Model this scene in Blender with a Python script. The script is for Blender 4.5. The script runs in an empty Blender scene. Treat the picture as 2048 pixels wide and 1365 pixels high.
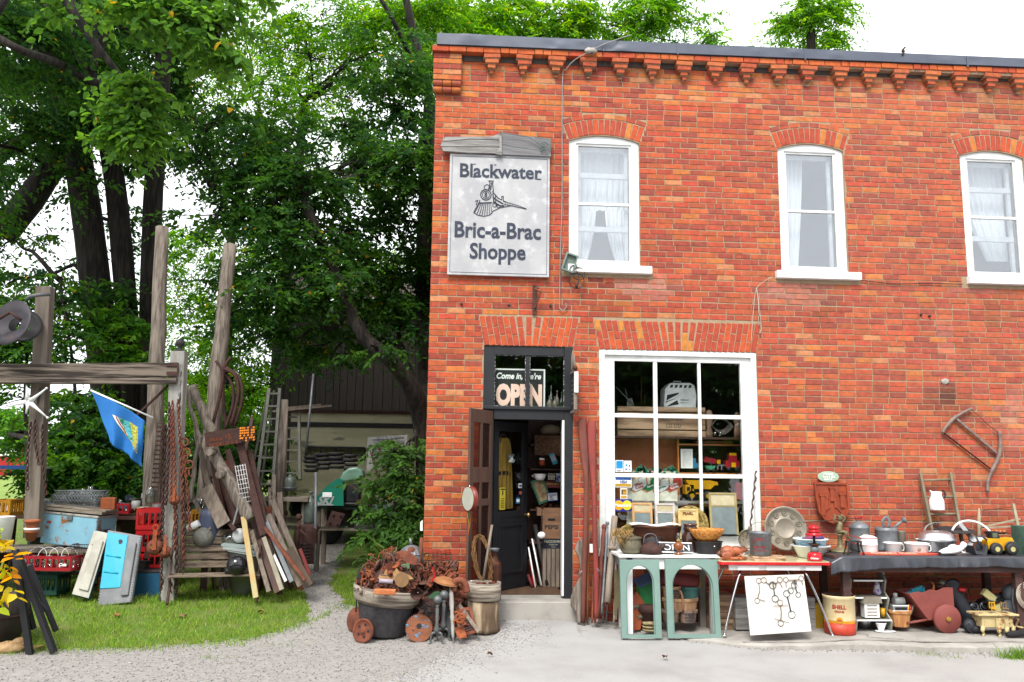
import bpy,math,random
import numpy as np
from mathutils import Matrix,Vector
R=math.radians;PI=math.pi
sc=bpy.context.scene
COL=sc.collection
F=1683.0;YAW=.0682;PIT=.1484;ROL=.01304;CAM=Vector((0,-10.61,1.7))
_f=Vector((math.sin(YAW)*math.cos(PIT),math.cos(YAW)*math.cos(PIT),math.sin(PIT)))
_r=Vector((math.cos(YAW),-math.sin(YAW),0));_u=_r.cross(_f)
_r2=math.cos(ROL)*_r+math.sin(ROL)*_u;_u2=-math.sin(ROL)*_r+math.cos(ROL)*_u
cd=bpy.data.cameras.new('camera');cam=bpy.data.objects.new('camera',cd);COL.objects.link(cam)
cam.matrix_world=Matrix(((_r2.x,_u2.x,-_f.x,CAM.x),(_r2.y,_u2.y,-_f.y,CAM.y),(_r2.z,_u2.z,-_f.z,CAM.z),(0,0,0,1)))
cd.lens=36*F/2048;cd.sensor_width=36;cd.clip_end=2000;cd.clip_start=.05
sc.camera=cam
w=bpy.data.worlds.new("World");sc.world=w;w.use_nodes=True
nt=w.node_tree;bg=nt.nodes['Background']
sky=nt.nodes.new('ShaderNodeTexSky');sky.sky_type='NISHITA';sky.sun_disc=False
sky.sun_elevation=R(52);sky.sun_rotation=R(200);sky.dust_density=4;sky.air_density=1
hs=nt.nodes.new('ShaderNodeHueSaturation');hs.inputs['Saturation'].default_value=.25
mx=nt.nodes.new('ShaderNodeMix');mx.data_type='RGBA';mx.inputs[0].default_value=.75
mx.inputs[7].default_value=(9.0,9.25,9.6,1)
nt.links.new(sky.outputs[0],hs.inputs['Color']);nt.links.new(hs.outputs[0],mx.inputs[6]);nt.links.new(mx.outputs[2],bg.inputs[0])
bg.inputs[1].default_value=.108
sl=bpy.data.lights.new('sun','SUN');sl.energy=2.1;sl.angle=R(22);sl.color=(1,.96,.9)
so=bpy.data.objects.new('sun',sl);COL.objects.link(so)
so.rotation_euler=(R(38),0,R(-20));so.location=(0,-20,30)
sc.view_settings.view_transform='Standard';sc.view_settings.look='None';sc.view_settings.exposure=1.13;sc.view_settings.gamma=1
sc.render.engine='CYCLES'
cy=sc.cycles;cy.max_bounces=7;cy.diffuse_bounces=3;cy.transparent_max_bounces=12;cy.glossy_bounces=3;cy.transmission_bounces=5
cy.use_denoising=True;cy.caustics_reflective=False;cy.caustics_refractive=False;cy.sample_clamp_indirect=6
def ray(px,py):return(_f*F+_r2*(px-1024)-_u2*(py-682.5))
def W(px,py,y=0.0):
 d=ray(px,py);return CAM+d*((y-CAM.y)/d.y)
def m(n,y=0.0):return n*(y+10.61)/1663.0
def sstep(a,b,x):
 t=min(1,max(0,(x-a)/(b-a)));return t*t*(3-2*t)
def gz(x,y):
 b=-.2+.2*min(1,max(0,(y+1.15)/1.75))
 if y>.6:b=.04*(y-.6)
 if y>12:b=.456+.055*(y-12)
 if y>70:b=3.65
 if x>1.3 and y<.7:
  k=sstep(1.3,2.1,x);b=b*(1-k)+(-.2)*k
 if y<-2.2:b-=.03*min(4,-2.2-y)*.5
 return b
def G(px,py):
 d=ray(px,py);t=0
 lo=None;s=.002
 while t<.2:
  t+=s/4;p=CAM+d*t
  if p.z<gz(p.x,p.y):
   a,b=t-s/4,t
   for _ in range(20):
    c=(a+b)/2;p=CAM+d*c
    if p.z<gz(p.x,p.y):b=c
    else:a=c
   return CAM+d*b
 return CAM+d*t
def lin(c):return tuple(((x/255)/12.92 if x/255<=.04045 else(((x/255)+.055)/1.055)**2.4)for x in c)
def K(r,g,b,k=1.75):
 l=lin((r,g,b));return tuple(min(.85,x/k)for x in l)
MATS={}
def M(name,c=None,c2=None,rough=.7,metal=0,scale=6,amt=.6,bump=.25,bscale=45,c3=None,s3=3,t3=.58,w3=.06,vc=False,stretch=None,spec=.4,trans=0,lo=.35,hi=.65,emis=0,wave=None,co=None):
 if name in MATS:return MATS[name]
 ma=bpy.data.materials.new(name);MATS[name]=ma;ma.use_nodes=True;n=ma.node_tree.nodes;l=ma.node_tree.links
 p=n['Principled BSDF'];p.inputs['Roughness'].default_value=rough;p.inputs['Metallic'].default_value=metal
 p.inputs['Specular IOR Level'].default_value=spec
 tc=n.new('ShaderNodeTexCoord');oi=n.new('ShaderNodeObjectInfo');mp=n.new('ShaderNodeMapping')
 l.new(tc.outputs['Object'],mp.inputs['Vector'])
 mm=n.new('ShaderNodeMath');mm.operation='MULTIPLY';mm.inputs[1].default_value=31.7;l.new(oi.outputs['Random'],mm.inputs[0]);l.new(mm.outputs[0],mp.inputs['Location'])
 if stretch:mp.inputs['Scale'].default_value=stretch
 vec=mp.outputs[0]
 def noise(s,det=6,r=.6):
  q=n.new('ShaderNodeTexNoise');q.inputs['Scale'].default_value=s;q.inputs['Detail'].default_value=det;q.inputs['Roughness'].default_value=r;l.new(vec,q.inputs['Vector']);return q.outputs['Fac']
 def ramp(fac,a,b):
  q=n.new('ShaderNodeMapRange');q.inputs['From Min'].default_value=a;q.inputs['From Max'].default_value=b;q.interpolation_type='SMOOTHSTEP';l.new(fac,q.inputs['Value']);return q.outputs[0]
 def mix(fac,A,Bc,mode='MIX'):
  q=n.new('ShaderNodeMix');q.data_type='RGBA';q.blend_type=mode
  if isinstance(fac,float):q.inputs[0].default_value=fac
  else:l.new(fac,q.inputs[0])
  for i,X in((6,A),(7,Bc)):
   if isinstance(X,tuple):q.inputs[i].default_value=(*X,1)
   else:l.new(X,q.inputs[i])
  return q.outputs[2]
 base=tuple(c)if c else(.5,.5,.5)
 if vc:
  at=n.new('ShaderNodeAttribute');at.attribute_name='Col';base=at.outputs['Color']
 if c2 is None and not vc:c2=tuple(x*.62 for x in base)
 if c2 is not None:
  f=ramp(noise(scale),lo,hi)
  q=n.new('ShaderNodeMath');q.operation='MULTIPLY';q.inputs[1].default_value=amt;l.new(f,q.inputs[0])
  base=mix(q.outputs[0],base,tuple(c2))
 if vc and not c2:
  f=noise(scale,8,.65)
  q=n.new('ShaderNodeMapRange');q.inputs['From Min'].default_value=.25;q.inputs['From Max'].default_value=.75;q.inputs['To Min'].default_value=1-amt*.6;q.inputs['To Max'].default_value=1+amt*.5;l.new(f,q.inputs['Value'])
  cb=n.new('ShaderNodeCombineColor');[l.new(q.outputs[0],cb.inputs[i])for i in range(3)]
  base=mix(1.0,base,cb.outputs[0],'MULTIPLY')
 if c3 is not None:
  base=mix(ramp(noise(s3,9,.7),t3,t3+w3),base,tuple(c3))
 if isinstance(base,tuple):p.inputs['Base Color'].default_value=(*base,1)
 else:l.new(base,p.inputs['Base Color'])
 if bump:
  bp=n.new('ShaderNodeBump');bp.inputs['Strength'].default_value=bump;bp.inputs['Distance'].default_value=.01
  l.new(noise(bscale,5),bp.inputs['Height']);l.new(bp.outputs[0],p.inputs['Normal'])
 if trans:p.inputs['Transmission Weight'].default_value=trans
 if emis:
  l.new(base,p.inputs['Emission Color'])if not isinstance(base,tuple)else None
  p.inputs['Emission Strength'].default_value=emis
 return ma
def glassmat(name,tint=(.95,.98,.97),refl=.12,rough=.01,gc=(1,1,1)):
 if name in MATS:return MATS[name]
 ma=bpy.data.materials.new(name);MATS[name]=ma;ma.use_nodes=True;n=ma.node_tree.nodes;l=ma.node_tree.links;n.clear()
 o=n.new('ShaderNodeOutputMaterial');t=n.new('ShaderNodeBsdfTransparent');t.inputs[0].default_value=(*tint,1)
 g=n.new('ShaderNodeBsdfGlossy');g.inputs['Roughness'].default_value=rough;g.inputs[0].default_value=(*gc,1)
 lw=n.new('ShaderNodeLayerWeight');lw.inputs[0].default_value=.5
 pw=n.new('ShaderNodeMath');pw.operation='POWER';pw.inputs[1].default_value=4;l.new(lw.outputs['Facing'],pw.inputs[0])
 ml=n.new('ShaderNodeMath');ml.operation='MULTIPLY';ml.inputs[1].default_value=.7;l.new(pw.outputs[0],ml.inputs[0])
 ad=n.new('ShaderNodeMath');ad.operation='ADD';ad.inputs[1].default_value=refl;l.new(ml.outputs[0],ad.inputs[0])
 x=n.new('ShaderNodeMixShader');l.new(ad.outputs[0],x.inputs[0]);l.new(t.outputs[0],x.inputs[1]);l.new(g.outputs[0],x.inputs[2]);l.new(x.outputs[0],o.inputs[0])
 return ma
def rotm(rx=0,ry=0,rz=0):return Matrix.Rotation(rz,3,'Z')@Matrix.Rotation(ry,3,'Y')@Matrix.Rotation(rx,3,'X')
def aim(d,up=None):
 d=Vector(d).normalized();a=Vector(up)if up else(Vector((0,0,1))if abs(d.z)<.95 else Vector((0,1,0)))
 x=a.cross(d).normalized()if a.cross(d).length>1e-6 else Vector((1,0,0));y=d.cross(x)
 return Matrix((x,y,d)).transposed()
class B:
 def __init__(s):s.v=[];s.f=[];s.sm=[];s.c=[];s.cur=None
 def add(s,vs,fs,sm=False):
  o=len(s.v);s.v.extend([tuple(x)for x in vs]);s.f.extend([tuple(i+o for i in q)for q in fs]);s.sm.extend([sm]*len(fs))
  if s.cur is not None:s.c.extend([s.cur]*len(vs))
  return s
 def box(s,cx,cy,cz,sx,sy,sz,rot=None,tx=1,ty=1):
  """centre & full size; tx,ty taper at top"""
  vs=[]
  for z in(-.5,.5):
   for x,y in((-.5,-.5),(.5,-.5),(.5,.5),(-.5,.5)):
    k=(tx,ty)if z>0 else(1,1)
    p=Vector((x*sx*k[0],y*sy*k[1],z*sz))
    if rot:p=rot@p
    vs.append(p+Vector((cx,cy,cz)))
  return s.add(vs,[(0,3,2,1),(4,5,6,7),(0,1,5,4),(1,2,6,5),(2,3,7,6),(3,0,4,7)])
 def b2(s,x0,x1,y0,y1,z0,z1):return s.box((x0+x1)/2,(y0+y1)/2,(z0+z1)/2,abs(x1-x0),abs(y1-y0),abs(z1-z0))
 def beam(s,p0,p1,w,t,up=None,tw=1):
  p0=Vector(p0);p1=Vector(p1);d=p1-p0;m3=aim(d,up);c=(p0+p1)/2
  return s.box(c.x,c.y,c.z,w,t,d.length,m3,tw,tw)
 def tube(s,pts,r,n=8,closed=False,caps=True,flat=1,rg=0):
  pts=[Vector(p)for p in pts];N=len(pts);rs=r if isinstance(r,(list,tuple))else[r]*N
  vs=[];fs=[];px=None
  for i,p in enumerate(pts):
   a=pts[(i-1)%N]if(closed or i>0)else p;b=pts[(i+1)%N]if(closed or i<N-1)else p
   d=(b-a);d=d.normalized()if d.length>1e-9 else Vector((0,0,1))
   if px is None:m3=aim(d);px=m3.col[0].copy()
   px=(px-d*px.dot(d));px=px.normalized()if px.length>1e-6 else aim(d).col[0]
   py=d.cross(px)
   for k in range(n):
    t=2*PI*k/n;q=rs[i]*(1+rg*(math.sin(k*2.4+.5*math.sin(i*.45+k))+.6*math.sin(k*5.1+i*.31)))if rg else rs[i];vs.append(p+px*math.cos(t)*q+py*math.sin(t)*q*flat)
  M_=N if closed else N-1
  for i in range(M_):
   for k in range(n):
    a=i*n+k;b=i*n+(k+1)%n;c=((i+1)%N)*n+(k+1)%n;d_=((i+1)%N)*n+k;fs.append((a,b,c,d_))
  s.add(vs,fs,True)
  if caps and not closed:
   o=len(s.v)-len(vs)
   s.f.append(tuple(o+k for k in range(n-1,-1,-1)));s.f.append(tuple(o+(N-1)*n+k for k in range(n)));s.sm+=[False,False]
  return s
 def lathe(s,prof,o=(0,0,0),n=24,rot=None,sx=1,sy=1,cap=True,sm=True):
  vs=[];fs=[];o=Vector(o)
  for r,z in prof:
   for k in range(n):
    t=2*PI*k/n;p=Vector((r*math.cos(t)*sx,r*math.sin(t)*sy,z))
    if rot:p=rot@p
    vs.append(p+o)
  for i in range(len(prof)-1):
   for k in range(n):fs.append((i*n+k,i*n+(k+1)%n,(i+1)*n+(k+1)%n,(i+1)*n+k))
  s.add(vs,fs,sm)
  if cap:
   q=len(s.v)-len(vs)
   if prof[0][0]>1e-4:s.f.append(tuple(q+k for k in range(n-1,-1,-1)));s.sm.append(False)
   if prof[-1][0]>1e-4:s.f.append(tuple(q+(len(prof)-1)*n+k for k in range(n)));s.sm.append(False)
  return s
 def cyl(s,p0,p1,r,r2=None,n=16):
  p0=Vector(p0);p1=Vector(p1);L=(p1-p0).length
  return s.lathe([(r,0),(r if r2 is None else r2,L)],p0,n,aim(p1-p0))
 def sph(s,c,r,sx=1,sy=1,sz=1,n=16,rot=None):
  prof=[(r*math.sin(PI*i/(n//2)),-r*math.cos(PI*i/(n//2))*sz)for i in range(n//2+1)]
  return s.lathe(prof,c,n,rot,sx,sy,cap=False)
 def torus(s,c,R_,r,rot=None,n=24,k=8,arc=(0,2*PI)):
  c=Vector(c);full=abs(arc[1]-arc[0]-2*PI)<1e-6
  pts=[]
  for i in range(n if full else n+1):
   t=arc[0]+(arc[1]-arc[0])*i/n;p=Vector((R_*math.cos(t),R_*math.sin(t),0));pts.append(c+(rot@p if rot else p))
  return s.tube(pts,r,k,closed=full)
 def prism(s,poly,t,o=(0,0,0),rot=None,ax='y'):
  """poly [(x,z)], front at y=0 (towards camera is -y) thickness t back"""
  o=Vector(o);n=len(poly);vs=[]
  ar=sum(poly[i][0]*poly[(i+1)%n][1]-poly[(i+1)%n][0]*poly[i][1]for i in range(n))
  if ar<0:poly=poly[::-1]
  for y in(0,t):
   for x,z in poly:
    p=Vector((x,y,z))if ax=='y' else Vector((x,z,y))if ax=='z' else Vector((y,x,z))
    vs.append(o+(rot@p if rot else p))
  fs=[tuple(range(n)),tuple(range(2*n-1,n-1,-1))]+[(i,i+n,(i+1)%n+n,(i+1)%n)for i in range(n)]
  return s.add(vs,fs)
 def ring(s,out,inn,t,o=(0,0,0),rot=None):
  o=Vector(o);n=len(out);vs=[]
  for loop,y in((out,0),(inn,0),(out,t),(inn,t)):
   for x,z in loop:
    p=Vector((x,y,z));vs.append(o+(rot@p if rot else p))
  fs=[]
  for i in range(n):
   j=(i+1)%n
   fs+=[(i,j,n+j,n+i),(2*n+j,2*n+i,3*n+i,3*n+j),(j,i,2*n+i,2*n+j),(n+i,n+j,3*n+j,3*n+i)]
  return s.add(vs,fs)
 def grid(s,fn,nu,nv,sm=True,closeu=False):
  vs=[fn(i/nu,j/nv)for j in range(nv+1)for i in range(nu+1)]
  fs=[(j*(nu+1)+i,j*(nu+1)+i+1,(j+1)*(nu+1)+i+1,(j+1)*(nu+1)+i)for j in range(nv)for i in range(nu)]
  return s.add(vs,fs,sm)
 def raw(s,vs,fs):return s.add(vs,fs)
 def text(s,t,size,o=(0,0,0),rot=None,bold=0,shear=0,ex=.002,sx=1,align='CENTER'):
  """text in the x/z plane facing -y; o = baseline anchor; size = cap-ish em size"""
  cu=bpy.data.curves.new('t','FONT');cu.body=t;cu.size=size;cu.offset=bold;cu.shear=shear;cu.extrude=ex;cu.align_x=align;cu.resolution_u=3
  ob=bpy.data.objects.new('t',cu);COL.objects.link(ob)
  dg=bpy.context.evaluated_depsgraph_get();me=ob.evaluated_get(dg).to_mesh()
  o=Vector(o);vs=[]
  for v in me.vertices:
   p=Vector((v.co.x*sx,-v.co.z,v.co.y));vs.append(o+(rot@p if rot else p))
  s.add(vs,[tuple(p.vertices)for p in me.polygons])
  ob.evaluated_get(dg).to_mesh_clear();bpy.data.objects.remove(ob);bpy.data.curves.remove(cu)
  return s
 def tf(s,t,x0,x1,z0,z1,y,rot=None,o=(0,0,0),**k):
  """text fitted so its box is x0..x1, z0..z1 on the plane y"""
  b=B().text(t,1,**k);a=np.array(b.v);mn,mxx=a.min(0),a.max(0);o=Vector(o);vs=[]
  for v in b.v:
   p=Vector((x0+(v[0]-mn[0])/(mxx[0]-mn[0])*(x1-x0),y+(-.0015 if v[1]<0 else.0015),z0+(v[2]-mn[2])/(mxx[2]-mn[2])*(z1-z0)));vs.append(o+(rot@p if rot else p))
  return s.add(vs,b.f)
 def move(s,d):
  s.v=[(a[0]+d[0],a[1]+d[1],a[2]+d[2])for a in s.v];return s
 def jit(s,a,seed=0):
  rr=random.Random(seed);s.v=[(x+rr.uniform(-a,a),y+rr.uniform(-a,a),z+rr.uniform(-a,a))for x,y,z in s.v];return s
 def mesh(s,name,mat):
  me=bpy.data.meshes.new(name);me.from_pydata(s.v,[],s.f)
  me.polygons.foreach_set('use_smooth',s.sm)
  if s.c:
   ca=me.color_attributes.new('Col','FLOAT_COLOR','POINT');a=np.ones((len(s.v),4),np.float32);a[:,:3]=np.array(s.c);ca.data.foreach_set('color',a.ravel())
  me.update();me.materials.append(mat);return me
def obj(name,b,mat,parent=None,loc=None,rot=None,bev=0,solid=0,sub=0):
 me=b.mesh(name,mat);o=bpy.data.objects.new(name,me);COL.objects.link(o)
 if parent is not None:o.parent=parent
 if loc is not None:o.location=loc
 if rot is not None:o.rotation_euler=rot
 if solid:q=o.modifiers.new('s','SOLIDIFY');q.thickness=solid;q.offset=0
 if bev:q=o.modifiers.new('b','BEVEL');q.width=bev;q.segments=2;q.limit_method='ANGLE'
 if sub:q=o.modifiers.new('u','SUBSURF');q.levels=sub;q.render_levels=sub
 return o
LABELS=set()
def tag(o,label,cat,group=None):
 o['label']=label;o['category']=cat
 if group:o['group']=group
 if label in LABELS and not group:print('DUP LABEL',label)
 LABELS.add(label);return o
def thing(name,label,cat,loc=(0,0,0),rot=(0,0,0),group=None):
 o=bpy.data.objects.new(name,None);COL.objects.link(o);o.empty_display_size=.1;o.location=loc;o.rotation_euler=rot
 return tag(o,label,cat,group)
def one(name,label,cat,b,mat,loc=(0,0,0),rot=(0,0,0),group=None,**k):
 return tag(obj(name,b,mat,None,loc,rot,**k),label,cat,group)
def struct(name,b,mat,kind='structure',**k):
 o=obj(name,b,mat,**k);o['kind']=kind;return o
def copy_tree(o,loc=None,rot=None,label=None,parent=None):
 c=o.copy();COL.objects.link(c);c.parent=parent
 if loc is not None:c.location=loc
 if rot is not None:c.rotation_euler=rot
 if label:c['label']=label
 for ch in o.children:copy_tree(ch,parent=c)
 return c
def catmull(pts,k=4):
 pts=[Vector(p)for p in pts];P=[pts[0]*2-pts[1]]+pts+[pts[-1]*2-pts[-2]];o=[]
 for i in range(1,len(P)-2):
  for j in range(k):
   t=j/k;a,b,c,d=P[i-1:i+3]
   o.append(.5*((2*b)+(c-a)*t+(2*a-5*b+4*c-d)*t*t+(3*b-a-3*c+d)*t**3))
 o.append(pts[-1]);return o
rnd=random.Random(7)
mWood=M('weathered_wood',K(165,150,135),K(95,82,72),stretch=(1,1,.12),scale=30,bump=.5,bscale=60,rough=.85)
mWoodH=M('weathered_wood_flat',K(170,158,142),K(105,90,78),stretch=(.12,1,1),scale=30,bump=.5,bscale=60,rough=.85)
mDkWood=M('dark_brown_wood',K(98,62,50),K(60,36,30),stretch=(1,1,.15),scale=25,rough=.6)
mRust=M('rust',K(150,84,58),K(95,52,42),scale=14,c3=K(190,100,55),s3=22,t3=.6,bump=.6,rough=.85)
mRust2=M('rust_orange',K(185,98,52),K(120,62,42),scale=16,bump=.6,rough=.85)
mRustD=M('rust_dark',K(92,58,50),K(58,38,36),scale=16,c3=K(140,75,50),s3=18,t3=.62,bump=.5,rough=.8)
mIron=M('cast_iron',K(62,60,62),K(35,34,36),scale=12,c3=K(90,60,48),s3=14,t3=.66,bump=.4,rough=.7)
mBlack=M('black_paint',K(38,40,46),K(26,27,32),scale=5,rough=.55,bump=.1)
mGalv=M('galvanised_steel',K(150,155,160),K(110,114,120),scale=9,metal=.35,rough=.5,c3=K(185,190,195),s3=20,t3=.6,w3=.1,bump=.15)
mAlu=M('aluminium',(.55,.56,.58),(.4,.4,.42),metal=.9,rough=.28,scale=8,bump=.1)
mChrome=M('chrome',(.7,.7,.72),(.5,.5,.52),metal=1,rough=.15,bump=0)
mWhite=M('white_paint',(.78,.79,.79),(.68,.68,.66),scale=5,rough=.5,amt=.5,bump=.12)
mEnamel=M('white_enamel',(.8,.8,.8),(.72,.73,.74),scale=4,rough=.15,amt=.4,bump=0,spec=.6)
mRed=M('red_paint',K(215,30,35),K(170,25,30),rough=.35,bump=.05)
mCopper=M('old_copper',K(105,62,45),K(58,40,34),scale=7,metal=.6,rough=.45,c3=K(165,95,60),s3=9,t3=.62,bump=.3)
mGlass=glassmat('window_glass',(.97,.99,.98),refl=.045)
mJar=glassmat('clear_glass',(.75,.82,.8),refl=.12)
def surf(name,mat,xf,y0,y1,nx,ny,dz,kind='structure',ys=None):
 """strip: xf(y)->(xl,xr)"""
 b=B();Y=[y0+(y1-y0)*j/ny for j in range(ny+1)]if ys is None else ys
 vs=[]
 for y in Y:
  a,c=xf(y)
  for i in range(nx+1):
   x=a+(c-a)*i/nx;vs.append((x,y,gz(x,y)+dz))
 n=nx+1
 fs=[(j*n+i,j*n+i+1,(j+1)*n+i+1,(j+1)*n+i)for j in range(len(Y)-1)for i in range(nx)]
 b.add(vs,fs,True);return struct(name,b,mat,kind)
def nz(x,s=1.0,p=0.0):return math.sin(x*s*1.7+p)*.5+math.sin(x*s*4.1+p*2.3)*.3+math.sin(x*s*9.7+p*1.3)*.2
mGravel=M('gravel',K(192,187,182),K(160,155,150),scale=18,bump=.9,bscale=90,rough=.95,c3=K(225,223,222),s3=70,t3=.6,w3=.05)
mAsph=M('asphalt',K(200,198,196),K(174,171,169),lo=.4,hi=.75,scale=1.1,bump=.5,bscale=260,rough=.9,c3=K(224,221,217),s3=140,t3=.56,w3=.06,amt=.9)
mConc=M('concrete',K(205,200,192),K(165,158,150),scale=3,bump=.6,bscale=120,rough=.9,c3=K(225,222,216),s3=16,t3=.6,w3=.1)
mSoil=M('lawn_soil',K(105,135,50),K(140,138,75),scale=3,bump=.8,bscale=60,rough=1,c3=K(150,138,95),s3=3,t3=.58,w3=.1)
mField=M('field',K(150,175,80),K(120,150,60),scale=.4,rough=1,bump=.3)
ys=[-14,-12,-10,-8,-6.5]+[-6+.15*i for i in range(60)]+[3+.5*i for i in range(20)]+[13,15,18,22,28,36,50,70,100,200,500]
b=B();xs=[-400,-150,-70,-40,-25,-16]+[-12+.3*i for i in range(80)]+[12.5,15,20,30,60,150,400]
vs=[(x,y,gz(x,y))for y in ys for x in xs];n=len(xs)
b.add(vs,[(j*n+i,j*n+i+1,(j+1)*n+i+1,(j+1)*n+i)for j in range(len(ys)-1)for i in range(n-1)],True)
struct('ground',b,mGravel)
def roadx(y):
 pts=[(-14,-4.0),(-4.5,-1.3),(-3.2,-.7),(-2.2,-.28),(-1.6,0.05),(-1.25,.25),(-.8,.52),(-.3,.7),(.0,.78)]
 for(a,xa),(c,xc)in zip(pts,pts[1:]):
  if y<=c:
   t=(y-a)/(c-a);x=xa+(xc-xa)*t;break
 else:x=pts[-1][1]
 return x+.05*nz(y,3)
def roadr(y):
 return 16
YA=[-14,-10,-7,-5]+[-4.5+.08*i for i in range(int(4.5/.08)+1)]
surf('road',mAsph,lambda y:(roadx(y),roadr(y)),0,0,40,0,.004,ys=YA)
def slabz(x,y):return gz(x,y)+.03+.03*sstep(3.0,4.6,x)
b=B();NX=150;rr=random.Random(3);
def slabfront(x):
 e=-.25-1.15*sstep(1.75,3.4,x)-.22*sstep(3.5,6,x)
 return e+.05*nz(x,2.5,1)*sstep(2,3,x)+.03*nz(x,9,2)
top=[];bot=[]
for i in range(NX+1):
 x=1.62+(11-1.62)*i/NX;yf=slabfront(x);
 for j in range(7):
  y=yf+(0.05-yf)*j/6;b.v.append((x,y,slabz(x,y)+(.004*nz(x*3+y*5,2)if j else-.008)))
 b.v.append((x,yf-.012,gz(x,yf)-.05))
for i in range(NX):
 o=i*8;p=o+8
 for j in range(6):b.f.append((o+j,p+j,p+j+1,o+j+1));b.sm.append(True)
 b.f.append((o+7,p+7,p,o));b.sm.append(False)
struct('pavement',b,mConc)
mCrack=M('crack_dirt',K(105,98,90),rough=1,bump=.5)
def crack(pts,w_,seed):
 q=random.Random(seed);P=catmull(pts,7);vs=[];fs=[]
 for i,p in enumerate(P):
  ww=w_*(.3+.9*q.random());dx=q.uniform(-.02,.02);dy=q.uniform(-.012,.012)
  vs+=[(p.x+dx,p.y+dy-ww,slabz(p.x,p.y)+.0045),(p.x+dx,p.y+dy+ww,slabz(p.x,p.y)+.0045)]
 fs=[(2*i,2*i+2,2*i+3,2*i+1)for i in range(len(P)-1)]
 return B().add(vs,fs)
cb=crack([(4.6,-.75,0),(4.75,-.95,0),(4.7,-1.1,0),(5.0,-1.2,0),(5.15,-1.35,0),(5.5,-1.36,0)],.008,1)
cc=crack([(3.2,-1.2,0),(3.9,-1.3,0),(4.5,-1.25,0),(5.3,-1.38,0),(6.2,-1.36,0),(7.4,-1.42,0)],.009,2)
cb.add(cc.v,cc.f);struct('pavement_crack',cb,mCrack)
PATHL=[(-1.4,-1.9),(-1.1,-1.75),(-.3,-1.62),(.6,-1.8),(1.5,-2.1),(3,-2.3),(5,-2.55),(7,-2.7),(9,-3.4),(12,-4)]
PATHR=[(-1.4,-1.0),(-.6,-.95),(0,-1.1),(.6,-1.35),(1.5,-1.65),(3,-1.75),(5,-1.9),(7,-2.1),(9,-2.6),(12,-3.2)]
def pl(P,y):
 for(a,xa),(c,xc)in zip(P,P[1:]):
  if y<=c:return xa+(xc-xa)*max(0,(y-a))/(c-a)
 return P[-1][1]
def lawnfront(x):
 P=[(-9,-1.75),(-4.6,-1.45),(-3.9,-1.3),(-3.3,-1.28),(-2.7,-1.08),(-2.2,-.98),(-1.75,-.5),(-1.4,.1)]
 for(a,ya),(c,yc)in zip(P,P[1:]):
  if x<=c:return ya+(yc-ya)*(x-a)/(c-a)
 return.3
def onlawn(x,y):
 if y<lawnfront(x)+.06*nz(x,6,.5)+.04*nz(x,17):return False
 if x>pl(PATHL,y)+.05*nz(y,5):
  return(x>pl(PATHR,y)+.06*nz(y,6)and y>.25 and x<-.33)
 return x>-14 and y<11
b=B();
xs=[-14+.6*i for i in range(14)]+[-5.6+.05*i for i in range(int(5.3/.05)+1)]
ysl=[-1.8+.05*i for i in range(80)]+[2.2+.15*i for i in range(60)]
idx={}
for j in range(len(ysl)-1):
 for i in range(len(xs)-1):
  if onlawn((xs[i]+xs[i+1])/2,(ysl[j]+ysl[j+1])/2):
   q=[]
   for(a,c)in((i,j),(i+1,j),(i+1,j+1),(i,j+1)):
    if(a,c)not in idx:idx[(a,c)]=len(b.v);b.v.append((xs[a],ysl[c],gz(xs[a],ysl[c])+.006))
    q.append(idx[(a,c)])
   b.f.append(tuple(q));b.sm.append(True)
struct('lawn',b,mSoil)
surf('field',mField,lambda y:(-120-2*y,60+2*y),13,180,20,30,.02)
def blades(name,pts,hmin,hmax,wd,seed,cols,kind='stuff'):
 r=np.random.RandomState(seed);N=len(pts);P=np.array(pts,dtype=np.float64)
 h=r.uniform(hmin,hmax,N)*r.uniform(.5,1,N);a=r.uniform(0,2*PI,N);w_=wd*r.uniform(.6,1.3,N);ln=r.uniform(.2,.9,N)*h;la=r.uniform(0,2*PI,N)
 dx=np.cos(a)*w_/2;dy=np.sin(a)*w_/2;lx=np.cos(la)*ln;ly=np.sin(la)*ln
 z0=P[:,2]-.01
 V=np.zeros((N,5,3));
 V[:,0]=np.stack([P[:,0]-dx,P[:,1]-dy,z0],1);V[:,1]=np.stack([P[:,0]+dx,P[:,1]+dy,z0],1)
 V[:,2]=np.stack([P[:,0]+dx*.8+lx*.35,P[:,1]+dy*.8+ly*.35,z0+h*.6],1);V[:,3]=np.stack([P[:,0]-dx*.8+lx*.35,P[:,1]-dy*.8+ly*.35,z0+h*.6],1)
 V[:,4]=np.stack([P[:,0]+lx,P[:,1]+ly,z0+h],1)
 me=bpy.data.meshes.new(name);base=np.arange(N)*5
 loops=np.stack([base,base+1,base+2,base+3,base+3,base+2,base+4],1).ravel()
 me.vertices.add(N*5);me.vertices.foreach_set('co',V.ravel());me.loops.add(len(loops));me.loops.foreach_set('vertex_index',loops)
 ls=np.stack([np.arange(N)*7,np.arange(N)*7+4],1).ravel();lt=np.tile([4,3],N)
 me.polygons.add(2*N);me.polygons.foreach_set('loop_start',ls);me.polygons.foreach_set('loop_total',lt)
 cc=np.array(cols)[r.randint(0,len(cols),N)]*r.uniform(.75,1.25,(N,1));ca=me.color_attributes.new('Col','FLOAT_COLOR','POINT')
 A=np.ones((N,5,4));A[:,:,:3]=cc[:,None,:];ca.data.foreach_set('color',A.astype(np.float32).ravel())
 me.update();me.validate();me.materials.append(leafmat('grass_blade'));o=bpy.data.objects.new(name,me);COL.objects.link(o)
 if kind:o['kind']=kind
 return o
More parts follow.
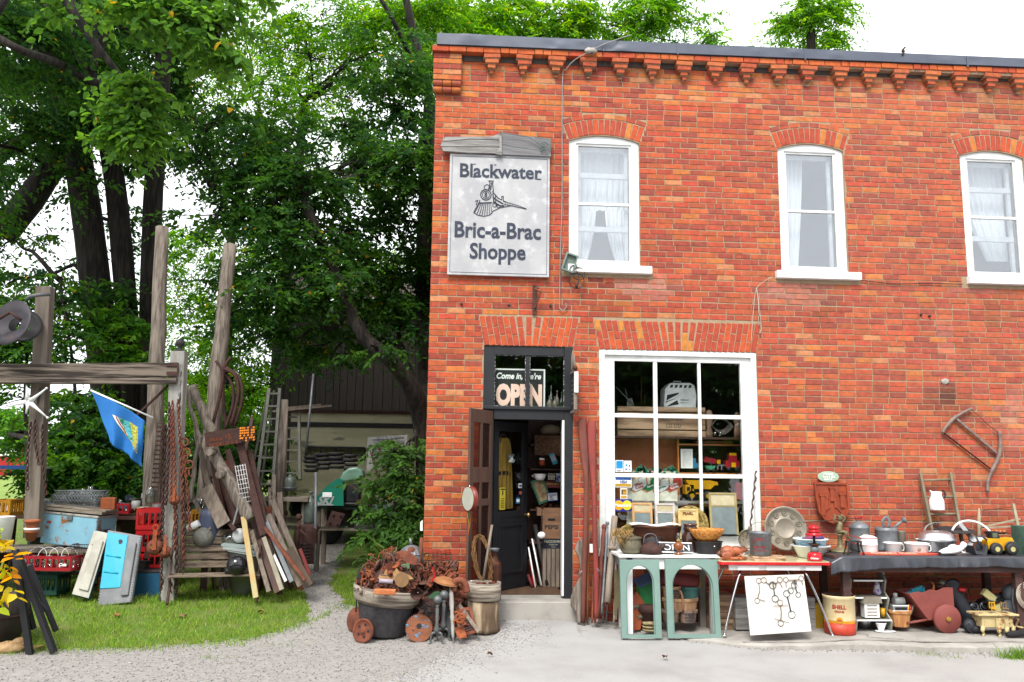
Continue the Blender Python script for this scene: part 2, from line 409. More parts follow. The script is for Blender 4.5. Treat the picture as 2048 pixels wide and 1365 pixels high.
def leafmat(name,tr=.35,rough=.5):
 if name in MATS:return MATS[name]
 ma=bpy.data.materials.new(name);MATS[name]=ma;ma.use_nodes=True;n=ma.node_tree.nodes;l=ma.node_tree.links
 p=n['Principled BSDF'];p.inputs['Roughness'].default_value=rough;p.inputs['Specular IOR Level'].default_value=.14
 at=n.new('ShaderNodeAttribute');at.attribute_name='Col';l.new(at.outputs['Color'],p.inputs['Base Color'])
 t=n.new('ShaderNodeBsdfTranslucent');hv=n.new('ShaderNodeHueSaturation');hv.inputs['Value'].default_value=1.9;hv.inputs['Hue'].default_value=.485;hv.inputs['Saturation'].default_value=1.1
 l.new(at.outputs['Color'],hv.inputs['Color']);l.new(hv.outputs[0],t.inputs['Color'])
 x=n.new('ShaderNodeMixShader');x.inputs[0].default_value=tr;l.new(p.outputs[0],x.inputs[1]);l.new(t.outputs[0],x.inputs[2]);l.new(x.outputs[0],n['Material Output'].inputs[0])
 return ma
rg=random.Random(5);pts=[]
while len(pts)<52000:
 if rg.random()<.8:x=rg.uniform(-5.6,-.9);y=rg.uniform(-1.7,2.4)
 else:x=rg.uniform(-9,-.3);y=rg.uniform(2,9)
 if onlawn(x,y)and(nz(x*2.1+y,2)+nz(y*3-x,2,2)>-.4 or rg.random()<.3):pts.append((x,y,gz(x,y)))
pts+=[(x,y,gz(x,y))for x,y in[(x,lawnfront(x)-abs(rg.gauss(0,.13)))for x in[rg.uniform(-4.6,-1.4)for _ in range(1500)]]]
blades('grass',pts,.035,.1,.007,1,[(.15,.28,.03),(.2,.34,.035),(.12,.24,.025),(.3,.36,.07)])
def stones(name,pts,s0,s1,seed,cols,mat):
 r=np.random.RandomState(seed);N=len(pts);P=np.array(pts);o=np.array([(1,0,0),(-1,0,0),(0,1,0),(0,-1,0),(0,0,.7),(0,0,-.7)],float)
 V=o[None]*r.uniform(s0,s1,(N,1,1))*r.uniform(.6,1.2,(N,6,1));a=r.uniform(0,6.28,N);c,s=np.cos(a)[:,None],np.sin(a)[:,None]
 X=V[:,:,0]*c-V[:,:,1]*s;Y=V[:,:,0]*s+V[:,:,1]*c;V[:,:,0]=X;V[:,:,1]=Y;V+=P[:,None,:]
 b=B();b.v=[tuple(q)for q in V.reshape(-1,3)]
 fs=[(0,2,4),(2,1,4),(1,3,4),(3,0,4),(2,0,5),(1,2,5),(3,1,5),(0,3,5)]
 b.f=[tuple(i*6+k for k in q)for i in range(N)for q in fs];b.sm=[False]*len(b.f)
 cc=np.array(cols)[r.randint(0,len(cols),N)]*r.uniform(.8,1.15,(N,1));b.c=[tuple(x)for x in np.repeat(cc,6,0)]
 return struct(name,b,mat,'stuff')
mStone=M('stone_chips',vc=True,scale=30,amt=.3,rough=.9,bump=0)
pts=[]
while len(pts)<14500:
 x=rg.uniform(-5,1.2);y=rg.uniform(-4.4,.4)
 if rg.random()<.16:y=rg.uniform(.2,7);x=rg.uniform(pl(PATHL,y)-.05,pl(PATHR,y)+.05)
 if rg.random()<.25:y=rg.uniform(-4.2,-.4);x=roadx(y)+abs(rg.gauss(0,.28))
 if not onlawn(x,y)and x<roadx(min(y,0))+1.1*rg.random()**2:pts.append((x,y,gz(x,y)+.006))
stones('gravel_stones',pts,.004,.0125,3,[K(190,188,188),K(172,170,170),K(212,208,204),K(150,146,146),K(196,188,176)],mStone)
pts=[(x,slabfront(x)-.03+rg.gauss(0,.05),gz(x,-1.5)+.006)for x in[rg.uniform(2.2,8)for _ in range(1300)]]
stones('edge_rubble',pts,.004,.014,4,[K(190,186,180),K(170,165,158),K(150,140,125)],mStone)
bld=thing('brick_building','two storey red brick shop with white sash windows and dark metal roof edge','building',(0,0,0))
def P_(name,b,mat,**k):return obj(name,b,mat,bld,**k)
XL=-.33;XR=12.5;ZT=W(875,92).z
class O:pass
def opening(xl,xr,zb,zs,rise):o=O();o.xl,o.xr,o.zb,o.zs,o.rise=xl,xr,zb,zs,rise;return o
ZS=W(1140,530).z-.005
U=[]
for a,c,sp in((W(1138,400).x,W(1279.5,400).x,W(1138,280).z),(W(1559,410).x,W(1691.5,410).x,W(1555,290).z),(W(1927.5,425).x,W(2056,425).x,W(1919,307).z)):
 U.append(opening(a,c,ZS,W(1138,281).z,.085))
D=opening(W(967,760).x,W(1146,760).x,-.5,W(1050,692).z,0)
S=opening(W(1199,850).x,W(1517,850).x,W(1360,1098).z,W(1360,702).z,0)
def ringdims(o):
 hw=(o.xr-o.xl)/2;rad=(hw*hw+o.rise**2)/(2*o.rise);cz=o.zs+o.rise-rad;return(o.xl+o.xr)/2,cz,rad,hw
def arcpts(o,inset,n=14,zoff=0):
 cx,cz,rad,hw=ringdims(o);hw-=inset;r_=rad-inset;a=math.asin(hw/r_)
 return[(cx+r_*math.sin(t),cz+zoff+r_*math.cos(t))for t in[a-2*a*i/n for i in range(n+1)]]
def excl(z):
 out=[]
 for o in U:
  if o.zb-.12<z<o.zs:out.append((o.xl-(.09 if z<o.zb else 0),o.xr+(.16 if z<o.zb else 0)))
  elif z>=o.zs:
   cx,cz,rad,hw=ringdims(o);ro=rad+.308;a=math.asin(hw/rad)+.008
   h=z-cz
   if h<ro:
    xw=min(math.sqrt(ro*ro-h*h),h*math.tan(a));
    if h*0+z<cz+ro:out.append((cx-xw,cx+xw))
 for o,hh in((D,.385),(S,.385)):
  if o.zb<z<o.zs:out.append((o.xl,o.xr))
  elif o.zs<=z<o.zs+hh:
   k=(z-o.zs)*.2;out.append((o.xl-.0-k,o.xr+k))
 return sorted(out)
rb=random.Random(11)
def pz(px,py):q=W(px,py);return q.x,q.z
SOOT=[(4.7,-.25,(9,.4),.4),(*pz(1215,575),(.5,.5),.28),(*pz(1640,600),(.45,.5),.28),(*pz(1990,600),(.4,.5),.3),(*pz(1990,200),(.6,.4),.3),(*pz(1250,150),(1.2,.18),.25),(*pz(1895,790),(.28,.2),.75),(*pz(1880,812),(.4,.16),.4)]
PALE=[(*pz(1290,572),(.5,.25),.6),(*pz(1590,585),(.6,.28),.5),(*pz(2030,840),(.25,.5),.5),(*pz(1960,575),(.6,.1),.3),(*pz(1895,700),(.12,.5),.35)]
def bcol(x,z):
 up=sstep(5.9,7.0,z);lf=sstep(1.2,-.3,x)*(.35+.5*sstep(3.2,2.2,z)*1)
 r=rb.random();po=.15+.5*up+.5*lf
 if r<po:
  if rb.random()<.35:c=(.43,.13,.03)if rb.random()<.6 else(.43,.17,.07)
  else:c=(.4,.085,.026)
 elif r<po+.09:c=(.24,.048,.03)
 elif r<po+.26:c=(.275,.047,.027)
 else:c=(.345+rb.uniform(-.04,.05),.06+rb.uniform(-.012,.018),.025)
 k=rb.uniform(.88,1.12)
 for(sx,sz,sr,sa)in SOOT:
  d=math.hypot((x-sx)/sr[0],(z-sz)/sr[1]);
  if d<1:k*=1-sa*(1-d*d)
 h=.13*sstep(1,7,x);c=tuple(u*k*(1-h)+v*h for u,v in zip(c,(.4,.17,.12)))  # glare haze painted into the brick colour, paler towards the right
 for(sx,sz,sr,sa)in PALE:
  d=math.hypot((x-sx)/sr[0],(z-sz)/sr[1]);
  if d<1:q=sa*(1-d*d)*rb.uniform(.3,1);c=tuple(u*(1-q)+v*q for u,v in zip(c,(.42,.25,.2)))
 return c
def brick(b,cx,cz,w_,h_,y=0,prot=0,rot=0,depth=.03,col=None,bv=.004):
 b.cur=col or bcol(cx,cz)
 hw=w_/2;hh=h_/2;c,s=math.cos(rot),math.sin(rot);yj=y-prot+rb.uniform(-.0025,.0025)
 tl=[rb.uniform(-.0022,.0022)for _ in range(8)]
 vs=[]
 for(sx,dy)in((0,depth),(0,bv),(bv,0)):
  for i,(u,v)in enumerate(((-1,-1),(1,-1),(1,1),(-1,1))):
   x=u*(hw-sx)+tl[i];z=v*(hh-sx)+tl[i+4];vs.append((cx+x*c-z*s,yj+dy,cz+x*s+z*c))
 fs=[(8,9,10,11)]
 for k in(0,4):
  for i in range(4):j=(i+1)%4;fs.append((k+i,k+j,k+4+j,k+4+i))
 b.add(vs,fs)
bw=B();PIT_=.0752;BL=.2275;JT=.0105
nc=int((ZT+.3)/PIT_)+1
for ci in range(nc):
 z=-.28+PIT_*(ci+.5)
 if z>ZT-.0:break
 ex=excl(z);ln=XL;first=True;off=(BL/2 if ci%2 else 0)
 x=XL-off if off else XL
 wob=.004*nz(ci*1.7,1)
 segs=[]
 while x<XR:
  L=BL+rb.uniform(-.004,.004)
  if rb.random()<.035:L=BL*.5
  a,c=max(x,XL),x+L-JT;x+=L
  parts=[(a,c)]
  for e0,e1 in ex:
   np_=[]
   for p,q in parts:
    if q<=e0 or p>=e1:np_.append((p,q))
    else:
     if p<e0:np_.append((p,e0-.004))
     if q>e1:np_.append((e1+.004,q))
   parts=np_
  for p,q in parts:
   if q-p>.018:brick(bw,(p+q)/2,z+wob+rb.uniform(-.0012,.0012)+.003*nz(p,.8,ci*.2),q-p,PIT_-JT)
def jack(o,hh):
 n=int(round((o.xr-o.xl)/.0755));cx=(o.xl+o.xr)/2;hw=(o.xr-o.xl)/2
 for i in range(n):
  xb=o.xl+(o.xr-o.xl)*(i+.5)/n;u=(xb-cx)/hw
  ang=-.19*max(-1,min(1,u*5))if True else 0
  L=hh/math.cos(ang);cut=L*(.36 if i%2 else.64)
  wd=(o.xr-o.xl)/n-.010
  for a,c in((0,cut-.006),(cut+.006,L)):
   mz=(a+c)/2;zz=o.zs+mz*math.cos(ang);xx=xb-mz*math.sin(ang)
   col=(.46,.17,.03)if rb.random()<.07 else((.42,.07,.02)if rb.random()<.3 else(.34,.052,.024))
   brick(bw,xx,zz,wd*math.cos(ang)*(1.0),c-a,rot=ang,col=col)
jack(D,.375);jack(S,.375)
for o in U:
 cx,cz,rad,hw=ringdims(o);a=math.asin(hw/rad);n=14
 for i in range(n):
  t=-a+2*a*(i+.5)/n;ri=rad+.01;
  col=(.45,.15,.03)if rb.random()<.13 else((.41,.065,.02)if rb.random()<.3 else(.33,.05,.024))
  rm=ri+.108;brick(bw,cx+rm*math.sin(t),cz+rm*math.cos(t),2*a*rm/n-.011,.212,rot=-t,col=col)
 n=8
 for i in range(n):
  t=-a+2*a*(i+.5)/n;rm=rad+.27;brick(bw,cx+rm*math.sin(t),cz+rm*math.cos(t),2*a*rm/n-.012,.066,rot=-t)
mBrick=M('brick',vc=True,scale=16,amt=.6,rough=.85,bump=.5,bscale=110,c3=(.44,.085,.02),s3=9,t3=.60,w3=.07)
P_('brickwork',bw,mBrick)
mMort=M('mortar',K(205,178,146,1.85),K(178,150,122,1.85),scale=12,rough=.95,bump=.5,bscale=200)
bm_=B();yb=.0065
xsM=sorted(set([XL,XR]+[q for o in U+[D,S]for q in(o.xl,o.xr)]));
zsM=sorted(set([-.35,ZT+.1,ZS,U[0].zs,D.zs,S.zb,S.zs]))
for i in range(len(xsM)-1):
 for j in range(len(zsM)-1):
  x0,x1,z0,z1=xsM[i],xsM[i+1],zsM[j],zsM[j+1];xc=(x0+x1)/2;zc=(z0+z1)/2
  if any(o.xl<xc<o.xr and o.zb<zc<o.zs for o in U+[D,S]):continue
  hit=[o for o in U if o.xl<xc<o.xr and abs(z0-o.zs)<1e-6]
  if hit:
   o=hit[0]
   if abs(x0-o.xl)>1e-6:continue
   ap=arcpts(o,0)
   for(xa,za),(xb,zb_)in zip(ap,ap[1:]):bm_.prism([(xa,za),(xa,z1),(xb,z1),(xb,zb_)],.24-yb,(0,yb,0))
   continue
  bm_.b2(x0,x1,yb,.24,z0,z1)
P_('wall',bm_,mMort)
bs=B()
bs.b2(XL+.004,XL+.2,.245,9.0,-.35,ZT+.1);bs.b2(XL+.004,XR,8.8,9.0,-.35,ZT)
P_('side_wall',bs,M('side_brick',K(140,62,45),K(105,45,35),scale=8,bump=.4))
bb=B()
for ci in range(nc):
 z=-.28+PIT_*(ci+.5)
 if z>ZT:break
 x=.012+(0 if ci%2 else.11)
 while x<3:
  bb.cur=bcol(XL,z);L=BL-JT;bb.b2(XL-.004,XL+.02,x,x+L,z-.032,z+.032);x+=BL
P_('side_brickwork',bb,mBrick)
br=B();br.b2(XL,XR,-.02,9,ZT+.02,ZT+.12);P_('roof',br,M('roof_felt',K(70,72,78)))
mIn=M('interior_plaster',K(120,100,85),K(80,68,60),scale=2,rough=.9)
mInF=M('interior_boards',K(110,82,60),K(70,50,38),stretch=(1,.1,1),scale=12)
bi=B();bi.b2(XL+.2,XR,.24,8.8,3.35,3.5);bi.b2(XL+.2,XR,.24,4.6,ZT-.35,ZT-.3);P_('ceiling',bi,mIn)
bi=B();bi.b2(XL+.2,XR,.24,8.8,-.2,.1);P_('shop_floor',bi,mInF)
bi=B();bi.b2(XL+.2,XR,4.2,4.35,.1,3.35);bi.b2(XL+.2,XR,3.2,3.3,3.5,ZT-.35);P_('inner_wall',bi,M('interior_dark',K(70,58,50)))
bi=B();bi.b2(1.66,1.76,.24,3.0,.1,3.35);P_('partition',bi,mDkWood)
mCop=M('coping_metal',K(98,105,122),K(80,87,104),scale=3,rough=.42,metal=.1,bump=.15,bscale=8,spec=.6)
tl,tr=W(874,66,-.15),W(2048,117,-.15);bl2,br2=W(874,88,-.15),W(2048,134,-.15)
def cz_(u,v):
 a=tl+(tr-tl)*u;c=bl2+(br2-bl2)*u;return a+(c-a)*v
rc=random.Random(4)
dents=[(rc.uniform(0,.3)if i<9 else rc.random(),rc.random(),rc.uniform(-.016,.012))for i in range(20)]
def copf(u,v):
 u2=u*1.7;a=tl+(tr-tl)*u2;c=bl2+(br2-bl2)*u2;p=a+(c-a)*v
 d=sum(k*math.exp(-((u2-x)/.012)**2-((v-y)/.35)**2)for x,y,k in dents)
 p=Vector((p.x,p.y+d,p.z));return p
bc=B();bc.grid(copf,360,8);n0=len(bc.v)
bc.grid(lambda u,v:(copf(u,0)+Vector((0,.34*v,.012*v))),360,1);bc.grid(lambda u,v:(copf(u,1)+Vector((0,.12*v,0))),360,1)
e=[copf(0,0),copf(0,1),copf(0,1)+Vector((0,4,0)),copf(0,0)+Vector((0,4,.0))];bc.add(e,[(0,3,2,1)])
for px in(1207,1355,1610,1935):
 q=W(px,(66+(px-874)*.0434+11),-.15);bc.b2(q.x-.012,q.x+.012,q.y-.006,q.y+.01,q.z-.08,q.z+.075)
P_('coping',bc,mCop)
def zc_at(x):
 u=(x-bl2.x)/(br2.x-bl2.x);return bl2.z+(br2.z-bl2.z)*u
bt=B();x=XL-.06;
while x<11.2:
 L=BL*(.5 if rb.random()<.4 else 1);bt.cur=rb.choice([(.42,.09,.02),(.4,.08,.02),(.36,.055,.02),(.44,.11,.03)])
 z1=zc_at(x)+.03;hgt=.068;zz=z1-.03-hgt/2-.012
 bt.b2(x,x+L-JT,-.125+rb.uniform(-.006,.004),.05,zz-hgt/2,zz+hgt/2);x+=L
bt.cur=(.25,.17,.11);bt.b2(XL-.05,11.2,-.105,.05,zc_at(0)-.06,zc_at(0)+.02)
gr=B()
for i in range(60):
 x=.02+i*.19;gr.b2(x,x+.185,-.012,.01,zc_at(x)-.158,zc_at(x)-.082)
P_('cornice_gap',gr,M('gap_grime',K(92,84,80),K(60,54,52),scale=7,bump=.8))  # dark strips painted in for the shade between corbels under the top course
P_('top_course',bt,mBrick,bev=.003)
pxs=[982.5,1047.5,1112.6,1177.9,1240.9,1305,1368.6,1432,1495,1557,1617,1681,1740,1801,1864.6,1920.6,1982.7,2040,2100,2160,2220]
for k,px in enumerate(pxs):
 q=W(px,130+(px-980)*.045,-.08);x=q.x;zt=zc_at(x)-.088;c=B()
 for wd,hh,pr in((.235,.064,.13),(.18,.064,.11),(.105,.06,.085),(.056,.056,.055)):
  c.cur=rb.choice([(.36,.085,.03),(.38,.09,.03),(.34,.065,.025),(.4,.11,.035)])
  (wd>.06 or rb.random()<.8)and c.box(x+rb.uniform(-.012,.012),-pr/2+.02,zt-hh/2,wd*rb.uniform(.9,1.04),pr+.04+rb.uniform(-.015,.01),hh-.008,rotm(rb.uniform(-.05,.05),rb.uniform(-.05,.05),0),1,1);
  c.cur=(.26,.19,.13);c.box(x,-pr/2+.03,zt-hh+.001,wd*.9,pr+.02,.012)
  zt-=hh+.002
 P_('corbel',c,mBrick,bev=.005)
bp=B();xa,xb=XL-.04,W(923,130,-.06).x;zb=W(900,160,-.08).z;z=zb+PIT_/2;ci=0
while z<zc_at(XL)-.09:
 if ci%2:ll=[(xa,xa+.12),(xa+.13,xb)]
 else:ll=[(xa,xa+.21),(xa+.22,xb)]
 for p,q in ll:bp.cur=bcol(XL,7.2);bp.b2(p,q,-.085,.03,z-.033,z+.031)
 z+=PIT_;ci+=1
bp.cur=(.26,.19,.13);bp.b2(xa+.01,xb-.01,-.075,.02,zb,z-.04)
for k in range(2):
 for i in range(3):
  bp.cur=(.33,.09,.02)if(i+k)%2 else(.27,.06,.03);x0=xa+(xb-xa)*i/3
  pts=[(x0+.003,-.055+.012*k,zb-.045-.085*k),(x0+(xb-xa)/3-.004,-.055+.012*k,zb-.045-.085*k)]
  bp.tube(pts,.042,12)
P_('corner_pier',bp,mBrick,bev=.003)
mSash=M('window_white',(.72,.73,.73),(.55,.55,.52),scale=5,rough=.55,amt=.7,bump=.25,c3=(.42,.4,.36),s3=18,t3=.66)
mCurt=M('curtain',(.82,.84,.86),(.68,.71,.75),scale=14,stretch=(1,1,.05),rough=.9,bump=0)
mGlassU=glassmat('upstairs_glass',(.9,.92,.93),refl=.17,rough=.03,gc=(.95,.97,1))
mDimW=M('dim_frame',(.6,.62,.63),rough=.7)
for k,o in enumerate(U):
 zb=o.zb;dv=W(0,0).z
 win=B();out=[(o.xl,zb),(o.xr,zb)]+arcpts(o,0);inn=[(o.xl+.1,zb+.06),(o.xr-.1,zb+.06)]+[(min(max(x,o.xl+.1),o.xr-.1),o.zs-.02)for x,z in arcpts(o,.1)]
 win.ring(out,inn,.09,(0,.035,0))
 wf=P_('window',win,mSash,bev=.004)
 f=B();il,ir,ib,it=o.xl+.1,o.xr-.1,zb+.06,o.zs-.02;zm=ib+(it-ib)*.49
 f.ring([(il,ib),(ir,ib),(ir,it),(il,it)],[(il+.03,ib+.03),(ir-.03,ib+.03),(ir-.03,it-.03),(il+.03,it-.03)],.05,(0,.055,0))
 f.b2(il+.03,ir-.03,.06,.1,zm-.018,zm+.018)
 ob=obj('storm_sash',f,mSash,wf,bev=.003)
 f=B();h2=.02
 f.b2(il+.03,il+.075,.15,.19,ib,it);f.b2(ir-.075,ir-.03,.15,.19,ib,it);f.b2(il+.03,ir-.03,.15,.19,it-.07,it)
 zz={0:(zm-.32,zm+.42),1:(),2:(zm-.28,zm+.42)}[k]
 for z_ in zz:f.b2(il+.03,ir-.03,.14,.18,z_-.035,z_+.035)
 obj('inner_sash',f,mDimW,wf)
 g=B();g.b2(il+.03,ir-.03,.078,.082,ib+.03,it-.03);obj('pane',g,mGlassU,wf)
 c=B()
 def cur(x0,x1,x0b,x1b,z0,z1,y,fr=9):
  def fn(u,v):
   zz=z1+(z0-z1)*v;s_=.5+.5*math.sin(min(1,v*1.15)*PI-PI/2);a=x0+(x0b-x0)*v**1.6;d=x1+(x1b-x1)*v**1.6
   return Vector((a+(d-a)*u,y+.02*math.sin(u*fr*2*PI+v*2)+.008*math.sin(u*23+v*5),zz))
  c.grid(fn,60,20)
 wd=ir-il
 if k==0:
  cur(il+.02,ir-.02,il+.02,ir-.02,zm,it,.34);cur(il+.02,il+wd*.42,il,il+wd*.24,ib,zm,.3,5);cur(il+wd*.58,ir-.02,il+wd*.8,ir,ib,zm,.3,5)
 elif k==1:cur(il+.02,il+wd*.5,il,il+wd*.36,ib,it,.3,5);
 else:cur(il+.02,ir-.02,il+wd*.55,ir,ib+.25,it,.32,8)
 obj('curtain',c,mCurt,wf)
 s_=B();s_.b2(o.xl-.02-(.07 if k==1 else 0),o.xr+.14,-.075,.05,zb-.1,zb-.0);obj('sill',s_,M('sill_white',(.8,.81,.81),(.62,.6,.56),scale=12,rough=.6,bump=.6,bscale=25,c3=(.42,.3,.22),s3=7,t3=.68),wf,bev=.006)
bi=B();bi.b2(.9,7.6,1.2,1.25,3.5,ZT-.4);P_('upstairs_wall',bi,M('upstairs_paper',K(78,80,84),rough=.9))
sw=B();x0,x1,z0,z1=S.xl,S.xr,S.zb,S.zs
sw.ring([(x0,z0),(x1,z0),(x1,z1),(x0,z1)],[(x0+.07,z0+.03),(x1-.07,z0+.03),(x1-.07,z1-.07),(x0+.07,z1-.07)],.1,(0,.012,0))
SW=P_('shop_window',sw,mSash,bev=.005)
f=B();GX=[(W(a,900,.07).x,W(c,900,.07).x)for a,c in((1229,1308),(1316,1398),(1404,1484))];GZ=[(W(1350,c,.07).z,W(1350,a,.07).z)for a,c in((725,829),(837,948),(956,1072))]
f.ring([(x0+.07,z0+.03),(x1-.07,z0+.03),(x1-.07,z1-.07),(x0+.07,z1-.07)],[(GX[0][0],GZ[2][0]),(GX[2][1],GZ[2][0]),(GX[2][1],GZ[0][1]),(GX[0][0],GZ[0][1])],.06,(0,.05,0))
obj('sash',f,mSash,SW,bev=.004)
f=B()
for i in(0,1):f.b2(GX[i][1],GX[i+1][0],.06,.1,GZ[2][0],GZ[0][1])
obj('mullion',f,mSash,SW,bev=.003)
f=B()
for j in(0,1):f.b2(GX[0][0],GX[2][1],.058,.098,GZ[j+1][1],GZ[j][0])
obj('glazing_bar',f,mSash,SW,bev=.003)
for i in range(3):
 for j in range(3):
  g=B();g.b2(GX[i][0],GX[i][1],.078,.082,GZ[j][0],GZ[j][1]);obj('pane',g,mGlass,SW)
f=B();f.b2(x0-.06,x1+.06,-.1,.06,z0-.09,z0);obj('sill',f,mSash,SW,bev=.005)
db=B();a0,a1,zt=D.xl,D.xr,D.zs;il,ir=W(985,1000,.05).x,W(1127,1000,.05).x
zt2=W(1050,712,.06).z;zt3=W(1050,814,.06).z;zh=W(1050,840,.05).z;ZF=W(1050,1180,.3).z;ZF=.14
db.b2(a0,il,.02,.16,ZF,zt);db.b2(ir,a1,.0,.16,ZF-.05,zt);db.b2(il,ir,.02,.16,zt2,zt);db.b2(il,ir,.0,.17,zh,zt3)
xm=W(1055,760,.05).x;db.b2(xm-.025,xm+.025,.03,.1,zt3,zt2)
db.b2(a0-.0,a1+.0,-.03,.02,zt3-.04,zt3)
DF=P_('door_frame',db,mBlack,bev=.004)
f=B();
for xa_,xb_ in((il,xm-.025),(xm+.025,ir)):
 f.ring([(xa_,zt3),(xb_,zt3),(xb_,zt2),(xa_,zt2)],[(xa_+.008,zt3+.008),(xb_-.008,zt3+.008),(xb_-.008,zt2-.008),(xa_+.008,zt2-.008)],.01,(0,.035,0))
obj('putty',f,M('putty_line',(.5,.5,.5),K(40,40,46),scale=40,lo=.4,hi=.5,amt=1),DF)
for xa_,xb_ in((il,xm-.025),(xm+.025,ir)):
 g=B();g.b2(xa_,xb_,.06,.064,zt3,zt2);obj('transom_pane',g,mGlass,DF)
f=B();q=W(1124,1000,.1).x;f.b2(q-.012,q+.012,-.004,.12,ZF,zh);obj('weather_strip',f,mWhite,DF)
f=B();f.b2(il-.1,a1+.12,-.28,.1,-.12,ZF-.03);f.b2(il,ir,.1,.5,-.05,ZF);f.jit(.004,2)
P_('doorstep',f,mConc,bev=.012)
f=B();f.b2(il,ir,.1,.75,ZF,ZF+.012);P_('threshold',f,mInF)
lw,lh=.74,zh-ZF-.03
dl=obj('door',B().ring([(0,0),(lw,0),(lw,lh),(0,lh)],[(.1,.98),(lw-.1,.98),(lw-.1,lh-.12),(.1,lh-.12)],.045).b2(.08,lw-.08,.012,.03,.1,.9).b2(.1,lw-.1,-.004,.05,.9,.98),mBlack,bld,(il+.02,.17,ZF+.015),(0,0,R(50)),bev=.003)
f=B();f.ring([(.1,.2),(lw-.1,.2),(lw-.1,.82),(.1,.82)],[(.13,.23),(lw-.13,.23),(lw-.13,.79),(.13,.79)],.02,(0,-.014,0));obj('panel_moulding',f,mBlack,dl)
g=B();g.b2(.1,lw-.1,.02,.024,.98,lh-.12);obj('pane',g,mGlass,dl)
f=B();f.lathe([(.018,0),(.012,.03),(.028,.05),(.03,.065),(.0,.08)],(lw-.045,0,.92),14,rotm(R(90),0,0));obj('knob',f,M('brass',(.5,.33,.12),(.35,.22,.08),metal=.8,rough=.3),dl)
mBark=M('bark',K(70,62,54,2.1),K(28,24,21,1.9),scale=20,stretch=(1,1,.1),lo=.38,hi=.6,amt=1,rough=.95,bump=1,bscale=30,c3=K(78,84,60,1.6),s3=2.5,t3=.62,w3=.2)
mBarkP=M('grey_pole_wood',K(158,146,134,1.5),K(104,94,84,1.5),scale=30,stretch=(1,1,.1),rough=.95,bump=1,bscale=50,amt=1,c3=K(190,178,165,1.5),s3=6,t3=.62,w3=.1)
GREEN_D=[(.03,.09,.016),(.038,.115,.016),(.022,.07,.02),(.05,.13,.018)]
GREEN_M=[(.05,.15,.015),(.068,.19,.018),(.038,.12,.018),(.095,.22,.02)]
GREEN_L=[(.1,.25,.018),(.13,.3,.02),(.08,.21,.02),(.18,.33,.022)]
def leafmesh(name,sprays,size,cols,seed,parent=None,nper=12,compound=False,asp=.5,mat='leaf',flat=.6):
 """sprays: list of (pos, dir, length)"""
 r=np.random.RandomState(seed);S=len(sprays);Pp=np.array([tuple(s[0])for s in sprays]);Dd=np.array([tuple(s[1])for s in sprays]);Ln=np.array([s[2]for s in sprays])
 N=S*nper;t=np.tile((np.arange(nper)+.5)/nper,S);side=np.tile(np.where(np.arange(nper)%2==0,1.,-1.),S)
 P0=np.repeat(Pp,nper,0);D0=np.repeat(Dd,nper,0);L0=np.repeat(Ln,nper)
 D0=D0/np.linalg.norm(D0,axis=1,keepdims=True)
 up=np.tile(np.array([0,0,1.]),(N,1));X=np.cross(D0,up);X/=np.linalg.norm(X,axis=1,keepdims=True)+1e-6
 pos=P0+D0*(t*L0)[:,None];pos[:,2]-=(t**2)*L0*.35
 d=D0*r.uniform(.1,.9,(N,1))+X*side[:,None]*r.uniform(.5,1.1,(N,1))+r.normal(0,.28,(N,3));d[:,2]-=r.uniform(.0,.7,N)
 d/=np.linalg.norm(d,axis=1,keepdims=True)
 nrm=up*flat+r.normal(0,.45,(N,3));wv=np.cross(nrm,d);wv/=np.linalg.norm(wv,axis=1,keepdims=True)+1e-6;nn=np.cross(d,wv)
 sz=size*r.uniform(.6,1.25,N)*(1-.25*t);w_=sz*asp
 sh=[(0,0,0),(.33,.5,.10),(.33,-.5,.10),(.72,.36,.05),(.72,-.36,.05),(1,0,-.12)]
 V=np.zeros((N,6,3))
 for i,(a,b_,c)in enumerate(sh):V[:,i]=pos+d*(sz*a)[:,None]+wv*(w_*b_)[:,None]+nn*(sz*c)[:,None]
 me=bpy.data.meshes.new(name);base=np.arange(N)*6
 loops=np.stack([base,base+5,base+3,base+1,base,base+2,base+4,base+5],1).ravel()
 me.vertices.add(N*6);me.vertices.foreach_set('co',V.astype(np.float32).ravel());me.loops.add(len(loops));me.loops.foreach_set('vertex_index',loops.astype(np.int32))
 me.polygons.add(2*N);me.polygons.foreach_set('loop_start',(np.arange(2*N)*4).astype(np.int32));me.polygons.foreach_set('loop_total',np.full(2*N,4,np.int32));me.polygons.foreach_set('use_smooth',np.ones(2*N,bool))
 cs=np.array(cols)[r.randint(0,len(cols),S)];cs=np.repeat(cs,nper,0)*r.uniform(.7,1.35,(N,1))*np.array([1,1,1]);yl=r.rand(N)<.004;cs[yl]=(.45,.3,.03)
 ca=me.color_attributes.new('Col','FLOAT_COLOR','POINT');A=np.ones((N,6,4),np.float32);A[:,:,:3]=cs[:,None,:];ca.data.foreach_set('color',A.ravel())
 me.update();me.materials.append(leafmat(mat));o=bpy.data.objects.new(name,me);COL.objects.link(o);o.parent=parent
 return o
leafmat('leaf',.5,.45);leafmat('leaf_backlit',.6,.45)
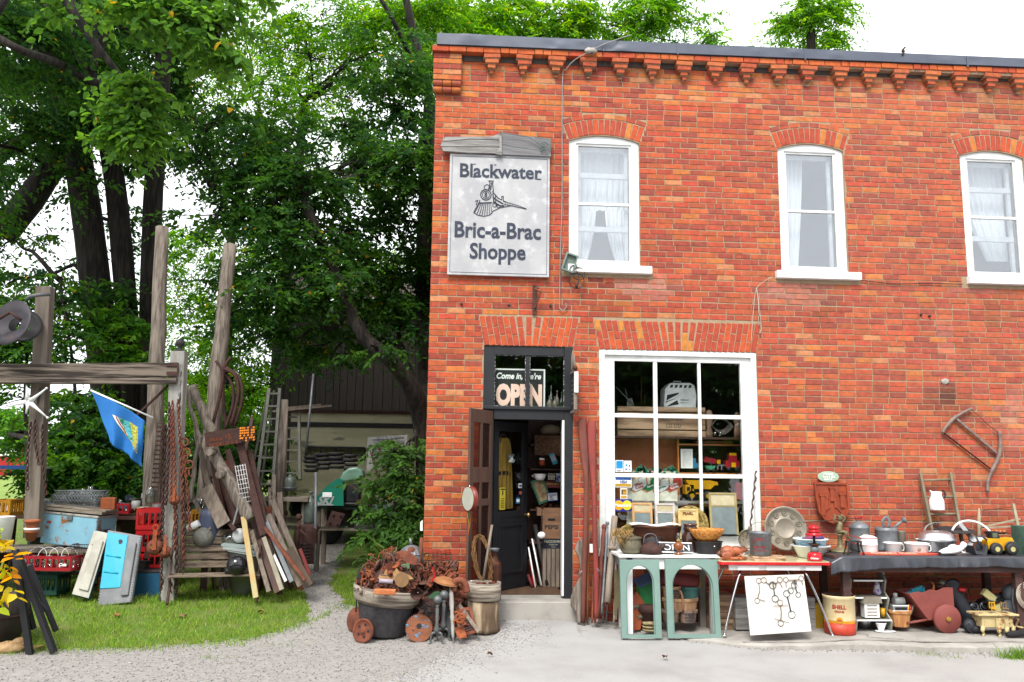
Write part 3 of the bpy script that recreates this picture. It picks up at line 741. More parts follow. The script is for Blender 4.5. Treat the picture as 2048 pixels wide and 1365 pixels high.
def blob_sprays(c,rx,ry,rz,n,q,ln):
 o=[]
 k=max(3,n//9)
 cl=[]
 while len(cl)<k:
  p=Vector((q.uniform(-1,1),q.uniform(-1,1),q.uniform(-1,1)))
  if p.length<1:cl.append(p)
 for i in range(n):
  p=cl[i%k]+Vector((q.gauss(0,.17),q.gauss(0,.17),q.gauss(0,.13)))
  pos=Vector((c.x+p.x*rx,c.y+p.y*ry,c.z+p.z*rz));d=Vector((p.x*rx+q.gauss(0,.5),p.y*ry+q.gauss(0,.5),q.uniform(-.5,.25)))
  if d.length<.1:d=Vector((1,0,0))
  o.append((pos,d.normalized(),ln*q.uniform(.6,1.3)))
 return o
def limb(b,p0,p1,r0,r1,q,bend=.12,n=5):
 p0=Vector(p0);p1=Vector(p1);L=(p1-p0).length;pts=[p0]
 for i in range(1,n):
  t=i/n;pts.append(p0.lerp(p1,t)+Vector((q.uniform(-1,1),q.uniform(-1,1),q.uniform(-.4,1)))*L*bend*math.sin(t*PI))
 pts.append(p1);P=catmull(pts,3);N=len(P)
 b.tube(P,[r0+(r1-r0)*(i/(N-1))**.8 for i in range(N)],7);return P
def trunkpts(pp,y):
 """pp: [(px,py,width_px[,y])]"""
 pts=[];rs=[]
 for e in pp:
  yy=e[3]if len(e)>3 else y;pts.append(W(e[0],e[1],yy));rs.append(m(e[2],yy)/2)
 P=catmull([Vector(p)for p in pts],5);n=len(pts);
 rr=[]
 for i in range(len(P)):
  t=i/(len(P)-1)*(n-1);k=min(int(t),n-2);f=t-k;rr.append((rs[k]*(1-f)+rs[k+1]*f)*(1+.05*nz(i*.7,1,rs[0]*50)))
 return P,rr
def tree(name,label,trunks,limbs,blobs,leaf,cols,seed,y=5,nper=12,asp=.5,ln=.5,group=None,cat='tree',anchor=None,mat='leaf',lb=True,dens=2.8,br=1):
 q=random.Random(seed);base=None
 P0,_=trunkpts(trunks[0],y)if trunks else([W(blobs[0][0],blobs[0][1],blobs[0][4])],0)
 t=thing(name,label,cat,(0,0,0),group=group);t.location=(P0[0].x,P0[0].y,gz(P0[0].x,P0[0].y));off=-Vector(t.location)
 allp=[]
 for tr in trunks:
  P,rr=trunkpts(tr,y);allp+=P;obj('trunk',B().tube([p+off for p in P],rr,30,rg=.035),mBark,t)
 for tr in limbs:
  P,rr=trunkpts(tr,y);allp+=P;obj('limb',B().tube([p+off for p in P],rr,16,rg=.03),mBark,t)
 if anchor:allp+=[Vector(a)for a in anchor]
 sp=[]
 for(px,py,rx,rz,yy,n)in blobs:
  c=W(px,py,yy);RX,RZ=m(rx,yy),m(rz,yy);s=blob_sprays(c,RX,(RX+RZ)/2*.8,RZ,int(n*dens),q,ln);sp+=s;bb_=B()
  if allp and lb:
   a=min(allp,key=lambda p:(p-c).length+(1.5 if p.z>c.z+.5 else 0));P=limb(bb_,a+off,c+off,br*.045*(1+(a-c).length*.12),.018*br,q)
   for e in s[::7]:
    a2=min(P,key=lambda p:(p-(e[0]+off)).length);limb(bb_,a2,e[0]+off,.014*br,.005*br,q,.15,3)
   obj('branch',bb_,mBark,t)
 leafmesh('crown',[(s[0]+off,s[1],s[2])for s in sp],leaf,cols,seed,t,nper,asp=asp,mat=mat)
 return t
tree('large_tree','huge dark tree with several thick leaning trunks behind the timber gateway',[[(262,1010,90),(210,720,60),(172,420,52),(135,200,52),(95,0,46),(60,-200,40)],[(268,1010,66),(258,700,42),(236,420,38),(213,250,40),(200,120,38),(200,-60,34),(190,-220,28)],[(306,1010,56),(300,700,38),(305,420,36),(318,240,34),(330,60,30),(345,-150,24)]],[[(0,470,60),(60,400,52),(120,320,45),(165,300,50)],[(-40,350,30),(30,290,28),(110,260,24),(165,240,24)],[(-30,60,14,0),(40,100,16,0),(110,125,18,1),(190,165,20,2),(245,190,24,3.5),(290,205,26,4.8)]],[(-20,60,110,100,1,60),(150,40,120,80,6.5,90),(40,190,120,70,6.5,90),(190,130,90,80,6.6,80),(40,60,60,30,1,14),(100,170,70,24,2,14),(10,-150,250,120,2,160),(280,-120,220,110,3,150),(95,260,90,35,4,45),(170,240,60,50,4,45),(150,370,30,40,4.2,8),(60,330,60,30,5.5,20),(30,560,70,60,5,26),(250,480,40,60,6.5,14),(210,610,40,70,4.4,26),(30,-350,300,120,0,140),(400,-330,260,110,1,140),(170,500,22,20,5.5,4),(60,60,160,90,4,90),(250,60,120,90,5.5,90),(350,200,70,90,6,70),(120,140,130,60,5,60),(380,60,90,80,6,60),(300,330,50,60,5.4,26),(-60,250,80,200,3,80),(150,-500,500,200,5,150)],.13,GREEN_D,21,y=5,ln=.55,dens=3)  # blobs high above the frame: unseen canopy added to shade the yard
tree('overhanging_tree','tree outside the left edge whose bright broad leaved branches hang into view',[[(-560,1500,160,-1.5),(-540,600,130,-1.5),(-420,100,110,-1.7),(-250,-250,90,-2)]],[[(-250,-250,70,-2),(0,-180,44,-2.2),(200,-110,30,-2.4),(330,-50,18,-2.5),(420,20,10,-2.5)],[(-100,-200,40,-2.2),(80,-60,22,-2.2),(200,100,14,-2),(280,200,8,-1.8)]],[(300,22,110,36,-2.5,46),(400,50,60,45,-2.5,26),(440,110,30,36,-2.4,12),(250,20,40,24,-2.3,10),(265,215,60,38,-1.8,30),(240,262,52,36,-1.8,26),(310,255,42,32,-1.7,20),(295,150,50,36,-1.8,12),(150,6,50,16,-2,6),(480,-60,120,40,-2.4,30)],.115,[(.07,.165,.024),(.09,.2,.028),(.055,.14,.024)],33,y=-2,nper=9,ln=.36,asp=.62,dens=2.6)
tree('leaning_tree','dark tree with a crooked trunk leaning towards the brick corner',[[(862,1010,40,3.2),(846,860,36,3.0),(825,780,33,2.7),(780,720,30,2.5),(725,670,25,2.6),(690,590,22,2.9),(660,520,17,3.2),(620,430,20,2.8),(590,330,16,3.4)]],[[(690,590,20,2.4),(640,560,14,3),(560,470,12,3.6),(470,400,10,3.4),(420,370,8,3.2)],[(840,840,26,4),(800,690,14,4.2),(780,690,12,4.2),(720,650,9,4.2)],[(845,850,30,4),(852,700,34,4.6),(846,560,32,5),(852,380,30,5),(860,200,26,5)]],[(500,330,100,70,3,110),(430,430,80,60,3,56),(560,400,90,70,3,90),(640,340,90,60,3,80),(600,480,90,60,2.8,80),(560,590,80,60,2.6,60),(690,560,50,40,2.2,14),(740,690,30,30,2.2,8),(640,600,80,60,3,66),(480,540,55,50,3.2,36),(700,470,70,60,3.6,44),(760,330,90,80,3.6,100),(810,220,70,90,4,100),(800,440,60,60,4,50),(720,600,60,50,4,36),(800,640,50,50,4,40),(580,690,60,40,3.4,34),(650,690,70,40,4,40),(780,120,100,70,4,70),(400,330,70,50,3.4,26),(690,250,90,50,4.6,50),(820,330,50,60,3,70),(790,570,70,60,5,60),(700,540,80,40,5,50),(620,-200,400,160,4,150),(700,-500,500,180,6,120),(420,250,90,60,3.6,50),(540,270,90,60,4,70),(640,450,90,70,4.5,80),(450,640,50,50,3.2,24),(660,720,50,30,5,14),(830,520,30,60,4.4,36)],.12,GREEN_D,47,y=4,ln=.5,dens=1.9)  # topmost blobs are out of view, added overhead to darken the yard
tree('background_tree','light green feathery tree in the middle distance seen left of the crooked trunk',[[(560,1000,34,10),(556,760,30,10),(572,560,26,10),(590,400,20,10),(610,200,14,10)],[(470,960,24,11),(452,640,20,11),(470,430,16,11),(520,220,12,11)]],[],[(480,160,140,60,9,80),(620,110,110,80,10,110),(740,90,110,80,10,120),(560,230,120,50,10,60),(700,200,120,50,11,60),(640,30,140,50,10,80),(820,60,80,70,9,100),(380,620,70,80,12,70),(400,760,70,80,12,80),(470,700,70,80,11,80),(500,620,60,60,10,50),(510,780,60,60,10,60),(780,540,50,60,12,60),(720,560,60,60,12,40),(600,330,80,50,12,30),(460,40,60,50,10,18),(800,20,120,50,9,80),(700,760,110,60,12,90),(860,10,60,40,9,50),(400,480,60,60,12,50),(350,560,60,90,12,60),(430,860,90,60,12,90),(520,900,80,60,12,80),(350,800,60,70,12,60),(560,100,120,60,11,60),(430,250,80,70,10,40),(470,520,70,60,12,50),(700,330,120,70,11,90),(560,500,80,70,12,60)],.13,GREEN_M+GREEN_L,59,y=10,nper=14,ln=.7,asp=.4,br=.6,mat='leaf_backlit',dens=2.4)
tree('background_tree','tall tree behind the shop whose top rises over the left half of the roof',[[(1010,1000,60,15),(1000,500,50,15),(1020,100,30,15)]],[],[(930,40,80,60,14,90),(1020,40,80,50,15,70),(1110,45,80,50,15,70),(1190,55,60,45,15,50),(1290,40,60,45,16,56),(1330,20,60,30,16,30),(960,130,120,60,15,40),(1100,130,200,60,15,30),(1420,55,34,30,16,12),(1400,85,50,18,16,14)],.19,GREEN_M+GREEN_L,61,y=15,nper=14,ln=.8,asp=.4,br=.5,mat='leaf_backlit',dens=3.4)
tree('background_tree','separate small tree top standing above the roof edge right of centre',[[(1625,1000,50,17),(1620,500,40,17),(1622,60,16,17)]],[],[(1620,40,52,52,17,62),(1590,20,40,26,17,20),(1660,20,44,26,17,22),(1640,85,50,20,17,24),(1560,85,14,12,17,3),(1500,92,12,8,17,2)],.19,GREEN_M+GREEN_L,63,y=17,nper=14,ln=.8,asp=.4,br=.5,mat='leaf_backlit',dens=3)
tree('shrub','loose shrub with airy leaves against the bright sky on the far left',[[(60,1000,8),(50,800,6),(60,620,5)],[(140,1000,8),(150,780,6),(120,560,4)]],[],[(40,620,70,60,3,34),(110,600,60,60,3,26),(90,700,90,40,3,30),(20,700,60,60,3,34),(130,670,60,50,3,22),(30,480,60,50,3.4,26),(60,800,60,50,3.5,20),(160,600,30,70,3.4,12),(10,880,60,50,4,24)],.1,GREEN_D+GREEN_M,71,y=3,ln=.4,cat='shrub')
tree('shrub','dense low green shrub filling the ground behind the blue flag',[[(200,1010,10),(190,930,8),(180,850,5)]],[],[(190,880,90,46,2.6,110),(150,940,80,46,2.4,90),(240,940,60,40,2.6,60),(130,850,60,40,2.8,50),(100,960,50,30,2.4,34),(230,860,60,40,3,40),(190,800,70,30,3,22)],.115,GREEN_D+GREEN_M,73,y=2.8,ln=.4,cat='shrub')
tree('corner_bush','leafy bush with drooping compound leaves growing against the brick corner',[[(800,1130,8,1.1),(790,1000,6,1.1),(800,900,4,1.1)],[(830,1130,8,1.2),(835,960,6,1.2),(830,860,4,1.2)]],[],[(790,930,48,40,1.2,44),(820,990,40,60,1.2,56),(780,1040,44,50,1.0,54),(820,1080,30,46,.9,36),(785,905,30,26,1.3,16),(820,880,26,30,1.5,16),(765,985,34,30,1.0,20),(755,1100,26,34,.8,22)],.12,[(.06,.14,.03),(.08,.18,.035),(.05,.11,.03)],77,y=1.1,nper=11,ln=.42,asp=.42,cat='bush',dens=1.3)
tree('shrub','dark shrubs filling the gap behind the leaning timbers',[[(440,1010,8),(440,930,6),(430,860,4)]],[],[(430,900,60,50,4.5,70),(500,880,50,50,5,60),(350,900,50,50,4.5,50),(440,960,70,30,4,50),(530,940,40,40,5,40),(330,960,50,30,4,30),(250,1000,120,20,3.5,50)],.12,GREEN_D,74,y=4.5,ln=.4,cat='shrub',dens=2)
tree('ivy_clump','clump of bright leaves sprouting from the trunks above the gateway beam',[[(262,760,6,3.8),(262,700,5,3.8)]],[],[(262,690,36,40,3.6,24),(230,720,40,20,3.6,14),(250,640,40,30,3.8,14),(205,650,30,40,4,12)],.12,GREEN_M,79,y=3.8,ln=.3,cat='foliage')
q=random.Random(88)
for i,(px,h,lab)in enumerate(((-60,70,'hazy far tree at the left end of the field'),(30,50,'small far tree beyond the parked car'),(330,120,'far tree seen between the grey poles'),(640,210,'broad far tree behind the wooden barn'),(800,230,'far tree behind the barn next to the brick corner'),(480,170,'far tree beyond the ladders'))):
 yy=30+3*i
 tree('far_tree',lab,[[(px,960,20,yy),(px,900-h*.5,14,yy)]],[],[(px+q.uniform(-60,60),900-h*q.uniform(.2,1),70,40,yy,26)for _ in range(5)],.3,GREEN_M,100+i,y=yy,nper=12,ln=1.4,group='far trees beyond the yard',asp=.6)
q=random.Random(5);sp=[]
for i in range(190):
 c=Vector((q.uniform(-30,34),q.uniform(-38,-31),q.uniform(0,1)**1.3*10+.5));sp+=blob_sprays(c,3.2,2,2.4,34,q,2.0)
o=leafmesh('opposite_wood',sp,.75,GREEN_D,5,None,10,asp=.6);o['kind']='stuff'
def pole(px0,py0,px1,py1,w0,w1,y,label,group=None):
 a,c=W(px0,py0,y),W(px1,py1,y+.2);b=B();N=12
 P=[a.lerp(c,i/N)+Vector((.012*nz(i,1),0,0))for i in range(N+1)];loc=Vector((a.x,a.y,a.z))
 b.tube([p-loc for p in P],[m(w0+(w1-w0)*i/N,y)/2*(1+.03*nz(i,2))for i in range(N+1)],14)
 return one('wooden_pole',label,'pole',b,mBarkP,loc,group=group)
pole(300,1100,324,455,36,25,1.6,'tall weathered grey pole standing beside the finial post')
pole(405,1060,460,490,36,26,1.9,'leaning grey pole behind the rusty curved irons')
def LF(px,py,y):
 o=W(px,py,y);return o,(lambda a,b,d=0:W(a,b,y+d)-o),m(1,y)
def chainmesh(pts,lk,wr,b=None,zig=0):
 b=b or B();P=[Vector(p)for p in pts];segs=[];tot=0
 for a,c in zip(P,P[1:]):segs.append((tot,a,c));tot+=(c-a).length
 n=max(2,int(tot/(lk*.78)))
 for i in range(n):
  s=tot*(i+.5)/n
  for t0,a,c in reversed(segs):
   if s>=t0:break
  L=(c-a).length;p=a+(c-a)*((s-t0)/L);d=(c-a).normalized();m3=aim(d);u=m3.col[0]if i%2 else m3.col[1]
  w_=lk*.28
  pl_=[p+d*lk*.5*math.sin(t)*1.0+u*w_*math.cos(t)for t in[2*PI*k/8 for k in range(8)]]
  b.tube(pl_,wr,4,closed=True)
 return b
mFlag=M('flag_blue',K(30,130,215),K(20,110,190),rough=.7,scale=3,bump=.1)
mWWood=M('white_flaked_wood',K(200,198,192),K(150,142,130),scale=10,stretch=(1,1,.2),c3=K(60,56,54),s3=7,t3=.6,w3=.03,bump=.5,rough=.8)
mTerra0=M('clay',K(190,110,75))
gy=.55
o=W(338,1203,gy);o.z=gz(o.x,o.y)
gw=thing('timber_gateway','tall timber gateway with one thick grey beam across two old posts','gateway',o)
def gp(px,py,d=0):return W(px,py,gy+d)-o
obj('post',B().beam(gp(336,1206),gp(359,704),m(27,gy),.17,(0,1,0)),mWWood,gw,bev=.006)
obj('post',B().beam(gp(66,1075,.1),gp(91,575,.1),m(27,gy),.15,(0,1,0)),M('old_post',K(140,128,115,1.5),K(90,80,72,1.5),scale=14,stretch=(1,1,.1),c3=K(50,46,44),s3=6,t3=.62,bump=.7),gw,bev=.006)
bt_=B().beam(gp(-60,744,-.1),gp(357,739,-.1),m(27,gy),.09,(0,0,1));bt_.beam(gp(-60,763,-.1),gp(355,762,-.1),m(12,gy),.1,(0,0,1));bt_.v=bt_.v
mBeam=M('beam_wood',K(150,136,122,1.7),K(62,52,46,1.7),scale=22,stretch=(.06,1,1.5),amt=1,lo=.42,hi=.6,bump=.8,bscale=50,c3=K(190,178,160,1.6),s3=5,t3=.64,rough=.9)
bb_=B();p0,p1=gp(-60,744,-.1),gp(357,740,-.1);bb_.box((p0.x+p1.x)/2,p0.y,(p0.z+p1.z)/2,(p1-p0).length,.11,m(27,gy),rotm(0,-math.atan2(p1.z-p0.z,p1.x-p0.x),0))
p0,p1=gp(-60,762,-.1),gp(355,763,-.1);bb_.box((p0.x+p1.x)/2,p0.y-.004,(p0.z+p1.z)/2,(p1-p0).length,.12,m(11,gy),rotm(0,-math.atan2(p1.z-p0.z,p1.x-p0.x),0))
obj('beam',bb_,mBeam,gw,bev=.006)
f=B();q=gp(359,704);s=m(1,gy)
f.lathe([(0,0),(9*s,0),(9*s,3*s),(4*s,6*s),(3*s,9*s),(8*s,13*s),(9*s,18*s),(6*s,23*s),(1*s,26*s),(0,27*s)],q,18);obj('finial',f,mIron,gw)
f=B();a=gp(345,731,-.17);f.box(a.x,a.y,a.z,m(24,gy),.01,m(4,gy));a=gp(345,747,-.17);f.box(a.x,a.y,a.z,m(22,gy),.01,m(6,gy));obj('strap',f,mRustD,gw)
f=B();f.beam(gp(270,835,-.02),gp(343,765,-.02),.05,.02);obj('brace',f,mRustD,gw)
gl='rusty chains hanging from the right gate post'
cs=[(338,805,332,1010,.055),(345,802,350,1100,.05),(332,850,318,1090,.06),(356,800,366,1120,.06),(350,1000,352,1190,.075),(362,880,380,1060,.05),(325,860,322,1180,.05),(340,815,342,1000,.045),(368,960,366,1150,.05)]
for i,(a,b1,c,d,lk)in enumerate(cs):
 lo,p,s_=LF(a,b1,gy-.16);one('chain',('second','fourth','first','eighth','sixth','last','third','fifth','seventh')[i]+' rusty chain from the left hanging down the right gate post',"chain",chainmesh([p(a,b1),p((a+c)/2+3,(b1+d)/2,-.02),p(c,d,-.03)],lk,.0085),mRust if i%2 else mRustD,lo,group=gl)
for i,(a,b1,c,d,lk)in enumerate([(62,845,55,980,.06),(85,850,92,990,.055),(70,840,78,930,.05)]):
 lo,p,s_=LF(a,b1,gy-.02);one('chain',('left','right','middle')[i]+' rusty chain of the three on the left gate post below the white star',"chain",chainmesh([p(a,b1),p((a+c)/2-4,(b1+d)/2,-.02),p(c,d,-.03)],lk,.0085),mRustD,lo,group='rusty chains on the left gate post')
b=B();lo,p,s_=LF(312,845,gy-.2)
for i in range(15):
 q=p(322-i*.9,850+i*9.2);b.tube([q+Vector((x*.045,0,z*.024))for x,z in((-1,-1),(1,-1),(1,1),(-1,1))],.006,4,closed=True)
one('drive_chain','flat square link drive chain hanging left of the other chains','chain',b,mRustD,lo)
for px,py,r,lab in((310,1095,15,'large rusty pulley wheel hanging at the bottom left of the chains'),(331,1105,11,'small rusty pulley hanging right beside the large one'),(349,1000,10,'rusty pulley block halfway up the gate post')):
 lo,p,s_=LF(px,py,gy-.24);t=thing('pulley',lab,'pulley',lo);rr=r*s_
 f=B();f.lathe([(rr*.2,-.02),(rr,-.02),(rr*.86,0),(rr,.02),(rr*.2,.02)],(0,0,0),22,rotm(R(90),0,0));
 obj('wheel',f,mRust,t)
 f=B()
 for k in range(5):a=k*2*PI/5;f.cyl((rr*.55*math.cos(a),-.024,rr*.55*math.sin(a)),(rr*.55*math.cos(a),-.0205,rr*.55*math.sin(a)),rr*.12,n=8)
 f.cyl((0,-.034,0),(0,.03,0),rr*.2,n=10);obj('hub',f,mRustD,t)
 f=B();f.box(0,-.036,rr*.9,rr*.5,.008,rr*2.4);f.torus((0,-.03,rr*2.4),rr*.35,.008,rotm(R(90),0,0),12,5);obj('shackle',f,mRust2,t)
for k,(px,py)in enumerate(((372,905),(378,930),(368,885))):
 lo,p,s_=LF(px,py,gy-.14);f=B().torus((0,0,0),.05,.013,rotm(R(80),R(20*k),0),16,6).tube([(0,0,-.05),(.01,-.01,-.12),(.03,0,-.15),(.05,0,-.12)],.011,6);one('iron_hook',('top','bottom','middle')[(0,2,1)[k]]if 0 else('middle','bottom','top')[k]+' rusty iron hook with a ring on the right side of the gate post','hook',f,mRust,lo,group='rusty hooks on the gate post')
q=random.Random(31)
for i in range(34):
 px,py=q.uniform(200,330),q.uniform(1130,1200);y_=q.uniform(1.0,1.6);k=q.randrange(3);p=W(px,py,y_);p.z=gz(p.x,y_)+.22*int(q.random()*3)
 f=B();mt=(mRustD,mIron,mWoodH,mGalv,mTerra0)[q.randrange(5)]
 if k==0:f.box(0,0,.09,.26,.2,.18).box(0,0,.19,.28,.22,.02)
 elif k==1:f.lathe([(.08,0),(.11,.16),(.12,.2),(.1,.2),(.08,.03)],(0,0,0),14)
 else:f.torus((0,0,.1),.09,.02,rotm(R(70),0,q.uniform(0,3)),14,6).beam((-.12,0,.02),(.14,0,.16),.04,.03)
 one(('wooden_box','metal_pail','iron_fitting')[k],'%s %s in the dim clutter behind the hatches'%({'rust_dark':'rusty','cast_iron':'black','weathered_wood_flat':'grey','galvanised_steel':'silver','clay':'clay red'}[mt.name],('lidded box','pail','ring fitting')[k]),'salvage',f,mt,p,(0,0,q.uniform(-.6,.6)),group='dim clutter behind the hatches')
fy=gy-.75
A0,A1=W(181,781,fy),W(306,836,fy+.3);lo=A0.copy();t=thing('blue_flag','blue flag with a coloured shield hanging from a short white pole','flag',lo)
f=B().tube([A0-lo,A1-lo],.011,8);obj('flag_pole',f,mWhite,t)
top=[W(183,783,fy),W(225,802,fy+.1),W(262,823,fy+.17),W(290,842,fy+.22)];bot=[W(219,884,fy+.02),W(240,900,fy+.1),W(262,912,fy+.16),W(281,937,fy+.22)]
def lerpl(P,u):
 k=min(int(u*3),2);return P[k].lerp(P[k+1],u*3-k)
def flagf(u,v,d=0):
 a,c=lerpl(top,u),lerpl(bot,u);p=a.lerp(c,v)-lo;p.y+=.035*math.sin(u*11+v*3)*(.3+v)+.015*math.sin(u*23+v*6)*v-d;p.x+=.012*math.sin(v*9+u*4)*v;return p
b=B().grid(flagf,30,24);obj('cloth',b,mFlag,t,solid=.003)
def patch(name,poly,mat,dd):
 n=8;b=B()
 for(u0,v0,u1,v1,u2,v2,u3,v3)in poly:
  b.grid(lambda i,j:flagf((u0*(1-i)+u1*i)*(1-j)+(u3*(1-i)+u2*i)*j,(v0*(1-i)+v1*i)*(1-j)+(v3*(1-i)+v2*i)*j,dd),n,n)
 return obj(name,b,mat,t)
patch('shield_border',[(.30,.30,.86,.23,.90,.78,.5,.62)],M('shield_yellow',K(225,220,90),K(120,130,40),scale=60,lo=.45,hi=.55,amt=.8),.006)
patch('shield_top',[(.31,.30,.41,.285,.56,.60,.50,.58)],mWhite,.009)
patch('shield_cross',[(.37,.30,.40,.29,.56,.62,.52,.61)],mRed,.011)
patch('shield_hills',[(.42,.29,.64,.26,.72,.68,.57,.63)],M('shield_green',K(30,140,110),K(90,200,215),scale=22,lo=.48,hi=.52,amt=1),.009)
lo,p,s_=LF(30,650,gy-.35);t=thing('harrow_disc','big rusty steel disc hanging at the far left edge with a hole in the middle','disc',lo)
mDisc=M('disc_steel',K(88,84,92),K(60,56,60),scale=4,c3=K(120,80,62),s3=5,t3=.56,w3=.15,rough=.6,metal=.2)
f=B();r0=46*s_;f.lathe([(r0*.3,0),(r0*.6,.02),(r0,.075),(r0*1.0,.082),(r0*.6,.028),(r0*.3,.006)],(0,0,0),32,rotm(R(78),0,R(-18)),cap=False);obj('disc_plate',f,mDisc,t)
f=B();f.tube([p(52,600),p(60,593),p(78,590),p(100,589,.1)],.024,8);obj('pipe_arm',f,M('galv_dull',K(140,142,145),metal=.2,rough=.6),t)
lo2,p2,s2=LF(45,655,gy-.1);f=B();f.lathe([(r0*.25,0),(r0*.6,.02),(r0*.78,.05),(r0*.6,.026)],(0,0,0),28,rotm(R(70),0,R(20)),cap=False);one('harrow_disc','smaller dark steel disc peeping out behind the big one','disc',f,mIron,lo2)
lo,p,s_=LF(8,640,gy-.5);f=B();f.tube([p(-30,655),p(20,625,-.02),p(42,640,-.03)],.02,8);one('rusty_rod','dark rusty rod sticking through the big disc','rod',f,mRustD,lo)
lo,p,s_=LF(58,803,gy-.12);f=B()
for a,c,b_ in((60,803,(93,777)),(57,803,(95,836)),(55,803,(10,815)),(55,800,(53,770)),(57,806,(52,828))):
 f.tube([p(a,c),(p(a,c)+p(*b_))/2,p(*b_)],[.035,.016,.009],8)
f.sph(p(57,803),.05,1,.4,1);f.sph(p(93,777),.016);f.sph(p(95,836),.016)
one('star_ornament','white spiky star shaped ornament fixed to the left post','ornament',f,mWhite,lo)
mCool=M('pale_blue_cooler',K(150,205,225,1.5),K(130,185,210,1.5),scale=4,c3=K(170,110,60),s3=4.5,t3=.54,w3=.06,rough=.45,bump=.15)
def boxthing(name,label,cat,px0,py0,px1,py1,y,dep,mat,rz=0,tilt=0,lid=None,group=None,top=True,hollow=False,taper=1):
 a=W(px0,py1,y);c=W(px1,py0,y);w_=abs(c.x-a.x);h=abs(c.z-a.z);t=thing(name,label,cat,((a.x+c.x)/2,y+dep/2,a.z),(0,tilt,rz),group)
 f=B()
 if hollow:
  f.ring([(-w_/2,-dep/2),(w_/2,-dep/2),(w_/2,dep/2),(-w_/2,dep/2)],[(-w_/2+.015,-dep/2+.015),(w_/2-.015,-dep/2+.015),(w_/2-.015,dep/2-.015),(-w_/2+.015,dep/2-.015)],h,rot=rotm(R(90)*-1,0,0));f.v=[(x,y_,z if z>=0 else-z)for x,y_,z in f.v];f.box(0,0,.008,w_-.03,dep-.03,.014)
 else:f.box(0,0,h/2,w_,dep,h,None,taper,taper)
 obj('body',f,mat,t,bev=.012 if min(w_,h)>.15 else.004)
 if lid:
  f=B().box(0,0,h+.012,w_+.02,dep+.02,.03);obj('lid',f,lid,t,bev=.008)
 return t,w_,h
t,w_,h=boxthing('vintage_cooler','pale blue metal cooler with a big rust patch and white rim','cooler',78,1032,205,1092,.75,.42,mCool,R(-12),R(4),lid=mWWood)
f=B().box(0,-.225,h-.03,.07,.02,.05);obj('latch',f,mGalv,t)
f=B().box(w_/2+.012,0,h*.55,.02,.12,.035);obj('handle',f,mRustD,t)
f=B().box(-w_*.38,-.213,h*.72,.06,.004,.03);obj('badge',f,M('badge_red',K(190,80,70)),t)
lo=W(148,1021,.78);f=B().box(0,.15,0,m(128,.8),.4,.035,rotm(0,R(4),R(-10))).box(.05,.1,.03,m(120,.8),.3,.022,rotm(0,R(5),R(-8)))
one('grey_slab','stack of grey boards lying on top of the pale blue cooler','board',f,mWoodH,lo)
def wirebasket(name,label,px0,py0,px1,py1,y,dep,nx,nz_,mat,r=.003,diag=False,rz=0,loc=None,group=None):
 a=W(px0,py1,y);c=W(px1,py0,y);w_=c.x-a.x;h=c.z-a.z;b=B()
 for side in range(4):
  L=w_ if side%2==0 else dep;k=nx if side%2==0 else max(3,int(nx*dep/w_));rr=rotm(0,0,side*PI/2);off=Vector((0,-(dep if side%2==0 else w_)/2,0))
  for i in range(k+1):
   u=-L/2+L*i/k
   if diag:
    for sgn in(1,-1):
     u2=max(-L/2,min(L/2,u+sgn*h*.8));b.tube([rr@(off+Vector((u,0,0))),rr@(off+Vector((u2,0,h*abs(u2-u)/(h*.8+1e-6))))],r,4)
   else:b.tube([rr@(off+Vector((u,0,0))),rr@(off+Vector((u,0,h)))],r,4)
  for j in range(nz_+1):b.tube([rr@(off+Vector((-L/2,0,h*j/nz_))),rr@(off+Vector((L/2,0,h*j/nz_)))],r*(1.8 if j==nz_ else 1),4)
 for i in range(nx+1):b.tube([(-w_/2+w_*i/nx,-dep/2,0),(-w_/2+w_*i/nx,dep/2,0)],r,4)
 return one(name,label,'basket',b,mat,loc or((a.x+c.x)/2,y+dep/2,a.z),(0,0,rz),group)
wirebasket('wire_basket','wire mesh basket lying on the grey boards above the cooler',106,983,200,1012,.8,.3,14,3,mGalv,.0035,True,R(-8))
boxthing('rusty_tin','rusty orange tin box standing right of the wire basket','tin',196,996,226,1020,.85,.2,mRust2,R(15))
mRedP=M('red_plastic',K(190,35,45),K(160,28,38),rough=.35,bump=0)
def slotcrate(name,label,px0,py0,px1,py1,y,dep,mat,rz=0,cols=6,group=None,tilt=0,z=None):
 a=W(px0,py1,y);c=W(px1,py0,y);w_=c.x-a.x;h=c.z-a.z;t=thing(name,label,'crate',((a.x+c.x)/2,y+dep/2,a.z),(0,tilt,rz),group);b=B()
 for side in range(4):
  L=w_ if side%2==0 else dep;k=cols if side%2==0 else max(2,int(cols*dep/w_));rr=rotm(0,0,side*PI/2);o_=-(dep if side%2==0 else w_)/2
  def bx(u0,u1,z0,z1):
   q=rr@Vector(((u0+u1)/2,o_,(z0+z1)/2));b.box(q.x,q.y,q.z,u1-u0,.012,z1-z0,rr)
  bx(-L/2,L/2,0,h*.22);bx(-L/2,L/2,h*.8,h)
  for i in range(k+1):u=-L/2+(L-.02)*i/k;bx(u,u+.02,h*.22,h*.8)
 b.box(0,0,.006,w_-.01,dep-.01,.012);obj('body',b,mat,t);return t,w_,h
t,w_,h=slotcrate('red_bottle_crate','red plastic crate full of glass jars under the pale blue cooler',42,1113,148,1142,.35,.3,mRedP,R(-6),8)
f=B().text('Cola',.05,(w_*.34,-.16,h*.35),bold=.002,shear=.3);obj('lettering',f,mWhite,t)
cr=Vector(t.location)
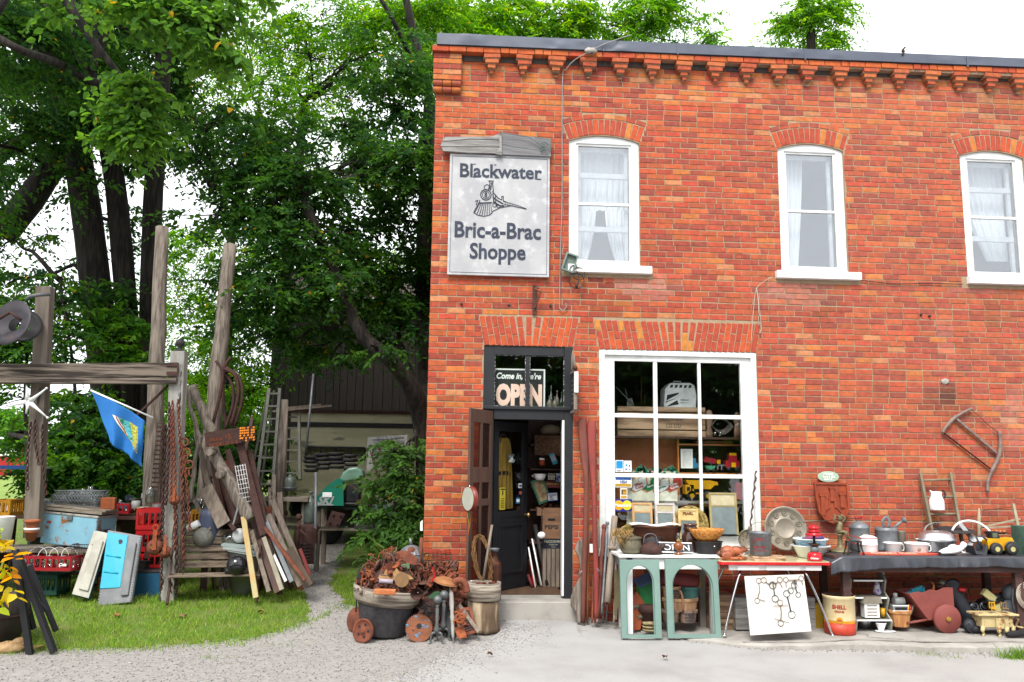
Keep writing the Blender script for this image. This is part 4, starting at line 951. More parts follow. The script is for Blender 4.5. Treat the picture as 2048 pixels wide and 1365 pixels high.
for i in range(8):
 x=-w_*.42+w_*.84*(i%4)/3;yy=-.06+.13*(i//4);f=B().lathe([(0,0),(.042,0),(.044,.09),(.03,.11),(.032,.13)],(0,0,.02),14);jt=thing('glass_jar','clear glass jar standing in the red bottle crate','jar',(cr.x+x,cr.y+yy,cr.z+.0),group='glass jars in the red crate');obj('body',f,mJar,jt);obj('lid',B().cyl((0,0,.15),(0,0,.162),.034,n=14),mGalv,jt)
f=B()
for i in range(4):f.torus((-.2+.13*i,0,.16),.11,.003,rotm(R(75),0,R(20*i)),20,4,(0,PI))
one('wire_coil','thin white wire handles arching above the red crate','wire',f,mWhite,cr)  # arched wire handles rising over the crate
wirebasket('wire_crate','dark wire crate sagging between the cooler and the white hatch',140,1090,200,1150,.55,.3,10,6,mIron,.003,rz=R(-8))
slotcrate('green_crate','dark green plastic crate on the grass under the red one',40,1150,120,1190,.6,.3,M('green_plastic',K(30,90,75)),R(-6),7)
wirebasket('wire_crate','second dark wire crate lying under the red bottle crate',45,1140,140,1160,.62,.3,14,2,mIron,.003,rz=R(-4))
def hatch(name,label,quad,y0,y1,mat,matb,inner,labparts):
 """quad: BL,BR,TR,TL px; y0 bottom,y1 top depth"""
 P=[W(*quad[0],y0),W(*quad[1],y0),W(*quad[2],y1),W(*quad[3],y1)];lo=(P[0]+P[1])/2;P=[p-lo for p in P]
 def q(u,v):return P[0]*(1-u)*(1-v)+P[1]*u*(1-v)+P[2]*u*v+P[3]*(1-u)*v
 n=((P[1]-P[0]).cross(P[3]-P[0])).normalized();n=n if n.y<0 else-n
 t=thing(name,label,'hatch',lo)
 def plate(name,us,vs,mat,th,off):
  b=B();vv=[]
  for d in(off,off+th):
   for u,v in((us[0],vs[0]),(us[1],vs[0]),(us[1],vs[1]),(us[0],vs[1])):vv.append(q(u,v)+n*d)
  b.add(vv,[(0,1,2,3),(7,6,5,4),(0,4,5,1),(1,5,6,2),(2,6,7,3),(3,7,4,0)]);return obj(name,b,mat,t,bev=.012)
 plate('shell',(0,1),(0,1),matb,.06,-.06)
 for nm,us,vs,mt,th in labparts:plate(nm,us,vs,mt,th,0.001)
 b=B()
 for i in range(26):
  for u in(.03,.97):b.sph(q(u,.03+.94*i/25)+n*.004,.006,n=6)
 obj('rivet',b,mIron,t);return t,q,n
mCream=M('cream_grp',K(215,212,200,1.6),K(170,165,150,1.6),scale=5,bump=.2,rough=.6)
mGreyG=M('grey_grp',K(150,152,156,1.6),K(110,112,116,1.6),scale=5,bump=.2,rough=.6)
mTeal=M('bright_teal',K(30,185,215,1.5),K(25,165,200,1.5),scale=4,rough=.45,bump=.1,c3=K(150,150,155),s3=3,t3=.72)
mTealD=M('dark_teal',K(20,100,130),rough=.6)
hatch('boat_hatch','cream hatch with a raised rectangular panel leaning by the teal one',[(143,1190),(178,1199),(218,1066),(188,1060)],.35,.6,mCream,mTealD,None,[('skin',(.02,.98),(.01,.99),mCream,.008),('raised_panel',(.3,.86),(.1,.86),mCream,.035)])
t,q,n=hatch('boat_hatch','grey and bright teal hatch with a round hole leaning on edge',[(194,1213),(262,1205),(284,1072),(215,1060)],.3,.6,mTeal,mGreyG,None,[('teal_face',(.02,.62),(.22,.97),mTeal,.012),('raised_panel',(.68,.9),(.1,.88),mGreyG,.035)])
f=B();c=q(.42,.86)+n*.0135;f.cyl(c,c+n*.002,.03,n=16);obj('hole',f,mBlack,t)
f=B();f.tube([q(.08,.66)+n*.014,q(.5,.64)+n*.014],.012,6);f.tube([q(.08,.44)+n*.014,q(.5,.42)+n*.014],.012,6);obj('rib',f,mTeal,t)
t,w_,h=boxthing('blue_box','dark blue tin cool box half hidden in grass behind the teal hatch','box',262,1146,322,1204,.75,.35,M('navy_box',K(35,110,150),K(25,85,125),scale=4,rough=.5,c3=K(140,90,60),s3=9,t3=.68),R(5),lid=mIron)
for i,(a,b1,c,d,lab)in enumerate(((268,1108,322,1136,'bottom red plastic crate of the stack behind the chains'),(268,1062,320,1104,'tall red plastic crate in the middle of the stack behind the chains'),(270,1018,322,1060,'top red plastic crate of the stack behind the chains'))):
 slotcrate('red_crate',lab,a,b1,c,d,.95,.35,mRed,R(4),4,group='red crates behind the chains')
slotcrate('yellow_crate','small yellow plastic crate behind the red stack',271,1015,296,1035,1.35,.2,M('yellow_plastic',K(225,180,40),rough=.4),R(10),3)
slotcrate('yellow_crate','orange yellow crate at the extreme left edge above the white bucket',-20,1000,24,1032,.7,.3,M('amber_plastic',K(215,150,30),rough=.4),R(-4),5)
slotcrate('yellow_crate','amber crate behind the blue perforated drum',378,1020,404,1062,1.2,.25,M('amber_plastic'),R(8),3)
slotcrate('red_crate','stack of faded red trays behind the wire basket on the right',222,1008,256,1028,1.3,.25,mRedP,R(5),3)
mTerra=M('terracotta',K(205,120,80),K(180,100,65),scale=8,rough=.9)
for px,py,r,lab in((63,1063,13,'terracotta flower pot standing on the post side shelf'),(61,1082,12,'lower terracotta pot with a white lid below the first')):
 lo=W(px,py,.45);s_=m(1,.45);r_=r*s_;f=B().lathe([(0,0),(r_*.62,0),(r_*.82,r_*1.2),(r_*1,r_*1.2),(r_*1.02,r_*1.62),(r_*.86,r_*1.62),(r_*.5,r_*.2)],(0,0,0),20);t=thing('flower_pot',lab,'pot',lo);obj('body',f,mTerra,t)
 if r==12:obj('lid',B().cyl((0,0,r_*1.63),(0,0,r_*1.95),r_*1.1),mWhite,t)
lo=W(4,1080,.3);one('white_bucket','white plastic bucket cut by the left edge','bucket',B().lathe([(0,0),(.1,0),(.12,.27),(.128,.28),(.115,.28),(.1,.02)],(0,0,0),22),mEnamel,lo)
f=B();lo=W(60,1092,.7);lo2=W(0,1092,.7)
t=thing('plank_table','low plank table carrying the pots and the cooler','table',(W(100,1100,.8).x,1.0,gz(-5,1)));zt_=W(100,1098,.7).z-gz(-5,1)
obj('tabletop',B().box(-.4,-.05,zt_-.02,2.0,.7,.035),mWoodH,t)
for x,y_ in((-1.3,-.3),(.5,-.3),(-1.3,.25),(.5,.25)):obj('leg',B().box(x,y_,(zt_-.04)/2,.06,.06,zt_-.04),mWood,t)
lo=W(20,935,1.6);t=thing('side_table','white topped table with a blue edge near the left frame edge','table',(lo.x,1.9,gz(lo.x,1.9)));hh=lo.z-gz(lo.x,1.9)
obj('tabletop',B().box(-.1,0,hh,.9,.5,.03),mWhite,t);obj('edge_band',B().box(-.1,-.26,hh,.92,.02,.05),M('blue_band',K(30,80,150)),t)
for x in(-.5,.3):obj('leg',B().box(x,0,hh/2,.04,.4,hh),mGalv,t)
qq=random.Random(9);cl=[K(120,118,115),K(60,62,66),K(190,190,186),K(80,100,120),K(150,60,50),K(50,90,60),K(100,80,62)]
KINDS=['tin','pan','jar','box']
names={'tin':'dented tin can lying in the bric-a-brac heap behind the cooler','pan':'old round pan lying in the bric-a-brac heap behind the cooler','jar':'dull glass jar standing in the heap behind the cooler','box':'small scuffed box in the heap behind the cooler'}
mc=[M('mixed_%s'%n_,c_,rough=.5,bump=.2)for n_,c_ in zip(('grey','charcoal','white','slate','brick_red','green','brown'),cl)]
b=B();
t=thing('stall_table','long dark trestle table piled with household bits under the shrubs','table',(-3.9,1.75,gz(-4,1.75)))
tz=W(150,1028,1.6).z-gz(-4,1.75)
obj('tabletop',B().box(-.6,0,tz-.03,3.6,.9,.05),mDkWood,t)
for x in(-2.3,-.6,1.1):obj('trestle',B().box(x,0,(tz-.06)/2,.06,.7,tz-.06),mDkWood,t)
for i in range(105):
 x=qq.uniform(-5.9,-2.65);y_=qq.uniform(1.33,2.1);k=qq.choice(KINDS);mt=qq.choice(mc);z=gz(-4,1.75)+tz-.005
 z+=.09*int(qq.random()*2.4)
 s_=qq.uniform(.05,.1)
 if k=='tin':f=B().lathe([(s_*.9,0),(s_,.01),(s_,s_*1.8),(s_*.9,s_*1.85),(s_*.8,s_*1.7)],(0,0,0),14)
 elif k=='pan':f=B().lathe([(0,0),(s_*1.3,0),(s_*1.5,s_*.8),(s_*1.42,s_*.8),(s_*1.2,.01)],(0,0,0),16).beam((s_*1.4,0,s_*.7),(s_*3.2,0,s_*.9),.02,.01)
 elif k=='jar':f=B().lathe([(0,0),(s_*.7,0),(s_*.72,s_*1.5),(s_*.45,s_*1.8),(s_*.5,s_*2.1)],(0,0,0),14)
 else:f=B().box(0,0,s_*.6,s_*2.2,s_*1.6,s_*1.2).box(0,0,s_*1.25,s_*2.3,s_*1.7,s_*.1)
 one(k if k!='box' else 'small_box',names[k].replace('dented','dented '+mt.name[6:].replace('_',' ')).replace('old round','old round '+mt.name[6:].replace('_',' ')).replace('small','small '+mt.name[6:].replace('_',' ')),k,f,mJar if k=='jar' else mt,(x,y_,z),(0,0,qq.uniform(-1.5,1.5)),group='bric-a-brac %ss on the trestle table'%k)
t=thing('black_trestle','black painted trestle with four splayed legs at the front left','trestle',(W(60,1300,-1.4).x,-1.4,gz(-3.9,-1.4)));lo=Vector(t.location)
for i,(a,b1,ya,c,d,yc)in enumerate(((30,1100,-1.5,60,1312,-1.6),(36,1108,-1.5,108,1306,-1.6),(36,1140,-1.2,66,1258,-1.0),(58,1130,-1.2,112,1262,-1.0))):
 obj('leg',B().beam(W(a,b1,ya)-lo,W(c,d,yc)-lo,.062,.05),mBlack,t,bev=.004)
obj('crossbar',B().beam(W(30,1160,-1.35)-lo,W(92,1222,-1.3)-lo,.05,.04),mBlack,t)
lo=W(10,1215,-1.2);t=thing('half_barrel','dark half barrel planter cut by the left edge','barrel',(lo.x-.15,lo.y,gz(lo.x,-1.2)))
obj('body',B().lathe([(.0,0),(.28,0),(.36,.28),(.37,.5),(.33,.5),(.3,.1)],(0,0,.0),28),M('barrel_dark',K(70,60,56),K(45,40,38),stretch=(1,1,.15),scale=20,bump=.5),t);obj('hoop',B().torus((0,0,.32),.368,.012,None,32,6),mRustD,t)
q=random.Random(12);sp=[]
lo=W(-6,1235,-1.5);t=thing('yellow_leaf_plant','plant with large yellow and lime leaves in the barrel at the left edge','plant',lo)
st=B();YL=[(.55,.38,.02),(.6,.3,.02),(.3,.38,.03),(.5,.42,.04)]
for(px,py)in((4,1120),(12,1090),(20,1150),(0,1060),(26,1110),(8,1170),(24,1175),(14,1130),(2,1190),(30,1080)):
 p=W(px,py,-1.75+q.uniform(-.1,.1))-lo;st.tube([(0,0,0),(p*.5)+Vector((0,0,.05)),p],[.008,.006,.004],5);sp.append((p,Vector((q.uniform(-.4,1),q.uniform(-1,0),q.uniform(-.8,.3))),.12))
obj('stem',st,mBark,t);leafmesh('foliage',sp,.15,YL,4,t,4,asp=.6)
for k,(px,py,c_,s_)in enumerate(((76,1303,K(225,185,120),.09),(520,1230,K(190,150,90),.04),(365,1240,K(150,120,80),.05),(232,1238,K(170,110,70),.05),(980,1316,K(140,90,60),.03),(1330,1322,K(150,100,70),.04))):
 p=G(px,py);b=B();b.grid(lambda u,v:Vector(((u-.5)*s_*(1.6*math.sin(PI*min(1,max(.05,v)))),(v-.5)*s_*2,.012+.02*abs(u-.5)*2+.01*math.sin(v*5))),4,6)
 one('fallen_leaf',('pale dry leaf lying at the foot of the black trestle','tiny dry leaf on the grass by the path','small brown leaf on the grass before the bench','reddish dry leaf on the grass before the hatches','brown leaf bit on the asphalt by the tub','brown leaf bit on the asphalt before the green frames')[k],'leaf',b,M('dry_leaf_%s'%'abcdef'[k],c_,rough=.8),(p.x,p.y,p.z+.02),(0,0,k*1.3))
p=G(18,1305);one('driftwood_lump','pale tan lump of driftwood on the ground in the bottom left','driftwood',B().sph((0,0,.04),.12,1.3,.7,.5).sph((.08,.02,.09),.06,1.2,.8,.7).jit(.012,3),M('tan_driftwood',K(215,180,130),K(160,120,80),scale=14,bump=.8),p)
bo=G(430,1205);bo=Vector((W(430,1200,.6).x,.6,gz(-3,.6)));t=thing('garden_bench','weathered slatted garden bench with scrolled cast iron ends','bench',bo,(0,0,R(10)))
mBen=M('bench_slat',K(158,140,120,1.6),K(96,84,74,1.6),scale=24,stretch=(.15,1,1),amt=1,bump=.8,rough=.95)
BW=1.02
for i in range(5):
 f=B().box(0,.2+.022*i,.41+.098*i,BW,.022,.084,rotm(R(-12),0,0));obj('back_slat',f.jit(.003,i),mBen,t,bev=.004)
for i in range(5):
 f=B().box(0,-.24+.09*i,.33-.012*abs(i-1),BW+.06,.08,.026,rotm(R(-4),0,0));obj('seat_slat',f.jit(.003,i+9),mBen,t,bev=.004)
for sx in(-1,1):
 f=B();x=sx*(BW/2+.01)
 f.tube(catmull([(x,.32,.88),(x,.27,.7),(x,.2,.42),(x,.18,.31)],4),.016,6);f.tube(catmull([(x,-.3,.29),(x,-.1,.31),(x,.18,.31)],4),.018,6)
 f.tube(catmull([(x,.27,.66),(x,.05,.68),(x,-.2,.66),(x,-.29,.6),(x,-.25,.54),(x,-.2,.58)],5),.014,6);f.tube(catmull([(x,-.25,.6),(x,-.2,.45),(x,-.27,.31)],4),.012,6)
 f.tube(catmull([(x,-.26,.31),(x,-.22,.2),(x,-.28,.1),(x,-.34,0)],5),.018,6);f.tube(catmull([(x,.18,.31),(x,.16,.2),(x,.26,.1),(x,.32,0)],5),.018,6)
 for c in((-.1,.26,.07),(.03,.27,.06),(-.05,.16,.05)):f.torus((x,c[0],c[1]),c[2],.008,rotm(0,R(90),0),14,5)
 f.tube([(x,-.24,.2),(x,.19,.22)],.01,5);obj('iron_end',f,mRustD,t)
bl=Vector(t.location)
mBall=M('glossy_black_ball',(.012,.012,.016),rough=.08,bump=0,spec=.7)
for px,py,r,lab in((474,1131,19,'large glossy black bowling ball on the bench seat'),(460,1142,10.5,'small black ball with a hole beside the large one')):
 lo=W(px,py,.42);f=B().sph((0,0,0),r*m(1,.42),n=28);
 t=thing('bowling_ball',lab,'ball',lo);obj('ball',f,mBall,t);f=B();
 rr=r*m(1,.42)
 for a in((0,.25),(.25,.35))if r>15 else((0,0),):
  d=Vector((a[0],-1,a[1])).normalized();f.cyl(d*rr*.98,d*rr*1.003,rr*.1,n=10)
 obj('finger_hole',f,M('hole_black',(.004,.004,.004)),t)
def lathething(name,label,cat,px,py,y,prof,mat,rot=(0,0,0),n=24,parts=(),group=None,single=True):
 s_=m(1,y);lo=W(px,py,y);f=B().lathe([(a*s_,b*s_)for a,b in prof],(0,0,0),n)
 if not parts:return one(name,label,cat,f,mat,lo,rot,group)
 t=thing(name,label,cat,lo,rot,group);obj('body',f,mat,t)
 for nm,pr,mt in parts:obj(nm,B().lathe([(a*s_,b*s_)for a,b in pr],(0,0,0),n),mt,t)
 return t
lathething('metal_drum','blue grey perforated metal drum with a domed top behind the bench','drum',415,1087,.95,[(22,0),(22.5,2),(22,50),(21,58),(15,66),(5,70),(0,70)],M('blue_grey_metal',K(105,115,145),K(80,88,115),scale=5,rough=.45,metal=.3),(0,R(6),0))
mGlob=M('ribbed_glass',K(190,190,180),K(150,150,140),scale=30,rough=.12,trans=.35,bump=.4,bscale=70)
for px,py,r,lab,mt in((407,1075,20,'ribbed glass lamp globe lying behind the bench back',mGlob),(459,1080,15,'round clear glass globe behind the bench beside the yellow bar',mJar),(479,1072,14,'glass globe with a white rim next to the round clear one',M('milk_glass',(.7,.72,.72),rough=.1,bump=0))):
 lo=W(px,py,.85);s_=m(1,.85)*r;f=B().lathe([(s_*.45,-s_),(s_*.8,-s_*.7),(s_,-.1*s_),(s_*.92,.45*s_),(s_*.6,.82*s_),(0,s_)],(0,0,0),26,rotm(R(60),0,R(20)));one('glass_globe',lab,'lamp globe',f,mt,lo)
lo=W(398,1046,.8);one('paper_roll','white roll of paper poking out beside the drum','roll',B().cyl(W(372,1060,.8)-lo,(0,0,0),.045),mWhite,lo)
lo=W(475,1050,1.1);one('black_helmet','dark shiny helmet half hidden behind the glass globes','helmet',B().sph((0,0,0),.12,1.2,1,.9),mBall,lo)
lo=W(501,1031,.75);t=thing('red_reflector','round red reflector above the yellow bar','reflector',lo);obj('lens',B().cyl((0,0,0),(0,-.012,0),.04,n=22),mRed,t);obj('rim',B().torus((0,-.006,0),.042,.005,rotm(R(90),0,0),22,6),mChrome,t)
lo=W(497,1031,.8);one('copper_horn','brassy open pipe mouth above the red reflector','pipe',B().cyl((0,.3,.1),(-.02,0,.06),.05,.085,n=20),mCopper,W(494,1020,.7))
mYel=M('yellow_bar',K(205,190,140,1.6),K(215,150,60,1.6),scale=6,c3=K(230,220,180),s3=6,t3=.6,bump=.1)
LEAN=[('yellow and cream perforated metal bar leaning against the bench end',487,1034,.55,512,1196,.2,9.5,.03,mYel),('thick forked grey log leaning at the left of the heap',383,772,1.0,425,872,.9,20,.1,mBarkP),('bent grey branch crossing behind the rusty nameplate',372,775,.9,400,880,.85,9,.04,mBarkP),('grey branch continuing down beside the gate post',400,870,.85,380,1000,.7,9,.04,mBarkP),('heavy grey log with sawn knobs in the middle of the heap',425,900,.8,500,1040,.6,26,.13,mBarkP),('rusty steel channel running down from the nameplate',478,880,.75,528,1070,.5,14,.04,mRustD),('long dark rusty bar beside the channel',500,900,.8,560,1190,.4,9,.03,mRustD),('broad pale plank with a split end',412,975,.9,448,1050,.7,26,.025,mWood),('narrow pale lath left of the broad plank',388,1000,.95,420,1060,.8,7,.02,mWood),('brown plank standing at the right end of the heap',578,1098,.5,620,1172,.35,15,.03,M('plank_brown',K(110,88,72),K(75,60,50),scale=14,stretch=(1,1,.1))),('grey plank leaning right behind the brown one',536,1030,.7,602,1172,.4,12,.03,mWood),('silver painted bar leaning in the middle of the boards',522,1018,.65,584,1164,.35,8,.03,mGalv),('thin grey lath left of the silver bar',503,1062,.6,538,1184,.3,8,.02,mWood),('dark brown board leaning over the grass',520,1080,.6,556,1185,.3,12,.03,mDkWood),('pale notched stake by the bench end',528,1075,.5,564,1180,.3,8,.03,M('pale_stake',K(185,175,155,1.6),K(150,138,120,1.6),scale=9)),('rusty angle iron lying across the boards',530,1055,.5,610,1160,.25,6,.03,mRust),('white enamelled strip glinting between the boards',548,1110,.5,572,1163,.35,5,.02,mWhite),('dark red painted board by the gravel path',600,1098,.55,620,1150,.45,6,.02,M('dull_red',K(140,45,40))),('dark pole leaning behind the ladders',505,835,1.2,470,1000,1.0,6,.04,mDkWood),('slim upright stake in front of the ladders',560,985,1.2,566,1110,1.1,9,.05,mWood),('second slim upright stake in front of the ladders',549,950,1.3,548,1080,1.2,6,.04,mWood),('grey plank behind the thick log at the left',392,860,1.1,425,1010,1.0,12,.03,mWood),('wide dark board deep in the heap behind the logs',440,930,1.15,478,1050,1.0,22,.03,mDkWood),('rusty rail in front of the dark board',418,990,.9,470,1060,.7,8,.04,mRustD),('thin steel tube slanting over the bench back',483,990,.6,466,1050,.55,3,.012,mGalv),('brown wooden batten deep behind the channel',455,900,1.2,530,1110,.9,10,.03,mDkWood),('weathered rafter leaning behind the boards',545,1000,1.0,600,1130,.8,10,.04,mWood),]
for lab,a,b1,ya,c,d,yc,w_,th,mt in LEAN:
 p1,p0=W(a,b1,ya),W(c,d,yc);zz=gz(p0.x,p0.y)
 lo=p0;f=B()
 if 'log' in lab or 'branch' in lab:
  rr=m(w_,ya)/2;P=[(p1-p0)*(i/6)+Vector((.02*nz(i,1.3,w_),0,0))for i in range(7)];f.tube(catmull(P,2),[rr*(1.05-.02*i)for i in range(13)],10)
  nm='log' if 'log' in lab else 'branch'
 else:f.beam((0,0,0),p1-p0,m(w_,ya),th,(0,1,0));nm='board' if any(k in lab for k in('plank','board','lath','strip','batten','rafter'))else 'pole' if any(k in lab for k in('pole','tube','stake'))else 'bar'
 o=one(nm,lab,nm,f,mt,lo)
q=random.Random(41)
for i in range(46):
 x0=q.uniform(400,560);x1=x0+q.uniform(-10,70);ya=q.uniform(1.15,1.6);yb=ya-q.uniform(.05,.15);y0_=q.uniform(870,1010)+(x0-400)*.5;w_=q.uniform(4,13)
 p1,p0=W(x0,min(y0_,1055),ya),W(x1,1125,yb);p0.z=gz(p0.x,p0.y);f=B()
 if i%3:f.beam((0,0,0),p1-p0,m(w_,1),.03,(q.uniform(-.5,.5),1,0))
 else:f.tube([(0,0,0),(p1-p0)*.5+Vector((q.uniform(-.04,.04),0,0)),p1-p0],m(w_,1)*.35,7)
 mt=(mWood,mDkWood,mRustD,mBarkP,mWood,mRust)[q.randrange(6)]
 one('old_board' if i%3 else 'old_pole',('%s board standing deep in the leaning heap' if i%3 else '%s pole standing deep in the leaning heap')%{'weathered_wood':'grey','dark_brown_wood':'dark brown','rust_dark':'rusty iron','grey_pole_wood':'rough grey','rust':'orange rusty'}[mt.name],'salvage',f,mt,p0,group='salvage deep in the leaning heap')
lo=W(425,905,.65);f=B().cyl((0,.1,0),(-.03,-.06,0),.045,n=12);one('log_stub','sawn round stub end of a branch under the nameplate','log',f,mBarkP,lo)
lo=W(445,948,.6);one('log_stub','second sawn stub end lower on the heavy log','log',B().cyl((0,.1,0),(-.03,-.06,-.01),.05,n=12),mBarkP,lo)
lo,p,s_=LF(445,880,.62);t=thing('rusty_nameplate','rusty cast nameplate bearing the number 15 with an orange perforated end','plate',lo)
f=B();vv=[p(408,866),p(479,855),p(483,886),p(412,895)];vv+=[v+Vector((0,.015,0))for v in vv];f.add(vv,[(0,3,2,1),(4,5,6,7),(0,1,5,4),(1,2,6,5),(2,3,7,6),(3,0,4,7)]);obj('plate',f,mRustD,t)
an=rotm(0,R(-8.5),0);f=B();qr=random.Random(3)
f.text('15',.085,p(456,878,-.004),an);f.text('SER.N 5L',.055,p(433,882,-.004),an,sx=.8,align='CENTER');f.text('MODEL D K 8',.06,p(447,891,-.004),an,sx=1);obj('lettering',f,mRust2,t)
b=B()
for i in range(8):
 for j in range(6):
  if qr.random()<.65:c=p(481+i*3.8,857+j*5-i*.3,-.001);b.box(c.x,c.y,c.z,.02,.01,.024,rotm(0,qr.uniform(0,1),0))
obj('fretwork',b,M('bright_rust',(.75,.25,.02),(.6,.15,.02),rough=.8),t)
f=B();vv=[p(479,854,.01),p(509,853,.01),p(511,880,.01),p(484,884,.01)];vv+=[v+Vector((0,.01,0))for v in vv];f.add(vv,[(0,3,2,1),(4,5,6,7),(0,1,5,4),(1,2,6,5),(2,3,7,6),(3,0,4,7)]);obj('end_plate',f,mRustD,t)
for k,(pts,lab)in enumerate((([(432,722),(445,745),(440,790),(425,850)],'straight rusty iron standing left in the bundle of curved irons'),([(448,738),(470,752),(476,790),(462,852)],'first curved rusty iron bowing to the right'),([(452,735),(478,756),(484,800),(466,858)],'outermost curved rusty iron of the bundle'),([(447,742),(464,770),(466,810),(450,860)],'innermost curved rusty iron of the bundle'),([(462,715),(450,735),(446,790),(452,855)],'rusty iron with a tip crossing over the bundle'))):
 lo=W(*pts[0],1.3);P=[W(a,c,1.3+.03*k)-lo for a,c in pts];one('curved_iron',lab,'iron bar',B().tube(catmull(P,5),.024,6),mRustD,lo)
lo,p,s_=LF(470,935,.6);b=B()
for i in range(5):b.tube([p(470+i*5,932-i*1),p(483+i*5,1008-i*2)],.003,4)
for j in range(9):b.tube([p(470+j*1.6,934+j*9),p(491+j*1.6,930+j*9)],.003,4)
one('wire_rack','narrow white wire rack leaning on the heavy log','rack',b,mWhite,lo)
def ladder(name,label,bl_,br_,tl_,tr_,y0,y1,n,mat,w_=.05,th=.035,round_=True,dz=0):
 lo=(W(*bl_,y0)+W(*br_,y0))/2;t=thing(name,label,'ladder',lo);A=W(*bl_,y0)-lo;Bq=W(*tl_,y1)-lo;C=W(*br_,y0)-lo;D_=W(*tr_,y1)-lo
 obj('rail',B().beam(A,Bq,w_,th,(1,0,0)),mat,t);obj('rail',B().beam(C,D_,w_,th,(1,0,0)),mat,t)
 for i in range(n):
  u=(i+.6)/n;a,c=A.lerp(Bq,u),C.lerp(D_,u)
  obj('rung',B().tube([a,c],.016,7)if round_ else B().beam(a,c,.07,.025,(0,0,1)),mat,t)
 return t
mLad=M('green_grey_ladder',K(105,105,95,1.5),K(70,72,66,1.5),stretch=(1,1,.15),scale=14)
ladder('step_ladder','tall step ladder standing front left of the shed',(512,985),(545,985),(539,778),(560,778),1.5,1.8,8,mLad,.06,.04,False)
ladder('step_ladder','rear prop frame of the tall step ladder pair',(495,990),(520,990),(536,782),(548,782),2.2,1.85,7,mLad,.04,.03)
ladder('wooden_ladder','grey wooden ladder leaning on the cream trailer',(568,960),(600,960),(574,826),(598,826),3.0,3.3,6,mLad,.07,.04,False)
lo=W(563,990,1.9);one('wooden_pole','greenish round post beside the step ladder','pole',B().tube([(0,0,-.3),W(566,800,1.9)-lo],.075,10),mBarkP,lo)
mBarn=M('barn_boards',K(60,54,50,1.6),K(38,34,32,1.6),scale=20,stretch=(1,1,.06),bump=.8,rough=.95)
a,c=W(535,1000,9.5),W(880,560,9.5);t=thing('wooden_barn','dark board barn wall standing in deep shade behind the trailer','barn',(a.x,9.5,gz(a.x,9.5)));f=B();x=0;qb=random.Random(2);WD=c.x-a.x+1.0;H=W(700,600,9.5).z-t.location.z
while x<WD:
 wd=qb.uniform(.14,.24);f.b2(x,x+wd-.012,qb.uniform(-.012,.012),.04,0,H+qb.uniform(-.03,.03));x+=wd
obj('board_wall',f,mBarn,t);obj('frame',B().b2(0,WD,.05,.15,0,H-.05).b2(0,.12,.05,5,0,H-.05),mBarn,t)
f=B().add([(-.3,-.4,H-.02),(WD,-.4,H-.02),(WD,3,H+1.3),(-.3,3,H+1.3),(-.3,-.4,H+.04),(WD,-.4,H+.04),(WD,3,H+1.36),(-.3,3,H+1.36)],[(0,1,2,3),(7,6,5,4),(0,4,5,1),(1,5,6,2),(2,6,7,3),(3,7,4,0)]);obj('roof',f,M('rusty_roof',K(90,80,76),K(100,66,52),scale=2),t)
ty=5.6;a=W(570,1072,ty);c=W(842,830,ty);t=thing('old_trailer','old cream travel trailer with a dark window band and rusty roof edge','trailer',(a.x,ty,gz(a.x,ty)))
lo=Vector(t.location);TH=W(600,826,ty).z-lo.z;TW=c.x-a.x;mTr=M('trailer_cream',K(205,200,168,1),K(168,163,132,1),scale=2.5,c3=K(130,128,108,1),s3=2.2,t3=.55,w3=.08,rough=.7,stretch=(.4,1,1.6))
f=B();zb=.35;zw0=W(700,920,ty).z-lo.z;zw1=W(700,896,ty).z-lo.z;xw0=W(612,900,ty).x-lo.x;xw1=W(730,900,ty).x-lo.x
f.b2(0,TW,0,2,zb,zw0).b2(0,TW,0,2,zw1,TH);f.b2(0,xw0,0,2,zw0,zw1).b2(xw1,TW,0,2,zw0,zw1).b2(xw0,xw1,.3,2,zw0,zw1);obj('body',f,mTr,t)
f=B().b2(xw0,xw1,.03,.04,zw0,zw1);wn=obj('window',f,mGlass,t);f=B()
for i in range(5):x=xw0+(xw1-xw0)*i/4;f.b2(x-.02,x+.02,-.01,.03,zw0,zw1)
f.b2(xw0,xw1,-.012,.03,zw1-.02,zw1+.02).b2(xw0,xw1,-.012,.03,zw0-.03,zw0);obj('frame',f,mIron,wn)
f=B().b2(-.06,TW+.06,-.1,2.05,TH,TH+.06);obj('roof',f,mRustD,t)
z1=W(700,846,ty).z-lo.z;f=B().b2(-.02,TW,-.03,-.002,z1-.09,z1);obj('awning_rail',f,mIron,t)
f=B().b2(TW-.05,TW+.03,-.02,.03,zb,TH);obj('corner_strip',f,mRustD,t)
for x in(.7,2.2):obj('wheel',B().lathe([(.12,-.1),(.32,-.1),(.34,0),(.32,.1),(.12,.1)],(x,.3,.33),22,rotm(R(90),0,0)),mBlack,t)
lo=W(627,748,3);one('metal_pole','thin metal pole standing upright in front of the trailer','pole',B().tube([(0,0,0),W(612,905,3)-lo],.018,6),mGalv,lo)
lo=W(500,826,3.2);one('loose_boards','grey boards laid flat on top reaching towards the trailer roof','board',B().beam(W(545,823,3)-lo,W(660,812,3.6)-lo,.12,.03,(0,0,1)).beam(W(555,818,3.1)-lo,W(640,810,3.6)-lo,.08,.03,(0,0,1)),mWoodH,lo)
lo,p,s_=LF(735,905,4.0);t=thing('lattice_panel','white panel with a metal lattice leaning on the trailer','panel',lo)
f=B();vv=[p(733,942),p(812,930),p(815,870),p(735,875)];vv+=[v+Vector((0,.03,0))for v in vv];f.add(vv,[(0,1,2,3),(7,6,5,4),(0,4,5,1),(1,5,6,2),(2,6,7,3),(3,7,4,0)]);obj('sheet',f,M('dull_white',K(200,200,195)),t)
f=B()
for i in range(5):f.tube([p(755+i*9,872,-.04),p(768+i*9,938,-.04)],.012,5);f.tube([p(745,880+i*12,-.05),p(808,876+i*12,-.05)],.012,5)
